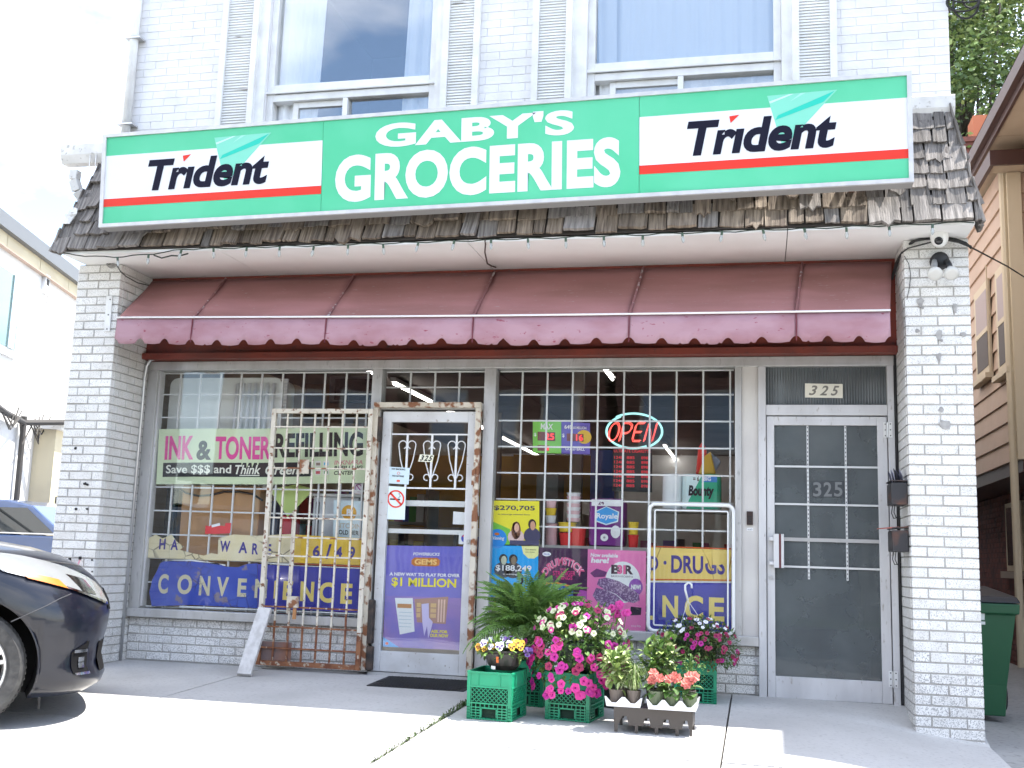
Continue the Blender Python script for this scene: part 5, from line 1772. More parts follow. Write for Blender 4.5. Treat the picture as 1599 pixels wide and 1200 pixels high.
box('screen', -3.688 + 0.02, -3.238 - 0.02, 1.297, 1.2995, 2.239, 2.428, mat('off_screen', (0.015, 0.015, 0.02), 0.2), mo)
wb = box('wood_panel', -4.076, -3.377, 1.6, 1.66, 2.076, 2.432, mat('brown_veneer', (0.16, 0.085, 0.04), 0.6, col2=(0.11, 0.06, 0.03), nscale=4, stretch=(1, 1, 6)))
tag(wb, 'brown veneered panel behind the left window bars', 'panel')
pr_ = thing('printer', 'white office printer standing behind the bitcoin sheet', 'printer', (-3.3, 0.75, 0.4))
box('body', -3.563, -3.164, 0.72, 1.05, 0.916, 1.351, ink((0.50, 0.52, 0.54)), pr_, bevel=0.01)
box('vent', -3.533, -3.505, 0.713, 0.7195, 0.941, 1.309, BLK, pr_)
box('lid', -3.718, -3.116, 0.71, 1.06, 1.351 + 0.002, 1.377, ink((0.6, 0.61, 0.62)), pr_, bevel=0.004)
rbx = box('red_carton', -3.836, -3.745, 0.72, 0.90, 0.3, 1.189, ink((0.42, 0.02, 0.03)))
tag(rbx, 'narrow red carton beside the printer in the left window', 'carton')
dbx = box('dark_bin', -4.026, -3.882, 0.80, 0.98, 0.02, 1.315, ink((0.02, 0.025, 0.05)))
tag(dbx, 'dark navy bin between the cardboard box and the red carton', 'bin')
lgd = box('ledge', IX0 + 0.01, -3.06, 0.63, 0.655, 0.30, 0.40, m_wall_in, shop)

# right window display
zsh = 1.014
shf = thing('display_shelf', 'window display shelf behind the lottery posters', 'shelf', (-1.2, 0.64, 0))
box('board', X2L + 0.02, -0.62, 0.635, 1.0, zsh - 0.03, zsh, m_shelf, shf)
for x in (X2L + 0.03, -0.66):
    box('leg', x, x + 0.03, 0.64, 0.99, 0.0, zsh - 0.031, m_shelf, shf)
# stacked toilet roll pack
ra, rb_ = [(-1.274, 1.020), (-1.004, 1.383)]
tp = box('toilet_roll_pack', ra[0], rb_[0], 0.68, 0.92, zsh + 0.001, rb_[1], mat('purple_film', (0.16, 0.02, 0.20), 0.3), bevel=0.03)
tag(tp, 'purple toilet roll pack with blue royal crest on the display shelf', 'toilet rolls')
q = Panel('label', [(ra[0] + 0.02, 0.678, zsh + 0.01), (rb_[0] - 0.02, 0.678, zsh + 0.01), (rb_[0] - 0.02, 0.678, rb_[1] - 0.012), (ra[0] + 0.02, 0.678, rb_[1] - 0.012)], mat('purple_label', (0.17, 0.02, 0.21), 0.3), parent=tp, thick=0.0006)
q.rect(0, 0.86, 1, 1.0, ink((0.66, 0.66, 0.68)), 'band', 1)
q.text('24', 0.22, 0.89, 0.42, 0.98, ink((0.12, 0.05, 0.1)), 0.03)
q.poly([(0.12, 0.74), (0.5, 0.86), (0.93, 0.74), (0.90, 0.52), (0.5, 0.44), (0.14, 0.52)], ink((0.55, 0.66, 0.78)), 'crest', 2)
q.poly([(0.16, 0.73), (0.5, 0.84), (0.89, 0.73), (0.86, 0.54), (0.5, 0.47), (0.18, 0.54)], ink((0.06, 0.28, 0.60)), 'crest', 3)
q.text('Royale', 0.18, 0.55, 0.88, 0.70, WHT, 0.02, 0, 4)
q.disc(0.82, 0.30, 0.16, 0.14, ink((0.70, 0.70, 0.72)), 'kitten', 2)
q.disc(0.45, 0.17, 0.13, 0.08, ink((0.74, 0.74, 0.74)), 'roll', 2)
q.disc(0.45, 0.17, 0.04, 0.025, ink((0.3, 0.28, 0.3)), 'roll', 3)
# paper towel pack
ba, bb = [(-0.722, 1.312), (-0.275, 1.583)]
zb2 = ba[1]
sh2 = box('rack_shelf', -0.785, X2R - 0.02, 0.64, 1.02, zb2 - 0.02, zb2 - 0.001, m_shelf, shf)
for x in (-0.775, X2R - 0.05):
    box('rack_leg', x, x + 0.02, 0.66, 0.68, 0.0, zb2 - 0.021, m_shelf, shf)
pt = thing('paper_towel_pack', 'green and white paper towel pack on the rack shelf at right', 'paper towels', ((ba[0] + bb[0]) / 2, 0.8, zb2))
nr_ = 3
wv = (bb[0] - ba[0]) / nr_
for k in range(nr_):
    MB().lathe([(0.0, 0.0), (wv * 0.47, 0.0), (wv * 0.50, 0.02), (wv * 0.50, bb[1] - zb2 - 0.02), (wv * 0.46, bb[1] - zb2), (0.0, bb[1] - zb2)], (ba[0] + wv * (k + 0.5), 0.80, zb2), 18).build('roll', ink((0.66, 0.69, 0.70)) if k == 0 else ink((0.56, 0.68, 0.68)) if k == 1 else ink((0.03, 0.42, 0.22)), pt, smooth=True)
q = Panel('wrapper', [(ba[0] + wv * 1.25, 0.800 - wv * 0.52, zb2 + 0.005), (bb[0] - 0.03, 0.800 - wv * 0.52, zb2 + 0.005), (bb[0] - 0.03, 0.800 - wv * 0.52, bb[1] - 0.01), (ba[0] + wv * 1.25, 0.800 - wv * 0.52, bb[1] - 0.01)], mat('green_film', (0.04, 0.42, 0.24), 0.3), parent=pt, thick=0.0006)
q.poly([(0, 0), (0.08, 0.25), (0.35, 0.72), (0.5, 1), (0, 1)], ink((0.55, 0.68, 0.70)), 'swash', 1)
q.rect(0.5, 0.80, 1, 1, ink((0.05, 0.2, 0.5)), 'band', 1)
q.text('= 6', 0.22, 0.82, 0.42, 0.97, ink((0.08, 0.05, 0.04)), 0.03)
q.text('BIG', 0.56, 0.84, 0.80, 0.96, WHT, 0.03)
q.text('Bounty', 0.07, 0.30, 0.90, 0.70, ink((0.03, 0.025, 0.03)), 0.05, 0.12, 3)
pt['label'] = 'green and white paper towel pack on the rack shelf at right'
# cups and buckets
mkc = [ink((0.60, 0.40, 0.42)), ink((0.55, 0.03, 0.03)), ink((0.62, 0.44, 0.04)), ink((0.62, 0.62, 0.62))]


def cups(px, w, z0, z1, n, mm, lab, cat, grp=None):
    x = px
    t = thing('cup_stack' if cat == 'cups' else 'bucket', lab, cat, (x, 0.75, z0), grp)
    h_ = (z1 - z0) / n
    for k in range(n):
        MB().lathe([(0.0, 0.0), (w * 0.42, 0.0), (w * 0.5, h_ * 0.86), (w * 0.53, h_ * 0.86), (w * 0.53, h_ * 0.97), (w * 0.40, h_ * 0.97)], (x, 0.75, z0 + h_ * k), 14).build('cup' if cat == 'cups' else 'shell', mm[k % len(mm)], t, smooth=False)


cups(-1.577, 0.10, zsh + 0.001, 1.181, 7, [mkc[0]], 'stack of pink paper cups at the left of the display shelf', 'cups')
cups(-1.450, 0.125, zsh + 0.001, 1.115, 1, [mkc[1]], 'red plastic bucket on the display shelf', 'bucket')
cups(-1.452, 0.14, 1.120, 1.194, 1, [mkc[2]], 'yellow plastic bucket nested on the red bucket', 'bucket')
cups(-1.363, 0.12, zsh + 0.001, 1.157, 1, [mkc[1]], 'red bucket beside the purple toilet roll pack', 'bucket')
cups(-1.406, 0.11, 1.200, 1.423, 8, [mkc[0], mkc[3]], 'tall stack of pink and white cups above the buckets', 'cups')
cups(-1.585, 0.085, 1.186, 1.360, 3, [mkc[3], mkc[2], mkc[0]], 'stack of pastel tubs above the pink cups', 'cups')
cups(-0.937, 0.08, zsh + 0.001, 1.211, 2, [mkc[1], mkc[2]], 'red and yellow cups right of the toilet roll pack', 'cups')
# snack bags
for k, (bxx, cc, lab) in enumerate((([(-0.474, 1.591), (-0.456, 1.795), (-0.427, 1.845), (-0.392, 1.795), (-0.377, 1.592)], (0.55, 0.03, 0.02), 'red pointed snack bag above the paper towel pack'), ([(-0.452, 1.587), (-0.404, 1.730), (-0.356, 1.766), (-0.317, 1.589)], (0.50, 0.30, 0.04), 'yellow snack bag in front of the red bag'), ([(-0.388, 1.609), (-0.379, 1.774), (-0.300, 1.720), (-0.281, 1.690), (-0.329, 1.610)], (0.35, 0.42, 0.5), 'blue and white snack bag at the right window edge'))):
    yb = (0.85, 0.80, 0.88)[k]
    o = MB().prism(bxx, yb, yb + 0.05).build('snack_bag', ink(cc, 0.3), bevel=0.012)
    tag(o, lab, 'snack bag')
bp = box('blue_cabinet', -1.392, -1.185, 1.5, 1.8, 0.0, 1.838, mat('navy_cabinet', (0.012, 0.03, 0.14), 0.4))
tag(bp, 'navy blue cabinet left of the red figure board', 'cabinet')
gp_ = box('grey_locker', -1.938, -1.740, 1.9, 2.2, 0.0, 1.661, mat('grey_locker', (0.20, 0.20, 0.18), 0.5))
tag(gp_, 'grey locker deep behind the lottery displays', 'locker')


# ---------------------------------------------------------------- milk crates
m_crate = mat('green_crate_plastic', (0.012, 0.30, 0.15), 0.4, col2=(0.015, 0.24, 0.12), nscale=6)
m_crate_shade = mat('crate_inner_shade', (0.012, 0.035, 0.022), 0.9)
S_ = 0.285
HC = 0.285


def crate_mesh():
    mb = MB()
    s = S_ / 2
    t = 0.007

    def side(f):
        """f maps (a along the side -s..s, out 0 = face, z) to a point"""
        def slab(a0, a1, z0, z1, d0=0.0, d1=None):
            d1 = t if d1 is None else d1
            c = [(a0, d0, z0), (a1, d0, z0), (a1, d1, z0), (a0, d1, z0), (a0, d0, z1), (a1, d0, z1), (a1, d1, z1), (a0, d1, z1)]
            mb.add([f(*p) for p in c], [(0, 3, 2, 1), (4, 5, 6, 7), (0, 1, 5, 4), (1, 2, 6, 5), (2, 3, 7, 6), (3, 0, 4, 7)])
        slab(-s, s, HC - 0.012, HC, -0.003)
        slab(-s + 0.02, s - 0.02, 0.200, HC - 0.013, 0.002)
        slab(-s, -s + 0.022, 0.0, HC - 0.012, -0.001)
        slab(s - 0.022, s, 0.0, HC - 0.012, -0.001)
        slab(-s + 0.07, -s + 0.075, 0.2, HC - 0.013, -0.002)
        slab(s - 0.075, s - 0.07, 0.2, HC - 0.013, -0.002)
        slab(-s, s, 0.190, 0.200, -0.002)
        slab(-s, s, 0.094, 0.102, -0.002)
        for k in range(5):
            z = 0.004 + 0.0165 * k
            for a0, a1 in ((-s, -0.048), (0.048, s)) if 1 <= k <= 3 else ((-s, s),):
                slab(a0, a1, z, z + 0.006, -0.001)
        for k in range(9):
            a = -s + 0.03 + (S_ - 0.06) * k / 8
            if abs(a) > 0.05:
                slab(a - 0.0025, a + 0.0025, 0.0, 0.094)
            else:
                slab(a - 0.0025, a + 0.0025, 0.072, 0.094)
        slab(-0.052, -0.046, 0.018, 0.074, -0.002)
        slab(0.046, 0.052, 0.018, 0.074, -0.002)
        slab(-0.052, 0.052, 0.068, 0.075, -0.002)
        # diagonal lattice
        for k in range(-4, 11):
            for sg_ in (1, -1):
                a0 = -s + 0.03 + 0.0285 * k
                a1 = a0 + 0.092
                z0, z1 = (0.102, 0.190)
                lo, hi = -s + 0.024, s - 0.024
                p0, p1 = a0, a1
                if p1 <= lo or p0 >= hi:
                    continue
                q0, q1 = max(p0, lo), min(p1, hi)
                zz0 = z0 + (z1 - z0) * (q0 - p0) / (p1 - p0)
                zz1 = z0 + (z1 - z0) * (q1 - p0) / (p1 - p0)
                if sg_ < 0:
                    zz0, zz1 = z0 + z1 - zz0, z0 + z1 - zz1
                w_ = 0.0028
                c = [(q0, 0.001, zz0 - w_), (q1, 0.001, zz1 - w_), (q1, 0.001, zz1 + w_), (q0, 0.001, zz0 + w_), (q0, 0.006, zz0 - w_), (q1, 0.006, zz1 - w_), (q1, 0.006, zz1 + w_), (q0, 0.006, zz0 + w_)]
                mb.add([f(*p) for p in c], [(0, 1, 2, 3), (7, 6, 5, 4), (0, 4, 5, 1), (2, 6, 7, 3)])
    side(lambda a, d, z: (a, -s + d, z))
    side(lambda a, d, z: (-a, s - d, z))
    side(lambda a, d, z: (s - d, a, z))
    side(lambda a, d, z: (-s + d, -a, z))
    for k in range(7):
        a = -s + 0.03 + (S_ - 0.06) * k / 6
        mb.box(a - 0.004, a + 0.004, -s + 0.01, s - 0.01, 0.006, 0.012)
        mb.box(-s + 0.01, s - 0.01, a - 0.004, a + 0.004, 0.006, 0.012)
    mb.box(-s + 0.022, s - 0.022, -s + 0.022, s - 0.022, 0.013, HC - 0.05)  # near-black box inside, painting the shade behind the lattice
    mb.mats = [m_crate, m_crate_shade]
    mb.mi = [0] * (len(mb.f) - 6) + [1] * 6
    return mb.mesh('milk_crate', None)


_cm = crate_mesh()
CR = {}
for key, x, y, rz, lab in (('a', -1.572, -0.94, -7, 'green milk crate under the dark pansy bowl'), ('b', -1.112, -0.79, -10, 'green milk crate under the trailing magenta petunias'),
                           ('c', -1.50, -0.36, -4, 'green milk crate in shade under the fern'), ('d', -0.43, 0.18, 3, 'green milk crate by the brick riser under the crimson basket')):
    o = instance('milk_crate', _cm, None, (x, y, gz(x, y) + 0.001), (math.atan(0.035), 0, math.radians(rz)))
    tag(o, lab, 'milk crate', 'green milk crates carrying plants')
    CR[key] = (x, y, gz(x, y) + HC + 0.002)

# ---------------------------------------------------------------- leaves and flowers
def leaf_mat(name, a, b, rough=0.5):
    return mat(name, a, rough, col2=b, nscale=18, nlo=0.35, nhi=0.65)


m_leaf_d = leaf_mat('dark_leaf', (0.05, 0.11, 0.025), (0.08, 0.16, 0.035))
m_leaf_m = leaf_mat('mid_leaf', (0.08, 0.165, 0.03), (0.13, 0.23, 0.05))
m_leaf_l = leaf_mat('light_leaf', (0.14, 0.23, 0.05), (0.24, 0.31, 0.09))
m_leaf_v = leaf_mat('variegated_leaf', (0.26, 0.34, 0.12), (0.52, 0.55, 0.33))
m_fern = leaf_mat('fern_green', (0.10, 0.21, 0.04), (0.18, 0.33, 0.07))


def leaf(mb, base, d, up, L_, W_, m=None, droop=0.3):
    """five sided leaf blade, folded a little along the midrib"""
    d = Vector(d).normalized()
    s = d.cross(Vector(up))
    s = s.normalized() if s.length > 1e-4 else d.orthogonal().normalized()
    u_ = s.cross(d).normalized()
    b = Vector(base)
    m1 = b + d * L_ * 0.5 - u_ * droop * L_ * 0.1
    tip = b + d * L_ - u_ * droop * L_ * 0.4
    mb.add([b, b + d * L_ * 0.35 + s * W_ / 2 + u_ * W_ * 0.12, m1, b + d * L_ * 0.35 - s * W_ / 2 + u_ * W_ * 0.12, b + d * L_ * 0.72 + s * W_ * 0.36, tip, b + d * L_ * 0.72 - s * W_ * 0.36],
           [(0, 1, 2), (0, 2, 3), (1, 4, 2), (2, 6, 3), (2, 4, 5), (2, 5, 6)], m)


def rdir(zlo=-0.2, zhi=1.0):
    a = RND.uniform(0, 2 * math.pi)
    z = RND.uniform(zlo, zhi)
    r_ = math.sqrt(max(0, 1 - z * z))
    return Vector((r_ * math.cos(a), r_ * math.sin(a), z))


def petunia_mesh(name, c_out, c_in):
    mb = MB()
    mo, mi_ = c_out, c_in
    n = 15
    rim, mid, thr = [], [], []
    for k in range(n):
        a = 2 * math.pi * k / n
        lobe = 1 + 0.10 * math.cos(5 * a)
        rim.append((math.cos(a) * lobe, math.sin(a) * lobe, 0.10 + 0.10 * math.cos(5 * a + 0.6)))
        mid.append((0.5 * math.cos(a), 0.5 * math.sin(a), 0.12))
        thr.append((0.16 * math.cos(a), 0.16 * math.sin(a), -0.15))
    mb.add(rim + mid, [(k, (k + 1) % n, n + (k + 1) % n, n + k) for k in range(n)], mo)
    mb.add(mid + thr, [(k, (k + 1) % n, n + (k + 1) % n, n + k) for k in range(n)], mo)
    mb.add(thr + [(0, 0, -0.6)], [(k, (k + 1) % n, n) for k in range(n)], mi_)
    return mb.mesh(name, None, True)


def petal_mat(name, c, c2, rough=0.55):
    return mat(name, c, rough, col2=c2, nscale=2.5)


PM = petal_mat('magenta_petal', (0.46, 0.012, 0.24), (0.38, 0.01, 0.22))
PH = petal_mat('hot_pink_petal', (0.62, 0.03, 0.26), (0.52, 0.03, 0.24))
PW = petal_mat('cream_petal', (0.58, 0.60, 0.40), (0.50, 0.52, 0.34))
PC = petal_mat('crimson_petal', (0.30, 0.01, 0.07), (0.24, 0.01, 0.07))
PV = petal_mat('deep_violet_petal', (0.06, 0.015, 0.16), (0.04, 0.01, 0.12))
PY_ = petal_mat('yellow_petal', (0.72, 0.48, 0.03), (0.70, 0.36, 0.02))
PO = petal_mat('orange_petal', (0.68, 0.27, 0.02), (0.66, 0.36, 0.03))
PWH = petal_mat('white_petal', (0.74, 0.74, 0.74), (0.66, 0.66, 0.72))
PCO = petal_mat('coral_petal', (0.66, 0.15, 0.12), (0.68, 0.26, 0.20))
m_thr = ink((0.10, 0.01, 0.10))
m_thrw = ink((0.50, 0.52, 0.12))
F_MAG = petunia_mesh('magenta_flower', PM, m_thr)
F_HOT = petunia_mesh('pink_flower', PH, m_thr)
F_WHT = petunia_mesh('cream_flower', PW, m_thrw)
F_CRM = petunia_mesh('crimson_flower', PC, m_thr)
F_WH2 = petunia_mesh('white_flower', PWH, m_thrw)


def place_flower(me, parent, p, d, r_, name='flower'):
    q_ = Vector(d).to_track_quat('Z', 'Y')
    e = (q_ @ Matrix.Rotation(RND.uniform(0, 6.28), 3, 'Z').to_quaternion()).to_euler()
    return instance(name, me, parent, p, e, (r_, r_, r_))


def bush(mb, c, rx, ry, rz_, n, lo, hi, mats, zlo=-0.5, inner=0.55):
    for _ in range(n):
        d = rdir(zlo, 1.0)
        k = RND.uniform(inner, 1.0)
        p = (c[0] + d.x * rx * k, c[1] + d.y * ry * k, c[2] + d.z * rz_ * k)
        dd = (d + rdir(-1, 1) * 0.9)
        L_ = RND.uniform(lo, hi)
        leaf(mb, p, dd, (0, 0, 1), L_, L_ * RND.uniform(0.4, 0.6), RND.choice(mats))


# fern ----------------------------------------------------------------
fx, fy, fz = CR['c']
fern = thing('fern', 'big green fern spilling over the crate in front of the posters', 'fern', (fx, fy, fz))
MB().lathe([(0.0, 0.0), (0.085, 0.0), (0.12, 0.15), (0.125, 0.15), (0.125, 0.165), (0.10, 0.165), (0.10, 0.14), (0, 0.14)], (fx, fy, fz), 20).build('pot', mat('dark_pot', (0.03, 0.03, 0.028), 0.5), fern, smooth=False)
_fr = []
for k in range(5):
    mb = MB()
    n = 24
    bend = RND.uniform(0.35, 0.75)
    pts = []
    for i in range(n + 1):
        t = i / n
        pts.append(Vector((t * (1 - 0.18 * t), 0, 0.62 * t - bend * 1.05 * t * t)))
    mb.tube(pts, 0.006, 4)
    for i in range(2, n):
        t = i / n
        L_ = 0.125 * math.sin(math.pi * min(1, 0.14 + t * 0.88)) ** 0.8 + 0.008
        tang = (pts[i + 1] - pts[i]).normalized()
        for sg_ in (-1, 1):
            d = Vector((tang.x * 0.45, sg_ * 1.0, tang.z * 0.45 - 0.18 + RND.uniform(-0.12, 0.12)))
            leaf(mb, pts[i], d, (0, 0, 1), L_ * RND.uniform(0.85, 1.1), 0.024, None, 0.35)
    _fr.append(mb.mesh('frond', m_fern if k < 3 else m_leaf_m))
for k in range(150):
    a = RND.uniform(0, 2 * math.pi)
    el = RND.choice((0.95, 0.75, 0.45, 0.2, -0.1)) + RND.uniform(-0.18, 0.18)
    sc = RND.uniform(0.40, 0.56) * (1.0 if el < 0.6 else 1.05)
    instance('frond', _fr[RND.randrange(5)], fern, (fx + 0.04 * math.cos(a), fy + 0.04 * math.sin(a), fz + 0.17), (RND.uniform(-0.3, 0.3), -el, a), (sc, sc, sc))
mb = MB()
bush(mb, (fx, fy, fz + 0.16), 0.17, 0.17, 0.22, 260, 0.03, 0.07, [m_leaf_d, m_fern], -0.2, 0.2)
mb.build('inner_foliage', None, fern, kind='stuff')
tg = MB().tube([(-1.548, -0.500, 0.662), (-1.545, -0.500, 0.725), (-1.529, -0.500, 0.755), (-1.534, -0.500, 0.776)], 0.008, 6).build('hook', m_black, fern)

# pansy bowl -----------------------------------------------------------
bx_, by_, bz_ = CR['a']
bowl = thing('pansy_bowl', 'dark plastic bowl of white, yellow and purple pansies on a crate', 'flower bowl', (bx_ + 0.035, by_, bz_))
bx_ += 0.035
m_bowl = mat('brown_black_plastic', (0.035, 0.03, 0.028), 0.35, bump=0.1, bscale=40)
MB().lathe([(0.0, 0.0), (0.075, 0.0), (0.10, 0.03), (0.128, 0.10), (0.140, 0.108), (0.140, 0.118), (0.125, 0.118), (0.115, 0.09), (0.0, 0.09)], (bx_, by_, bz_), 28).build('bowl', m_bowl, bowl, smooth=False)
Panel('price_tag', [(bx_ - 0.055, by_ - 0.108, bz_ + 0.008), (bx_ - 0.028, by_ - 0.112, bz_ + 0.006), (bx_ - 0.028, by_ - 0.116, bz_ + 0.026), (bx_ - 0.055, by_ - 0.112, bz_ + 0.028)], WHT, parent=bowl)
Panel('orange_tag', [(bx_ - 0.018, by_ - 0.134, bz_ + 0.05), (bx_ - 0.004, by_ - 0.134, bz_ + 0.05), (bx_ - 0.004, by_ - 0.139, bz_ + 0.085), (bx_ - 0.018, by_ - 0.139, bz_ + 0.085)], ink((0.55, 0.12, 0.03)), parent=bowl)
mb = MB()
bush(mb, (bx_, by_, bz_ + 0.11), 0.155, 0.15, 0.09, 360, 0.025, 0.055, [m_leaf_m, m_leaf_l, m_leaf_m], -0.35, 0.5)
mb.build('foliage', None, bowl, kind='stuff')


def pansy_mesh(name, a, b, c):
    """two upper petals a, three lower petals b, dark face c"""
    mb = MB()
    def petal(ang, r0, w_, z, m):
        n = 8
        pts_ = [(0, 0, z)]
        for i in range(n + 1):
            t = -1 + 2 * i / n
            rr = r0 * (1 - 0.25 * t * t)
            aa = ang + t * w_
            pts_.append((rr * math.cos(aa), rr * math.sin(aa), z + 0.06 * math.sin(3 * t) + 0.05))
        mb.add(pts_, [(0, i + 1, i + 2) for i in range(n)], m)
    petal(math.radians(60), 1.0, 0.62, 0.0, a)
    petal(math.radians(120), 1.0, 0.62, 0.02, a)
    petal(math.radians(5), 0.85, 0.6, 0.06, b)
    petal(math.radians(175), 0.85, 0.6, 0.07, b)
    petal(math.radians(270), 0.95, 0.85, 0.10, b)
    for ang in (0, 180, 270):
        aa = math.radians(ang)
        mb.add([(0, 0, 0.17), (0.55 * math.cos(aa - 0.45), 0.55 * math.sin(aa - 0.45), 0.19), (0.66 * math.cos(aa), 0.66 * math.sin(aa), 0.2), (0.55 * math.cos(aa + 0.45), 0.55 * math.sin(aa + 0.45), 0.19)], [(0, 1, 2), (0, 2, 3)], c)
    return mb.mesh(name, None)


P_WV = pansy_mesh('pansy', PWH, PWH, PV)
P_YB = pansy_mesh('pansy', PY_, PY_, ink((0.05, 0.02, 0.02)))
P_OR = pansy_mesh('pansy', PO, PY_, ink((0.20, 0.03, 0.02)))
P_VV = pansy_mesh('pansy', PV, PV, ink((0.015, 0.005, 0.03)))
P_WU = pansy_mesh('pansy', PV, PWH, PV)
for me, dx, dy, dz, r_ in ((P_OR, -0.15, -0.06, 0.13, 0.028), (P_OR, -0.155, -0.02, 0.115, 0.026), (P_WV, -0.115, -0.08, 0.155, 0.028), (P_WV, -0.08, -0.03, 0.17, 0.028), (P_YB, -0.05, -0.09, 0.14, 0.024), (P_WV, -0.03, -0.05, 0.165, 0.030), (P_WV, 0.0, -0.13, 0.145, 0.034),
                           (P_WV, -0.005, -0.03, 0.185, 0.028), (P_WU, 0.02, -0.06, 0.175, 0.03), (P_WU, 0.055, -0.05, 0.18, 0.032), (P_WV, 0.05, -0.10, 0.16, 0.026), (P_YB, 0.09, -0.08, 0.165, 0.03), (P_YB, 0.075, -0.12, 0.145, 0.028), (P_YB, 0.115, -0.05, 0.16, 0.03),
                           (P_YB, 0.12, -0.09, 0.145, 0.028), (P_VV, 0.165, -0.07, 0.115, 0.036), (P_YB, -0.10, -0.11, 0.125, 0.022), (P_WV, -0.06, -0.12, 0.14, 0.022), (P_YB, -0.03, 0.06, 0.17, 0.028), (P_WV, 0.08, 0.05, 0.17, 0.028), (P_OR, -0.12, 0.05, 0.14, 0.028)):
    q_ = Vector((dx * 1.2, -1.0, 0.55)).to_track_quat('Z', 'Y')
    e = (q_ @ Matrix.Rotation(RND.uniform(-0.3, 0.3), 3, 'Z').to_quaternion()).to_euler()
    instance('pansy', me, bowl, (bx_ + dx, by_ + dy, bz_ + dz), e, (r_, r_, r_))

# petunia basket -------------------------------------------------------
px_, py_, pz_ = CR['b']
pet = thing('petunia_basket', 'overflowing basket of magenta and cream petunias on a crate', 'petunias', (px_, py_, pz_))
MB().lathe([(0.0, 0.0), (0.10, 0.0), (0.145, 0.15), (0.15, 0.15), (0.15, 0.165), (0.13, 0.165), (0.13, 0.14), (0, 0.14)], (px_, py_, pz_), 20).build('pot', mat('basket_pot', (0.05, 0.07, 0.05), 0.6), pet)
mb = MB()
bush(mb, (px_, py_, pz_ + 0.18), 0.32, 0.27, 0.24, 2300, 0.022, 0.05, [m_leaf_d, m_leaf_m, m_leaf_m, m_leaf_l], -0.75, 0.35)
for k in range(420):
    a = RND.uniform(0, 6.28)
    t = RND.random()
    r_ = 0.20 + 0.06 * math.sin(t * 3)
    leaf(mb, (px_ + r_ * math.cos(a), py_ + r_ * math.sin(a) * 0.9, pz_ + 0.12 - 0.20 * t), rdir(-1, 0.5), (0, 0, 1), RND.uniform(0.02, 0.045), 0.018, RND.choice([m_leaf_d, m_leaf_m]))
mb.build('foliage', None, pet, kind='stuff')
for k in range(54):                       # cream trumpets on the crown
    d = rdir(0.15, 0.95)
    d = Vector((d.x, -abs(d.y) if RND.random() < 0.85 else d.y, d.z))
    p = (px_ + 0.02 + d.x * 0.29, py_ + d.y * 0.26, pz_ + 0.20 + d.z * 0.22)
    me = F_WHT if RND.random() < 0.55 else RND.choice((F_MAG, F_CRM, F_HOT))
    place_flower(me, pet, p, d + Vector((0, -0.5, 0.1)), RND.uniform(0.018, 0.026))
for k in range(112):                       # magenta and pink ones trailing below
    a = RND.uniform(math.pi * 0.92, math.pi * 2.08)
    t = RND.random()
    r_ = 0.325 - 0.06 * t
    z = pz_ + 0.20 - 0.34 * t ** 0.9
    if z < pz_ - 0.04 and RND.random() < 0.4:
        continue
    p = (px_ + r_ * math.cos(a), py_ + r_ * math.sin(a) * 0.85 - 0.005, z)
    me = RND.choice((F_HOT, F_HOT, F_MAG, F_MAG, F_CRM)) if t < 0.5 else RND.choice((F_HOT, F_HOT, F_MAG))
    place_flower(me, pet, p, Vector((math.cos(a), math.sin(a) - 0.4, 0.15)), RND.uniform(0.020, 0.029))

# crimson basket by the riser -------------------------------------------
qx, qy, qz = CR['d']
qz -= 0.035
crb = thing('hanging_basket', 'bushy basket of small crimson and white flowers below the NCE strip', 'hanging basket', (qx, qy, qz))
MB().lathe([(0.0, 0.0), (0.09, 0.0), (0.13, 0.13), (0.14, 0.13), (0.14, 0.145), (0, 0.145)], (qx, qy, qz), 20).build('pot', MATS['basket_pot'], crb)
mb = MB()
bush(mb, (qx, qy, qz + 0.10), 0.31, 0.28, 0.22, 5200, 0.014, 0.034, [m_leaf_d, m_leaf_d, m_leaf_m, leaf_mat('reddish_leaf', (0.09, 0.06, 0.03), (0.12, 0.09, 0.03))], -0.6, 0.4)
mb.build('foliage', None, crb, kind='stuff')
for k in range(90):
    d = rdir(-0.45, 0.95)
    d = Vector((d.x, -abs(d.y), d.z))
    p = (qx + d.x * 0.30, qy + d.y * 0.27, qz + 0.10 + d.z * 0.215)
    me = (F_WH2 if RND.random() < 0.7 else F_CRM) if d.z > 0.55 else (RND.choice((F_CRM, F_CRM, F_MAG)))
    place_flower(me, crb, p, d + Vector((0, -0.3, 0)), RND.uniform(0.012, 0.019))
hk = [(qx, qy, qz + 0.46), (qx + 0.005, qy, qz + 0.51), (qx + 0.03, qy, qz + 0.545), (qx + 0.055, qy, qz + 0.535), (qx + 0.06, qy, qz + 0.51)]
MB().tube([(-0.485, 0.180, 0.651), (-0.504, 0.180, 0.725), (-0.504, 0.180, 0.756), (-0.482, 0.180, 0.775), (-0.460, 0.180, 0.763), (-0.459, 0.180, 0.736)], 0.008, 6).build('hook', m_tube, crb, smooth=True)
for px2 in (0, 1, 2):
    e_ = ((qx - 0.13, qy - 0.02, qz + 0.16), (qx + 0.13, qy - 0.02, qz + 0.16), (qx, qy + 0.13, qz + 0.16))[px2]
    MB().tube([(-0.485, 0.180, 0.651), e_], 0.0022, 4).build('hanger_wire', m_tube, crb)

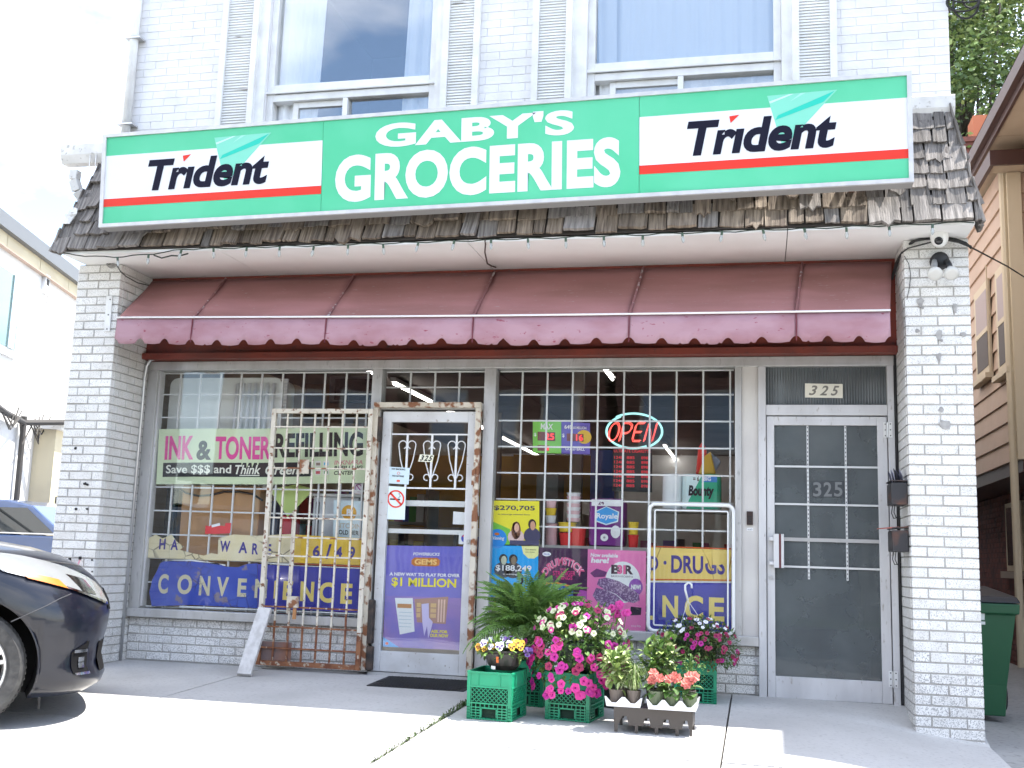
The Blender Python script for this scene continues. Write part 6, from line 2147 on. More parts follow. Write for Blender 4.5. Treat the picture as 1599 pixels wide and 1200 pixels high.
# pink zinnias behind ----------------------------------------------------
zn = thing('pink_flowers', 'tall hot pink flowers rising in front of the pink poster', 'flowers', (-0.92, -0.30, gz(-0.92, -0.30)))
MB().lathe([(0.0, 0.0), (0.08, 0.0), (0.11, 0.20), (0.0, 0.20)], (-0.92, -0.30, gz(-0.92, -0.30) + 0.002), 16).build('pot', MATS['dark_pot'], zn)
mb = MB()
heads = ((-1.206, -0.320, 0.595), (-1.149, -0.300, 0.626), (-1.139, -0.330, 0.569), (-0.941, -0.340, 0.590), (-0.903, -0.300, 0.615), (-0.855, -0.340, 0.573), (-1.200, -0.300, 0.561), (-0.928, -0.300, 0.555))
for h_ in heads:
    mb.tube([(-0.92 + RND.uniform(-0.05, 0.05), -0.30, gz(-0.92, -0.30) + 0.20), ((h_[0] - 0.92) / 2, -0.31, (h_[2] + 0.15) / 2), h_], 0.003, 4, m_leaf_m)
bush(mb, (-0.92, -0.3, 0.30), 0.13, 0.12, 0.15, 160, 0.03, 0.06, [m_leaf_d, m_leaf_m], -0.5, 0.3)
mb.build('foliage', None, zn, kind='stuff')
for h_ in heads:
    for j in range(3):
        place_flower(F_HOT, zn, (h_[0] + RND.uniform(-0.012, 0.012), h_[1] - 0.004 * j, h_[2] + RND.uniform(-0.01, 0.012)), Vector((RND.uniform(-0.4, 0.4), -1, 0.4)), 0.026, 'bloom')

# trays of seedlings -----------------------------------------------------
tx0, tx1, ty0, ty1 = -0.822, -0.370, -1.18, -0.93
gz0 = gz(-0.6, -1.06)
m_trayb = mat('black_tray', (0.055, 0.046, 0.04), 0.45)
tr_ = thing('black_tray', 'upturned black plastic flat under the seedling trays', 'tray', ((tx0 + tx1) / 2, (ty0 + ty1) / 2, gz0))
HT = 0.14
ft = MB()
# upper body and legs between notches, front and back
for yy in (ty0, ty1 - 0.012):
    ft.prism([(tx0, gz0 + HT), (tx0 + 0.005, gz0 + 0.045), (tx0 + 0.03, gz0 + 0.045), (tx0 + 0.05, gz0 + 0.09), (tx0 + 0.075, gz0 + 0.09), (tx0 + 0.09, gz0 + 0.04), (tx0 + 0.17, gz0 + 0.04), (tx0 + 0.18, gz0 + 0.085), (tx0 + 0.205, gz0 + 0.085), (tx0 + 0.215, gz0 + 0.035), (tx0 + 0.28, gz0 + 0.035), (tx0 + 0.29, gz0 + 0.085), (tx0 + 0.315, gz0 + 0.085), (tx0 + 0.325, gz0 + 0.035), (tx1 - 0.06, gz0 + 0.035), (tx1 - 0.05, gz0 + 0.085), (tx1 - 0.03, gz0 + 0.085), (tx1 - 0.02, gz0 + 0.04), (tx1 - 0.004, gz0 + 0.04), (tx1, gz0 + HT)], yy, yy + 0.012)
ft.box(tx0, tx1, ty0 + 0.0125, ty1 - 0.0125, gz0 + HT - 0.014, gz0 + HT)
ft.box(tx0, tx0 + 0.01, ty0 + 0.0125, ty1 - 0.0125, gz0 + 0.05, gz0 + HT - 0.0145)
ft.box(tx1 - 0.01, tx1, ty0 + 0.0125, ty1 - 0.0125, gz0 + 0.05, gz0 + HT - 0.0145)
tb_ = ft.build('shell', m_trayb, tr_)
for x in (tx0 + 0.012, tx0 + 0.13, tx0 + 0.245, tx1 - 0.09, tx1 - 0.016):
    box('foot', x - 0.007 if x < tx1 - 0.05 else x, x + 0.012 if x < tx1 - 0.05 else x + 0.014, ty0 + 0.001, ty0 + 0.011, gz0 + 0.001, gz0 + 0.05, m_trayb, tr_)
    box('foot', x - 0.007 if x < tx1 - 0.05 else x, x + 0.012 if x < tx1 - 0.05 else x + 0.014, ty1 - 0.011, ty1 - 0.001, gz0 + 0.001, gz0 + 0.05, m_trayb, tr_)
zt_ = gz0 + HT + 0.001
m_trayw = mat('white_tray', (0.72, 0.72, 0.73), 0.4)


def white_tray(x0, x1, y0, y1, n, lab):
    o = thing('white_tray', lab, 'tray', ((x0 + x1) / 2, (y0 + y1) / 2, zt_))
    pts_ = [(x0 + 0.012, zt_)]
    pts_.append((x1 - 0.012, zt_))
    pts_.append((x1, zt_ + 0.055))
    w_ = (x1 - x0) / n
    for k in range(n - 1, -1, -1):
        a = x0 + w_ * k
        pts_ += [(a + w_ * 0.92, zt_ + 0.055), (a + w_ * 0.62, zt_ + 0.022), (a + w_ * 0.38, zt_ + 0.022), (a + w_ * 0.08, zt_ + 0.055)]
    pts_.append((x0, zt_ + 0.0549))
    for yy in (y0, y1 - 0.004):
        MB().prism(pts_, yy, yy + 0.004).build('wall', m_trayw, o)
    box('base', x0 + 0.012, x1 - 0.012, y0 + 0.0045, y1 - 0.0045, zt_, zt_ + 0.006, m_trayw, o)
    return o


white_tray(tx0 - 0.055, tx0 + 0.165, ty0 + 0.0, ty1 - 0.02, 2, 'white two cell tray holding the basil and chive pots')
white_tray(tx0 + 0.19, tx1 + 0.03, ty0 - 0.025, ty1, 3, 'white three cell tray holding the coral begonias')
m_pot = mat('taupe_pot', (0.12, 0.095, 0.08), 0.5)
m_sleeve = mat('green_sleeve_pot', (0.13, 0.16, 0.09), 0.5)


def potted(x, y, h, r_, mp_, lab, cat, fn):
    t = thing('potted_plant', lab, cat, (x, y, zt_ + 0.007))
    MB().lathe([(0.0, 0.0), (r_ * 0.72, 0.0), (r_, h), (r_ * 0.9, h), (r_ * 0.88, h * 0.85), (0.0, h * 0.85)], (x, y, zt_ + 0.007), 14).build('pot', mp_, t)
    mb = MB()
    fn(mb, x, y, zt_ + 0.007 + h * 0.85, t)
    mb.build('foliage', None, t, kind='stuff')


def herb(hh, rad, n, mats, lo=0.03, hi=0.06):
    def f(mb, x, y, z, t):
        for k in range(6):
            mb.tube([(x, y, z), (x + RND.uniform(-1, 1) * rad * 0.4, y + RND.uniform(-1, 1) * rad * 0.4, z + hh * RND.uniform(0.6, 1))], 0.003, 4, m_leaf_m)
        bush(mb, (x, y, z + hh * 0.55), rad, rad, hh * 0.55, n, lo, hi, mats, -0.9, 0.2)
    return f


def chive(mb, x, y, z, t):
    for k in range(150):
        a = RND.uniform(0, 6.28)
        r_ = RND.uniform(0.02, 0.12)
        hh = RND.uniform(0.08, 0.17)
        e = (x + r_ * math.cos(a), y + r_ * math.sin(a) * 0.7, z + hh * RND.uniform(0.1, 1.0))
        mb.tube([(x + RND.uniform(-0.02, 0.02), y + RND.uniform(-0.02, 0.02), z), (x + r_ * 0.45 * math.cos(a), y + r_ * 0.4 * math.sin(a), z + hh), e], 0.0014, 3, RND.choice((m_leaf_l, m_leaf_m, m_leaf_v)))


def begonia(mb, x, y, z, t):
    for k in range(12):
        a = RND.uniform(0, 6.28)
        d = Vector((math.cos(a), math.sin(a), RND.uniform(-0.5, 0.5)))
        leaf(mb, (x + 0.015 * math.cos(a), y + 0.015 * math.sin(a), z + RND.uniform(0, 0.06)), d, (0, 0, 1), RND.uniform(0.05, 0.08), RND.uniform(0.045, 0.06), RND.choice((m_leaf_m, m_leaf_d)), 0.6)
    me = BEG
    for k in range(4):
        place_flower(me, t, (x + RND.uniform(-0.03, 0.03), y - 0.03 + RND.uniform(-0.02, 0.02), z + 0.085 + RND.uniform(-0.02, 0.03)), Vector((RND.uniform(-0.6, 0.6), -1, 0.5)), RND.uniform(0.028, 0.037))


mbb = MB()
for ring_, (rr, nn, zz) in enumerate(((1.0, 7, 0.0), (0.72, 6, 0.16), (0.45, 5, 0.3), (0.22, 4, 0.4))):
    for k in range(nn):
        a = 2 * math.pi * k / nn + ring_ * 0.5
        w_ = math.pi / nn * 1.25
        mbb.add([(0, 0, zz - 0.1), (rr * 0.75 * math.cos(a - w_), rr * 0.75 * math.sin(a - w_), zz + 0.1), (rr * math.cos(a), rr * math.sin(a), zz + 0.04), (rr * 0.75 * math.cos(a + w_), rr * 0.75 * math.sin(a + w_), zz + 0.1)], [(0, 1, 2), (0, 2, 3)])
BEG = mbb.mesh('begonia_bloom', PCO)
cx = tx0 - 0.055
potted(cx + 0.06, ty0 + 0.06, 0.085, 0.042, m_pot, 'variegated basil in a taupe pot at the left of the trays', 'herb pot', herb(0.24, 0.078, 190, [m_leaf_v, m_leaf_l, m_leaf_l], 0.04, 0.075))
potted(cx + 0.165, ty0 + 0.055, 0.085, 0.042, m_pot, 'chives arching from a taupe pot beside the basil', 'herb pot', chive)
potted(cx + 0.10, ty0 + 0.17, 0.085, 0.042, m_pot, 'bushy green herb behind the basil pot', 'herb pot', herb(0.25, 0.08, 200, [m_leaf_m, m_leaf_l], 0.02, 0.04))
w3 = (tx1 + 0.03 - tx0 - 0.19) / 3
labs = ('coral begonia in a green sleeve nearest the chives', 'coral begonia in the middle of the white tray', 'coral begonia at the right end of the white tray')
for k in range(3):
    potted(tx0 + 0.19 + w3 * (k + 0.5), ty0 + 0.04, 0.09, 0.046, m_sleeve, labs[k], 'begonia', begonia)
potted(tx0 + 0.21, ty0 + 0.16, 0.09, 0.042, m_pot, 'leafy mint rising behind the left begonia', 'herb pot', herb(0.27, 0.085, 260, [m_leaf_m, m_leaf_l], 0.035, 0.065))
potted(tx0 + 0.29, ty0 + 0.18, 0.09, 0.042, m_pot, 'tall lemon green herb behind the middle begonia', 'herb pot', herb(0.31, 0.07, 190, [m_leaf_l, m_leaf_v, m_leaf_m], 0.04, 0.07))
potted(tx0 + 0.42, ty0 + 0.17, 0.09, 0.042, m_pot, 'curly parsley behind the right begonia', 'herb pot', herb(0.22, 0.10, 420, [m_leaf_m, m_leaf_m, m_leaf_d], 0.012, 0.026))


# ---------------------------------------------------------------- string lights along the soffit lip
sl = thing('string_lights', 'string of small clear bulbs along the soffit edge', 'string lights', (-2.0, -0.34, 3.15))
wire = []
for i in range(81):
    t = i / 80
    x = -5.40 + 6.78 * t
    zz = 3.168 - 0.012 * math.sin((x + 5.3) / 6.7 * math.pi) + 0.006 * math.sin(i * 1.7)
    if t < 0.16:
        zz -= 0.045 * math.sin(t / 0.16 * math.pi)
    wire.append((x, -0.350 - 0.004 * math.sin(i * 0.9), zz))
m_wire = mat('green_black_wire', (0.02, 0.03, 0.02), 0.6)
MB().tube(wire, 0.0045, 5).build('wire', m_wire, sl)
m_bulb = mat('clear_bulb', (0.62, 0.64, 0.62), 0.12, trans=0.35)
bm1 = MB()
bm1.lathe([(0.009, 0.0), (0.009, -0.028), (0.0075, -0.03)], (0, 0, 0), 8, 'z', mat('socket_green', (0.05, 0.09, 0.06), 0.5))
bm1.lathe([(0.0075, -0.03), (0.012, -0.045), (0.011, -0.06), (0.006, -0.075), (0.0, -0.082)], (0, 0, 0), 8, 'z', m_bulb)
_bulb = bm1.mesh('bulb', None, True)
for i in range(23):
    x = -4.86 + 0.272 * i
    k = min(80, max(0, (x + 5.40) / 6.78 * 80))
    p = wire[int(k)]
    instance('bulb', _bulb, sl, (x, p[1] - 0.003, p[2] - 0.002), (RND.uniform(-0.25, 0.25), RND.uniform(-0.25, 0.25), 0))
MB().tube([(-4.55, -0.345, 3.125), (-4.48, -0.345, 3.100), (-4.40, -0.342, 3.118), (-4.33, -0.345, 3.112), (-4.26, -0.342, 3.130)], 0.006, 5).build('loose_end', m_wire, sl)
tag(MB().tube([(-1.920, -0.330, 3.178), (-1.922, -0.300, 3.139), (-1.950, -0.200, 3.111), (-1.979, -0.000, 3.080), (-1.994, 0.200, 3.115), (-2.020, 0.450, 3.174)], 0.006, 5).build('cable', mat('brown_cable', (0.05, 0.03, 0.025), 0.6)), 'brown cable hanging down the middle of the soffit', 'cable')

# ---------------------------------------------------------------- camera, floodlight, cables on the right pillar
dc = thing('security_camera', 'white dome security camera under the soffit at the right pillar', 'camera', (1.200, -0.120, 3.234))
cx_, cy_, cz_ = (1.200, -0.120, 3.234)
cz_ = ZS - 0.002
MB().lathe([(0.058, 0.0), (0.060, -0.02), (0.056, -0.045), (0.042, -0.072), (0.022, -0.088), (0.0, -0.092)], (cx_, cy_, cz_), 20).build('dome', mat('camera_white', (0.76, 0.76, 0.74), 0.35), dc, smooth=True)
le = MB().lathe([(0.0, -0.016), (0.018, -0.016), (0.026, -0.008), (0.028, 0.0)], (0, 0, 0), 14, 'y')
lo = le.build('lens', mat('lens_black', (0.012, 0.012, 0.014), 0.15), dc, smooth=True)
lo.location = (cx_ - 0.012, cy_ - 0.044, cz_ - 0.060)
lo.rotation_euler = (0.5, 0, -0.25)
fl = thing('flood_light', 'twin bulb flood light with black mount on the right pillar', 'flood light', (1.212, -0.020, 2.993))
fp = Vector((1.212, -0.020, 3.002))
MB().lathe([(0.0, -0.045), (0.040, -0.045), (0.058, -0.03), (0.062, 0.02)], tuple(fp), 18, 'y').build('mount', mat('ribbed_black', (0.02, 0.02, 0.022), 0.5), fl, smooth=True)
for sg_ in (-1, 1):
    a = fp + Vector((sg_ * 0.040, -0.05, -0.01))
    b = fp + Vector((sg_ * 0.050, -0.09, -0.075))
    c = fp + Vector((sg_ * 0.052 + 0.0, -0.15, -0.135))
    MB().tube([a, a * 0.5 + b * 0.5, b], [0.016, 0.022, 0.022], 10).build('socket', mat('grey_socket', (0.30, 0.30, 0.30), 0.45) if sg_ < 0 else MATS['ribbed_black'], fl, smooth=True)
    MB().tube([b, b + (c - b) * 0.3, b + (c - b) * 0.7, b + (c - b) * 0.95, c], [0.020, 0.030, 0.048, 0.050, 0.030], 14).build('bulb', mat('frosted_reflector', (0.62, 0.61, 0.58), 0.25) if 'frosted_reflector' not in MATS else MATS['frosted_reflector'], fl, smooth=True)
cb_ = thing('cable_bundle', 'black cable bundle looping over the top of the right pillar', 'cables', (1.103, -0.030, 3.152))
for k, pts in enumerate((
        [(0.960, 0.864, 2.942), (0.965, 0.598, 3.024), (0.968, 0.302, 3.066), (0.993, 0.100, 3.116), (1.036, -0.030, 3.141), (1.124, -0.030, 3.170), (1.226, -0.040, 3.163), (1.316, -0.040, 3.147), (1.382, -0.030, 3.120), (1.420, -0.020, 3.086)],
        [(0.955, 0.690, 2.939), (0.962, 0.412, 3.024), (0.965, 0.127, 3.069), (1.004, 0.050, 3.129), (1.060, -0.040, 3.146), (1.142, -0.050, 3.154), (1.245, -0.050, 3.146), (1.334, -0.050, 3.125), (1.416, -0.040, 3.089)],
        [(0.950, 0.679, 2.971), (0.955, 0.429, 3.019), (0.960, 0.269, 3.071), (0.965, 0.019, 3.070), (1.011, -0.020, 3.099), (1.090, -0.030, 3.116), (1.167, -0.040, 3.133)])):
    MB().tube(pts, 0.009 if k < 2 else 0.005, 6).build('cable', m_black, cb_, smooth=True)
MB().tube([(0.986, -0.010, 3.048), (1.014, -0.010, 2.992), (1.025, -0.010, 2.910), (1.014, -0.010, 2.820), (0.996, -0.010, 2.740)], 0.003, 4).build('cable', m_black, cb_)
sv = MB().tube([(1.418, -0.030, 3.088), (1.9, 1.2, 3.28), (2.59, 3.2, 3.62)], 0.006, 5).build('service_wire', m_black)
tag(sv, 'thin black service wire running from the pillar to the tan house', 'wire')
# coil of wire on the left pillar and a white steel strip
hb = MB()
hp = Vector((-5.134, -0.012, 3.172))
hb.lathe([(0.0, -0.02), (0.012, -0.02), (0.014, -0.008), (0.022, -0.008), (0.024, -0.022), (0.030, -0.022), (0.034, -0.006), (0.040, -0.012), (0.044, 0.012)], tuple(hp), 20, 'y')
tag(hb.build('round_fitting', mat('dull_zinc', (0.33, 0.32, 0.30), 0.5, 0.4), smooth=True), 'small round grey fitting at the top of the left pillar', 'fitting')
ws = MB().prism([(-5.146, 2.604), (-5.094, 2.604), (-5.100, 2.895), (-5.153, 2.896)], -0.010, -0.003).build('steel_strip', m_white)
tag(ws, 'white drilled steel strip screwed to the left pillar', 'strip')
sc = MB()
for px_p in ((-5.116, -0.010, 2.867), (-5.120, -0.010, 2.740), (-5.120, -0.010, 2.623)):
    sc.lathe([(0.0, -0.003), (0.005, -0.003), (0.006, 0.0)], (px_p[0], -0.010, px_p[2]), 8, 'y')
sc.build('screws', m_black, ws, kind='stuff')
tag(MB().tube([(-5.094, -0.010, 3.166), (-5.046, -0.010, 3.100), (-5.035, 0.060, 3.075), (-5.035, 0.233, 3.066), (-5.035, 0.438, 3.091), (-5.035, 0.527, 3.114)], 0.004, 5).build('cable', m_black), 'thin black wire from the round fitting to the awning', 'wire')
ph = thing('pink_hooks', 'pair of black tipped pink wire hooks low on the left pillar', 'hooks', (-5.221, -0.010, 0.754))
for pts in ([(-5.205, -0.010, 0.715), (-5.230, -0.020, 0.744), (-5.250, -0.020, 0.773)], [(-5.205, -0.010, 0.715), (-5.174, -0.020, 0.746), (-5.161, -0.020, 0.786)]):
    MB().tube(pts, 0.006, 6).build('stem', ink((0.62, 0.30, 0.36)), ph)
    MB().tube([pts[-1], tuple(Vector(pts[-1]) + Vector((0.0, -0.003, 0.022)))], 0.012, 8).build('tip', m_black, ph)
# anchors and patches on the right pillar face
m_patch = mat('mortar_patch', (0.40, 0.385, 0.37), 0.9, col2=(0.27, 0.26, 0.25), nscale=30)
for k, (p, r_) in enumerate((((1.084, 0.000, 2.731), 0.024), ((1.305, 0.000, 2.686), 0.022), ((1.062, 0.000, 2.521), 0.016), ((1.197, 0.000, 2.502), 0.025), ((1.352, -0.000, 2.495), 0.020), ((1.193, -0.000, 2.347), 0.022), ((1.212, 0.000, 2.453), 0.012), ((1.216, 0.000, 1.876), 0.036), ((1.199, -0.000, 1.980), 0.020), ((1.099, 0.000, 2.677), 0.008), ((-5.308, 0.000, 1.658), 0.012), ((-5.192, 0.000, 1.375), 0.014), ((-5.169, 0.000, 1.370), 0.012), ((-5.251, 0.000, 1.177), 0.012), ((-5.154, 0.000, 1.179), 0.010), ((-5.068, 0.000, 0.784), 0.008), ((-5.058, 0.000, 0.695), 0.007))):
    pts = []
    for i in range(9):
        a = 2 * math.pi * i / 9
        rr = r_ * RND.uniform(0.65, 1.15)
        pts.append((p[0] + rr * math.cos(a), p[2] + rr * math.sin(a)))
    if r_ > 0.02 and k < 7:
        pts[6] = (p[0] - 0.004, p[2] - r_ * 2.0)
        pts[7] = (p[0] + 0.006, p[2] - r_ * 2.0)
    MB().prism(pts, -0.0065, 0.004).build('mortar_patch', m_patch if k < 10 else m_dark, shop)

# mail boxes on the side of the right pillar
m_mail = mat('rusty_black_box', (0.028, 0.027, 0.030), 0.45, col2=(0.10, 0.045, 0.03), nscale=9, nlo=0.52, nhi=0.7)


def mailbox(z0, z1, lab, letters):
    t = thing('mailbox', lab, 'mailbox', (0.93, 0.16, z0), 'mailboxes beside the flat door')
    MB().box(0.872, 0.976, 0.04, 0.30, z0, z1 - 0.012).build('box', m_mail, t, bevel=0.006)
    MB().bar((0.868, 0.17, z1), (0.977, 0.17, z1 + (0.0 if letters else 0.012)), 0.27, 0.008, up=(0, 0, 1)).build('lid', m_mail, t)
    for yy in (0.10, 0.24):
        MB().tube([(0.90, yy, z0), (0.893, yy, z0 - 0.05), (0.905, yy - 0.01, z0 - 0.085), (0.93, yy - 0.02, z0 - 0.08)], 0.0035, 5).build('paper_hook', m_black, t)
    if letters:
        jm = thing('junk_mail', 'dark junk mail sticking out of the upper mailbox', 'mail', (0.9, 0.12, z1))
        for k in range(5):
            a = (0.885 + 0.018 * k, 0.10 + 0.02 * k, z1 - 0.02)
            b = (0.865 + 0.020 * k, 0.08 + 0.012 * k, z1 + 0.055 + 0.01 * (k % 3))
            MB().bar(a, b, 0.10, 0.003, up=(1, 0, 0.2)).build('sheet', ink(((0.05, 0.05, 0.08), (0.25, 0.25, 0.33), (0.03, 0.03, 0.04))[k % 3]), jm)
    else:
        l_ = MB().bar((0.90, 0.10, z1 + 0.010), (0.80, 0.06, z1 - 0.004), 0.10, 0.006, up=(0, 0, 1)).build('leaflet', ink((0.28, 0.09, 0.07)))
        tag(l_, 'faded red leaflet poking out of the lower mailbox', 'mail')
    return t


mailbox(1.343, 1.503, 'upper rusty black mailbox stuffed with papers beside the flat door', True)
mailbox(1.030, 1.184, 'lower black mailbox with a red leaflet beside the flat door', False)
tag(MB().tube([(0.968, 0.50, 2.45), (0.968, 0.50, 0.3), (0.970, 0.48, 0.0)], 0.006, 5).build('cable', m_black), 'black cable running down beside the flat door frame', 'cable')


# ---------------------------------------------------------------- dark car, nose to the right
m_navy_paint = mat('navy_car_paint', (0.003, 0.004, 0.010), 0.32, 0.0, coat=0.5, spec=0.35)
m_arch = mat('arch_liner', (0.012, 0.012, 0.012), 0.9)
m_tyre = mat('tyre', (0.035, 0.034, 0.033), 0.75, col2=(0.06, 0.058, 0.055), nscale=20)
m_alloy = mat('alloy', (0.62, 0.61, 0.59), 0.3, 0.8)
m_chrome = mat('chrome', (0.7, 0.7, 0.7), 0.12, 1.0)
m_lamp_glass = mat('headlamp_lens', (0.20, 0.21, 0.215), 0.16, 0.1, coat=0.6)
m_mesh = mat('grille_mesh', (0.008, 0.008, 0.009), 0.95, spec=0.1)
m_amber = mat('amber_reflector', (0.50, 0.13, 0.004), 0.35, coat=0.3)
m_carglass = mat('car_glass', (0.02, 0.025, 0.028), 0.06, coat=1.0)

NX, CYc = -3.325, -1.46           # nose x, centre line y
G0 = gz(-3.9, -2.0)
SEC = [(0.155, 0.13, 0.8, 0.5), (0.2, 0.06, 0.845, 0.52), (0.25, 0.045, 0.865, 0.52), (0.32, 0.08, 0.875, 0.52), (0.42, 0.075, 0.885, 0.54), (0.5, 0.055, 0.895, 0.56), (0.598, 0.045, 0.9, 0.58), (0.671, 0.06, 0.9, 0.62), (0.744, 0.1, 0.898, 0.66), (0.817, 0.165, 0.89, 0.7), (0.878, 0.245, 0.875, 0.72), (0.933, 0.36, 0.855, 0.74), (0.982, 0.54, 0.82, 0.78), (1.025, 0.82, 0.76, 0.85), (1.055, 1.15, 0.68, 0.95), (1.067, 1.32, 0.62, 1.0)]     # height, nose set-back, half width, corner length


def sec(z):
    for a, b in zip(SEC[:-1], SEC[1:]):
        if z <= b[0]:
            t = max(0, (z - a[0]) / (b[0] - a[0]))
            return [a[i] + (b[i] - a[i]) * t for i in range(4)]
    return list(SEC[-1])


def body_pt(t, z, d=0.0):
    """t 0 at the nose centre .. 1 where the corner meets the flank (towards the camera); d outwards"""
    _, sb, hw, cl = sec(z)
    a = t * math.pi / 2
    p = 2.6
    cx_, sx_ = max(0.0, math.cos(a)) ** (2 / p), max(0.0, math.sin(a)) ** (2 / p)
    hw2, cl2 = hw + d, cl + d
    return Vector((NX - sb - cl + cl2 * cx_, CYc - hw2 * sx_, G0 + z))


car = thing('parked_car', 'dark navy parked car cut off by the left edge of the picture', 'car', (-4.165, CYc - 0.86, G0))
rings = []
NT = 14
zs_ = [s[0] for s in SEC]
LEN = 4.35
for z in zs_:
    _, sb, hw, cl = sec(z)
    r_ = []
    for i in range(NT + 1):
        r_.append(body_pt(i / NT, z))
    tail_in = max(0.0, (z - 0.55)) * 0.15
    xe = NX - LEN + tail_in
    xs0 = NX - sb - cl
    for k in range(1, 13):
        x = xs0 + (xe - xs0) * k / 12
        r_.append(Vector((x, CYc - hw, G0 + z)))
    m_ = [Vector((p.x, 2 * CYc - p.y, p.z)) for p in r_]
    rings.append(r_ + m_[:0:-1])
n = len(rings[0])
mb = MB()
for r_ in rings:
    mb.v += [tuple(p) for p in r_]
for j in range(len(rings) - 1):
    for i in range(n):
        mb.f.append((j * n + i, j * n + (i + 1) % n, (j + 1) * n + (i + 1) % n, (j + 1) * n + i))
        mb.mi.append(0)
mb.f += [tuple(range(n - 1, -1, -1)), tuple((len(rings) - 1) * n + i for i in range(n))]
mb.mi += [0, 0]
body = mb.build('body', m_navy_paint, car, smooth=True)
WX, WZ, WR = -4.165, G0 + 0.318, 0.318
WX2 = WX - 2.65
# wheel arches cut with a real boolean, then the cutters go
cutters = []
for wx in (WX, WX2):
    for sg_ in (-1, 1):
        yc = CYc + sg_ * 0.80
        c = MB().lathe([(0.0, -0.28), (0.378, -0.28), (0.378, 0.28), (0.0, 0.28)], (wx, yc, WZ + 0.01), 40, 'y').build('cut', m_arch)
        md = body.modifiers.new('arch', 'BOOLEAN')
        md.operation = 'DIFFERENCE'
        md.solver = 'EXACT'
        md.object = c
        cutters.append(c)
bpy.context.view_layer.update()
dg = bpy.context.evaluated_depsgraph_get()
me2 = bpy.data.meshes.new_from_object(body.evaluated_get(dg), depsgraph=dg)
body.modifiers.clear()
body.data = me2
for c in cutters:
    bpy.data.objects.remove(c, do_unlink=True)
body.data.materials.clear()
body.data.materials.append(m_navy_paint)
body.data.materials.append(m_arch)
for p in body.data.polygons:
    c = p.center
    inside = False
    for wx in (WX, WX2):
        if abs(math.hypot(c.x - wx, c.z - WZ - 0.01) - 0.378) < 0.012 and abs(p.normal.y) < 0.35:
            inside = True
        if math.hypot(c.x - wx, c.z - WZ - 0.01) < 0.37 and abs(c.y - CYc) < 0.6:
            inside = True
    p.material_index = 1 if inside else 0
    p.use_smooth = not inside
# arch lips
for sg_ in (-1, 1):
    for wx in (WX, WX2):
        pts = [(wx + 0.379 * math.cos(a), CYc + sg_ * 0.888, WZ + 0.01 + 0.379 * math.sin(a)) for a in [math.radians(-12 + 204 * i / 30) for i in range(31)]]
        MB().tube(pts, 0.006, 6).build('arch_lip', m_navy_paint, car, smooth=True)


def car_patch(nm, t0, t1, zlo, zhi, m, d=0.006, nt=12, nz=5, parent=car):
    v_, f_ = [], []
    for i in range(nt + 1):
        t = t0 + (t1 - t0) * i / nt
        s = i / nt
        a, b = zlo(s), zhi(s)
        for j in range(nz + 1):
            v_.append(body_pt(t, a + (b - a) * j / nz, d))
    for i in range(nt):
        for j in range(nz):
            k = i * (nz + 1) + j
            f_.append((k, k + nz + 1, k + nz + 2, k + 1))
    return MB().add(v_, f_).build(nm, m, parent, smooth=True)


# head lamp wrapping from the nose round to the flank, with amber reflector and bright bezel
HLZ0 = lambda s: 0.655 + 0.19 * s ** 1.2
HLZ1 = lambda s: 0.785 + 0.165 * math.sin(min(1, s * 1.25) * math.pi / 2) - 0.06 * max(0, s - 0.75) * 4 * 0.9
for sgn in (1,):
    hl = car_patch('headlight', 0.26, 0.86, HLZ0, HLZ1, m_lamp_glass, 0.010, 18, 6)
    car_patch('reflector', 0.62, 0.79, lambda s: 0.755 + 0.055 * s, lambda s: 0.805 + 0.045 * s, m_amber, 0.014, 8, 3, hl)
    car_patch('lamp_cup', 0.40, 0.52, lambda s: 0.715 + 0.02 * s, lambda s: 0.805 + 0.03 * s, m_chrome, 0.013, 8, 4, hl)
    car_patch('bezel', 0.27, 0.85, lambda s: HLZ0(s) - 0.004, lambda s: HLZ0(s) + 0.012, m_chrome, 0.012, 16, 1, hl)
car_patch('grille', 0.0, 0.24, lambda s: 0.62, lambda s: 0.74 - 0.01 * s, m_mesh, 0.006, 8, 2)
car_patch('lower_grille', 0.0, 0.34, lambda s: 0.27, lambda s: 0.44, m_mesh, 0.004, 8, 2)
fg = car_patch('fog_lamp_recess', 0.50, 0.66, lambda s: 0.27 + 0.01 * s, lambda s: 0.46 - 0.06 * s, m_mesh, 0.004, 6, 4)
car_patch('fog_lamp', 0.54, 0.60, lambda s: 0.31, lambda s: 0.37, m_chrome, 0.010, 4, 3, fg)
car_patch('chrome_blade', 0.51, 0.64, lambda s: 0.395, lambda s: 0.412, m_chrome, 0.010, 6, 1, fg)
car_patch('chrome_blade', 0.50, 0.65, lambda s: 0.272, lambda s: 0.286, m_chrome, 0.010, 6, 1, fg)
seamp = [body_pt(0.62, 0.725, 0.002), body_pt(0.72, 0.70, 0.002), body_pt(0.82, 0.665, 0.002), body_pt(0.92, 0.625, 0.002), body_pt(1.0, 0.575, 0.002)]
MB().tube(seamp, 0.003, 5).build('bumper_seam', mat('seam_grey', (0.05, 0.05, 0.055), 0.5), car)
car_patch('hood_line', 0.10, 0.80, lambda s: 0.865 + 0.065 * s, lambda s: 0.872 + 0.065 * s, m_black, 0.003, 14, 1)
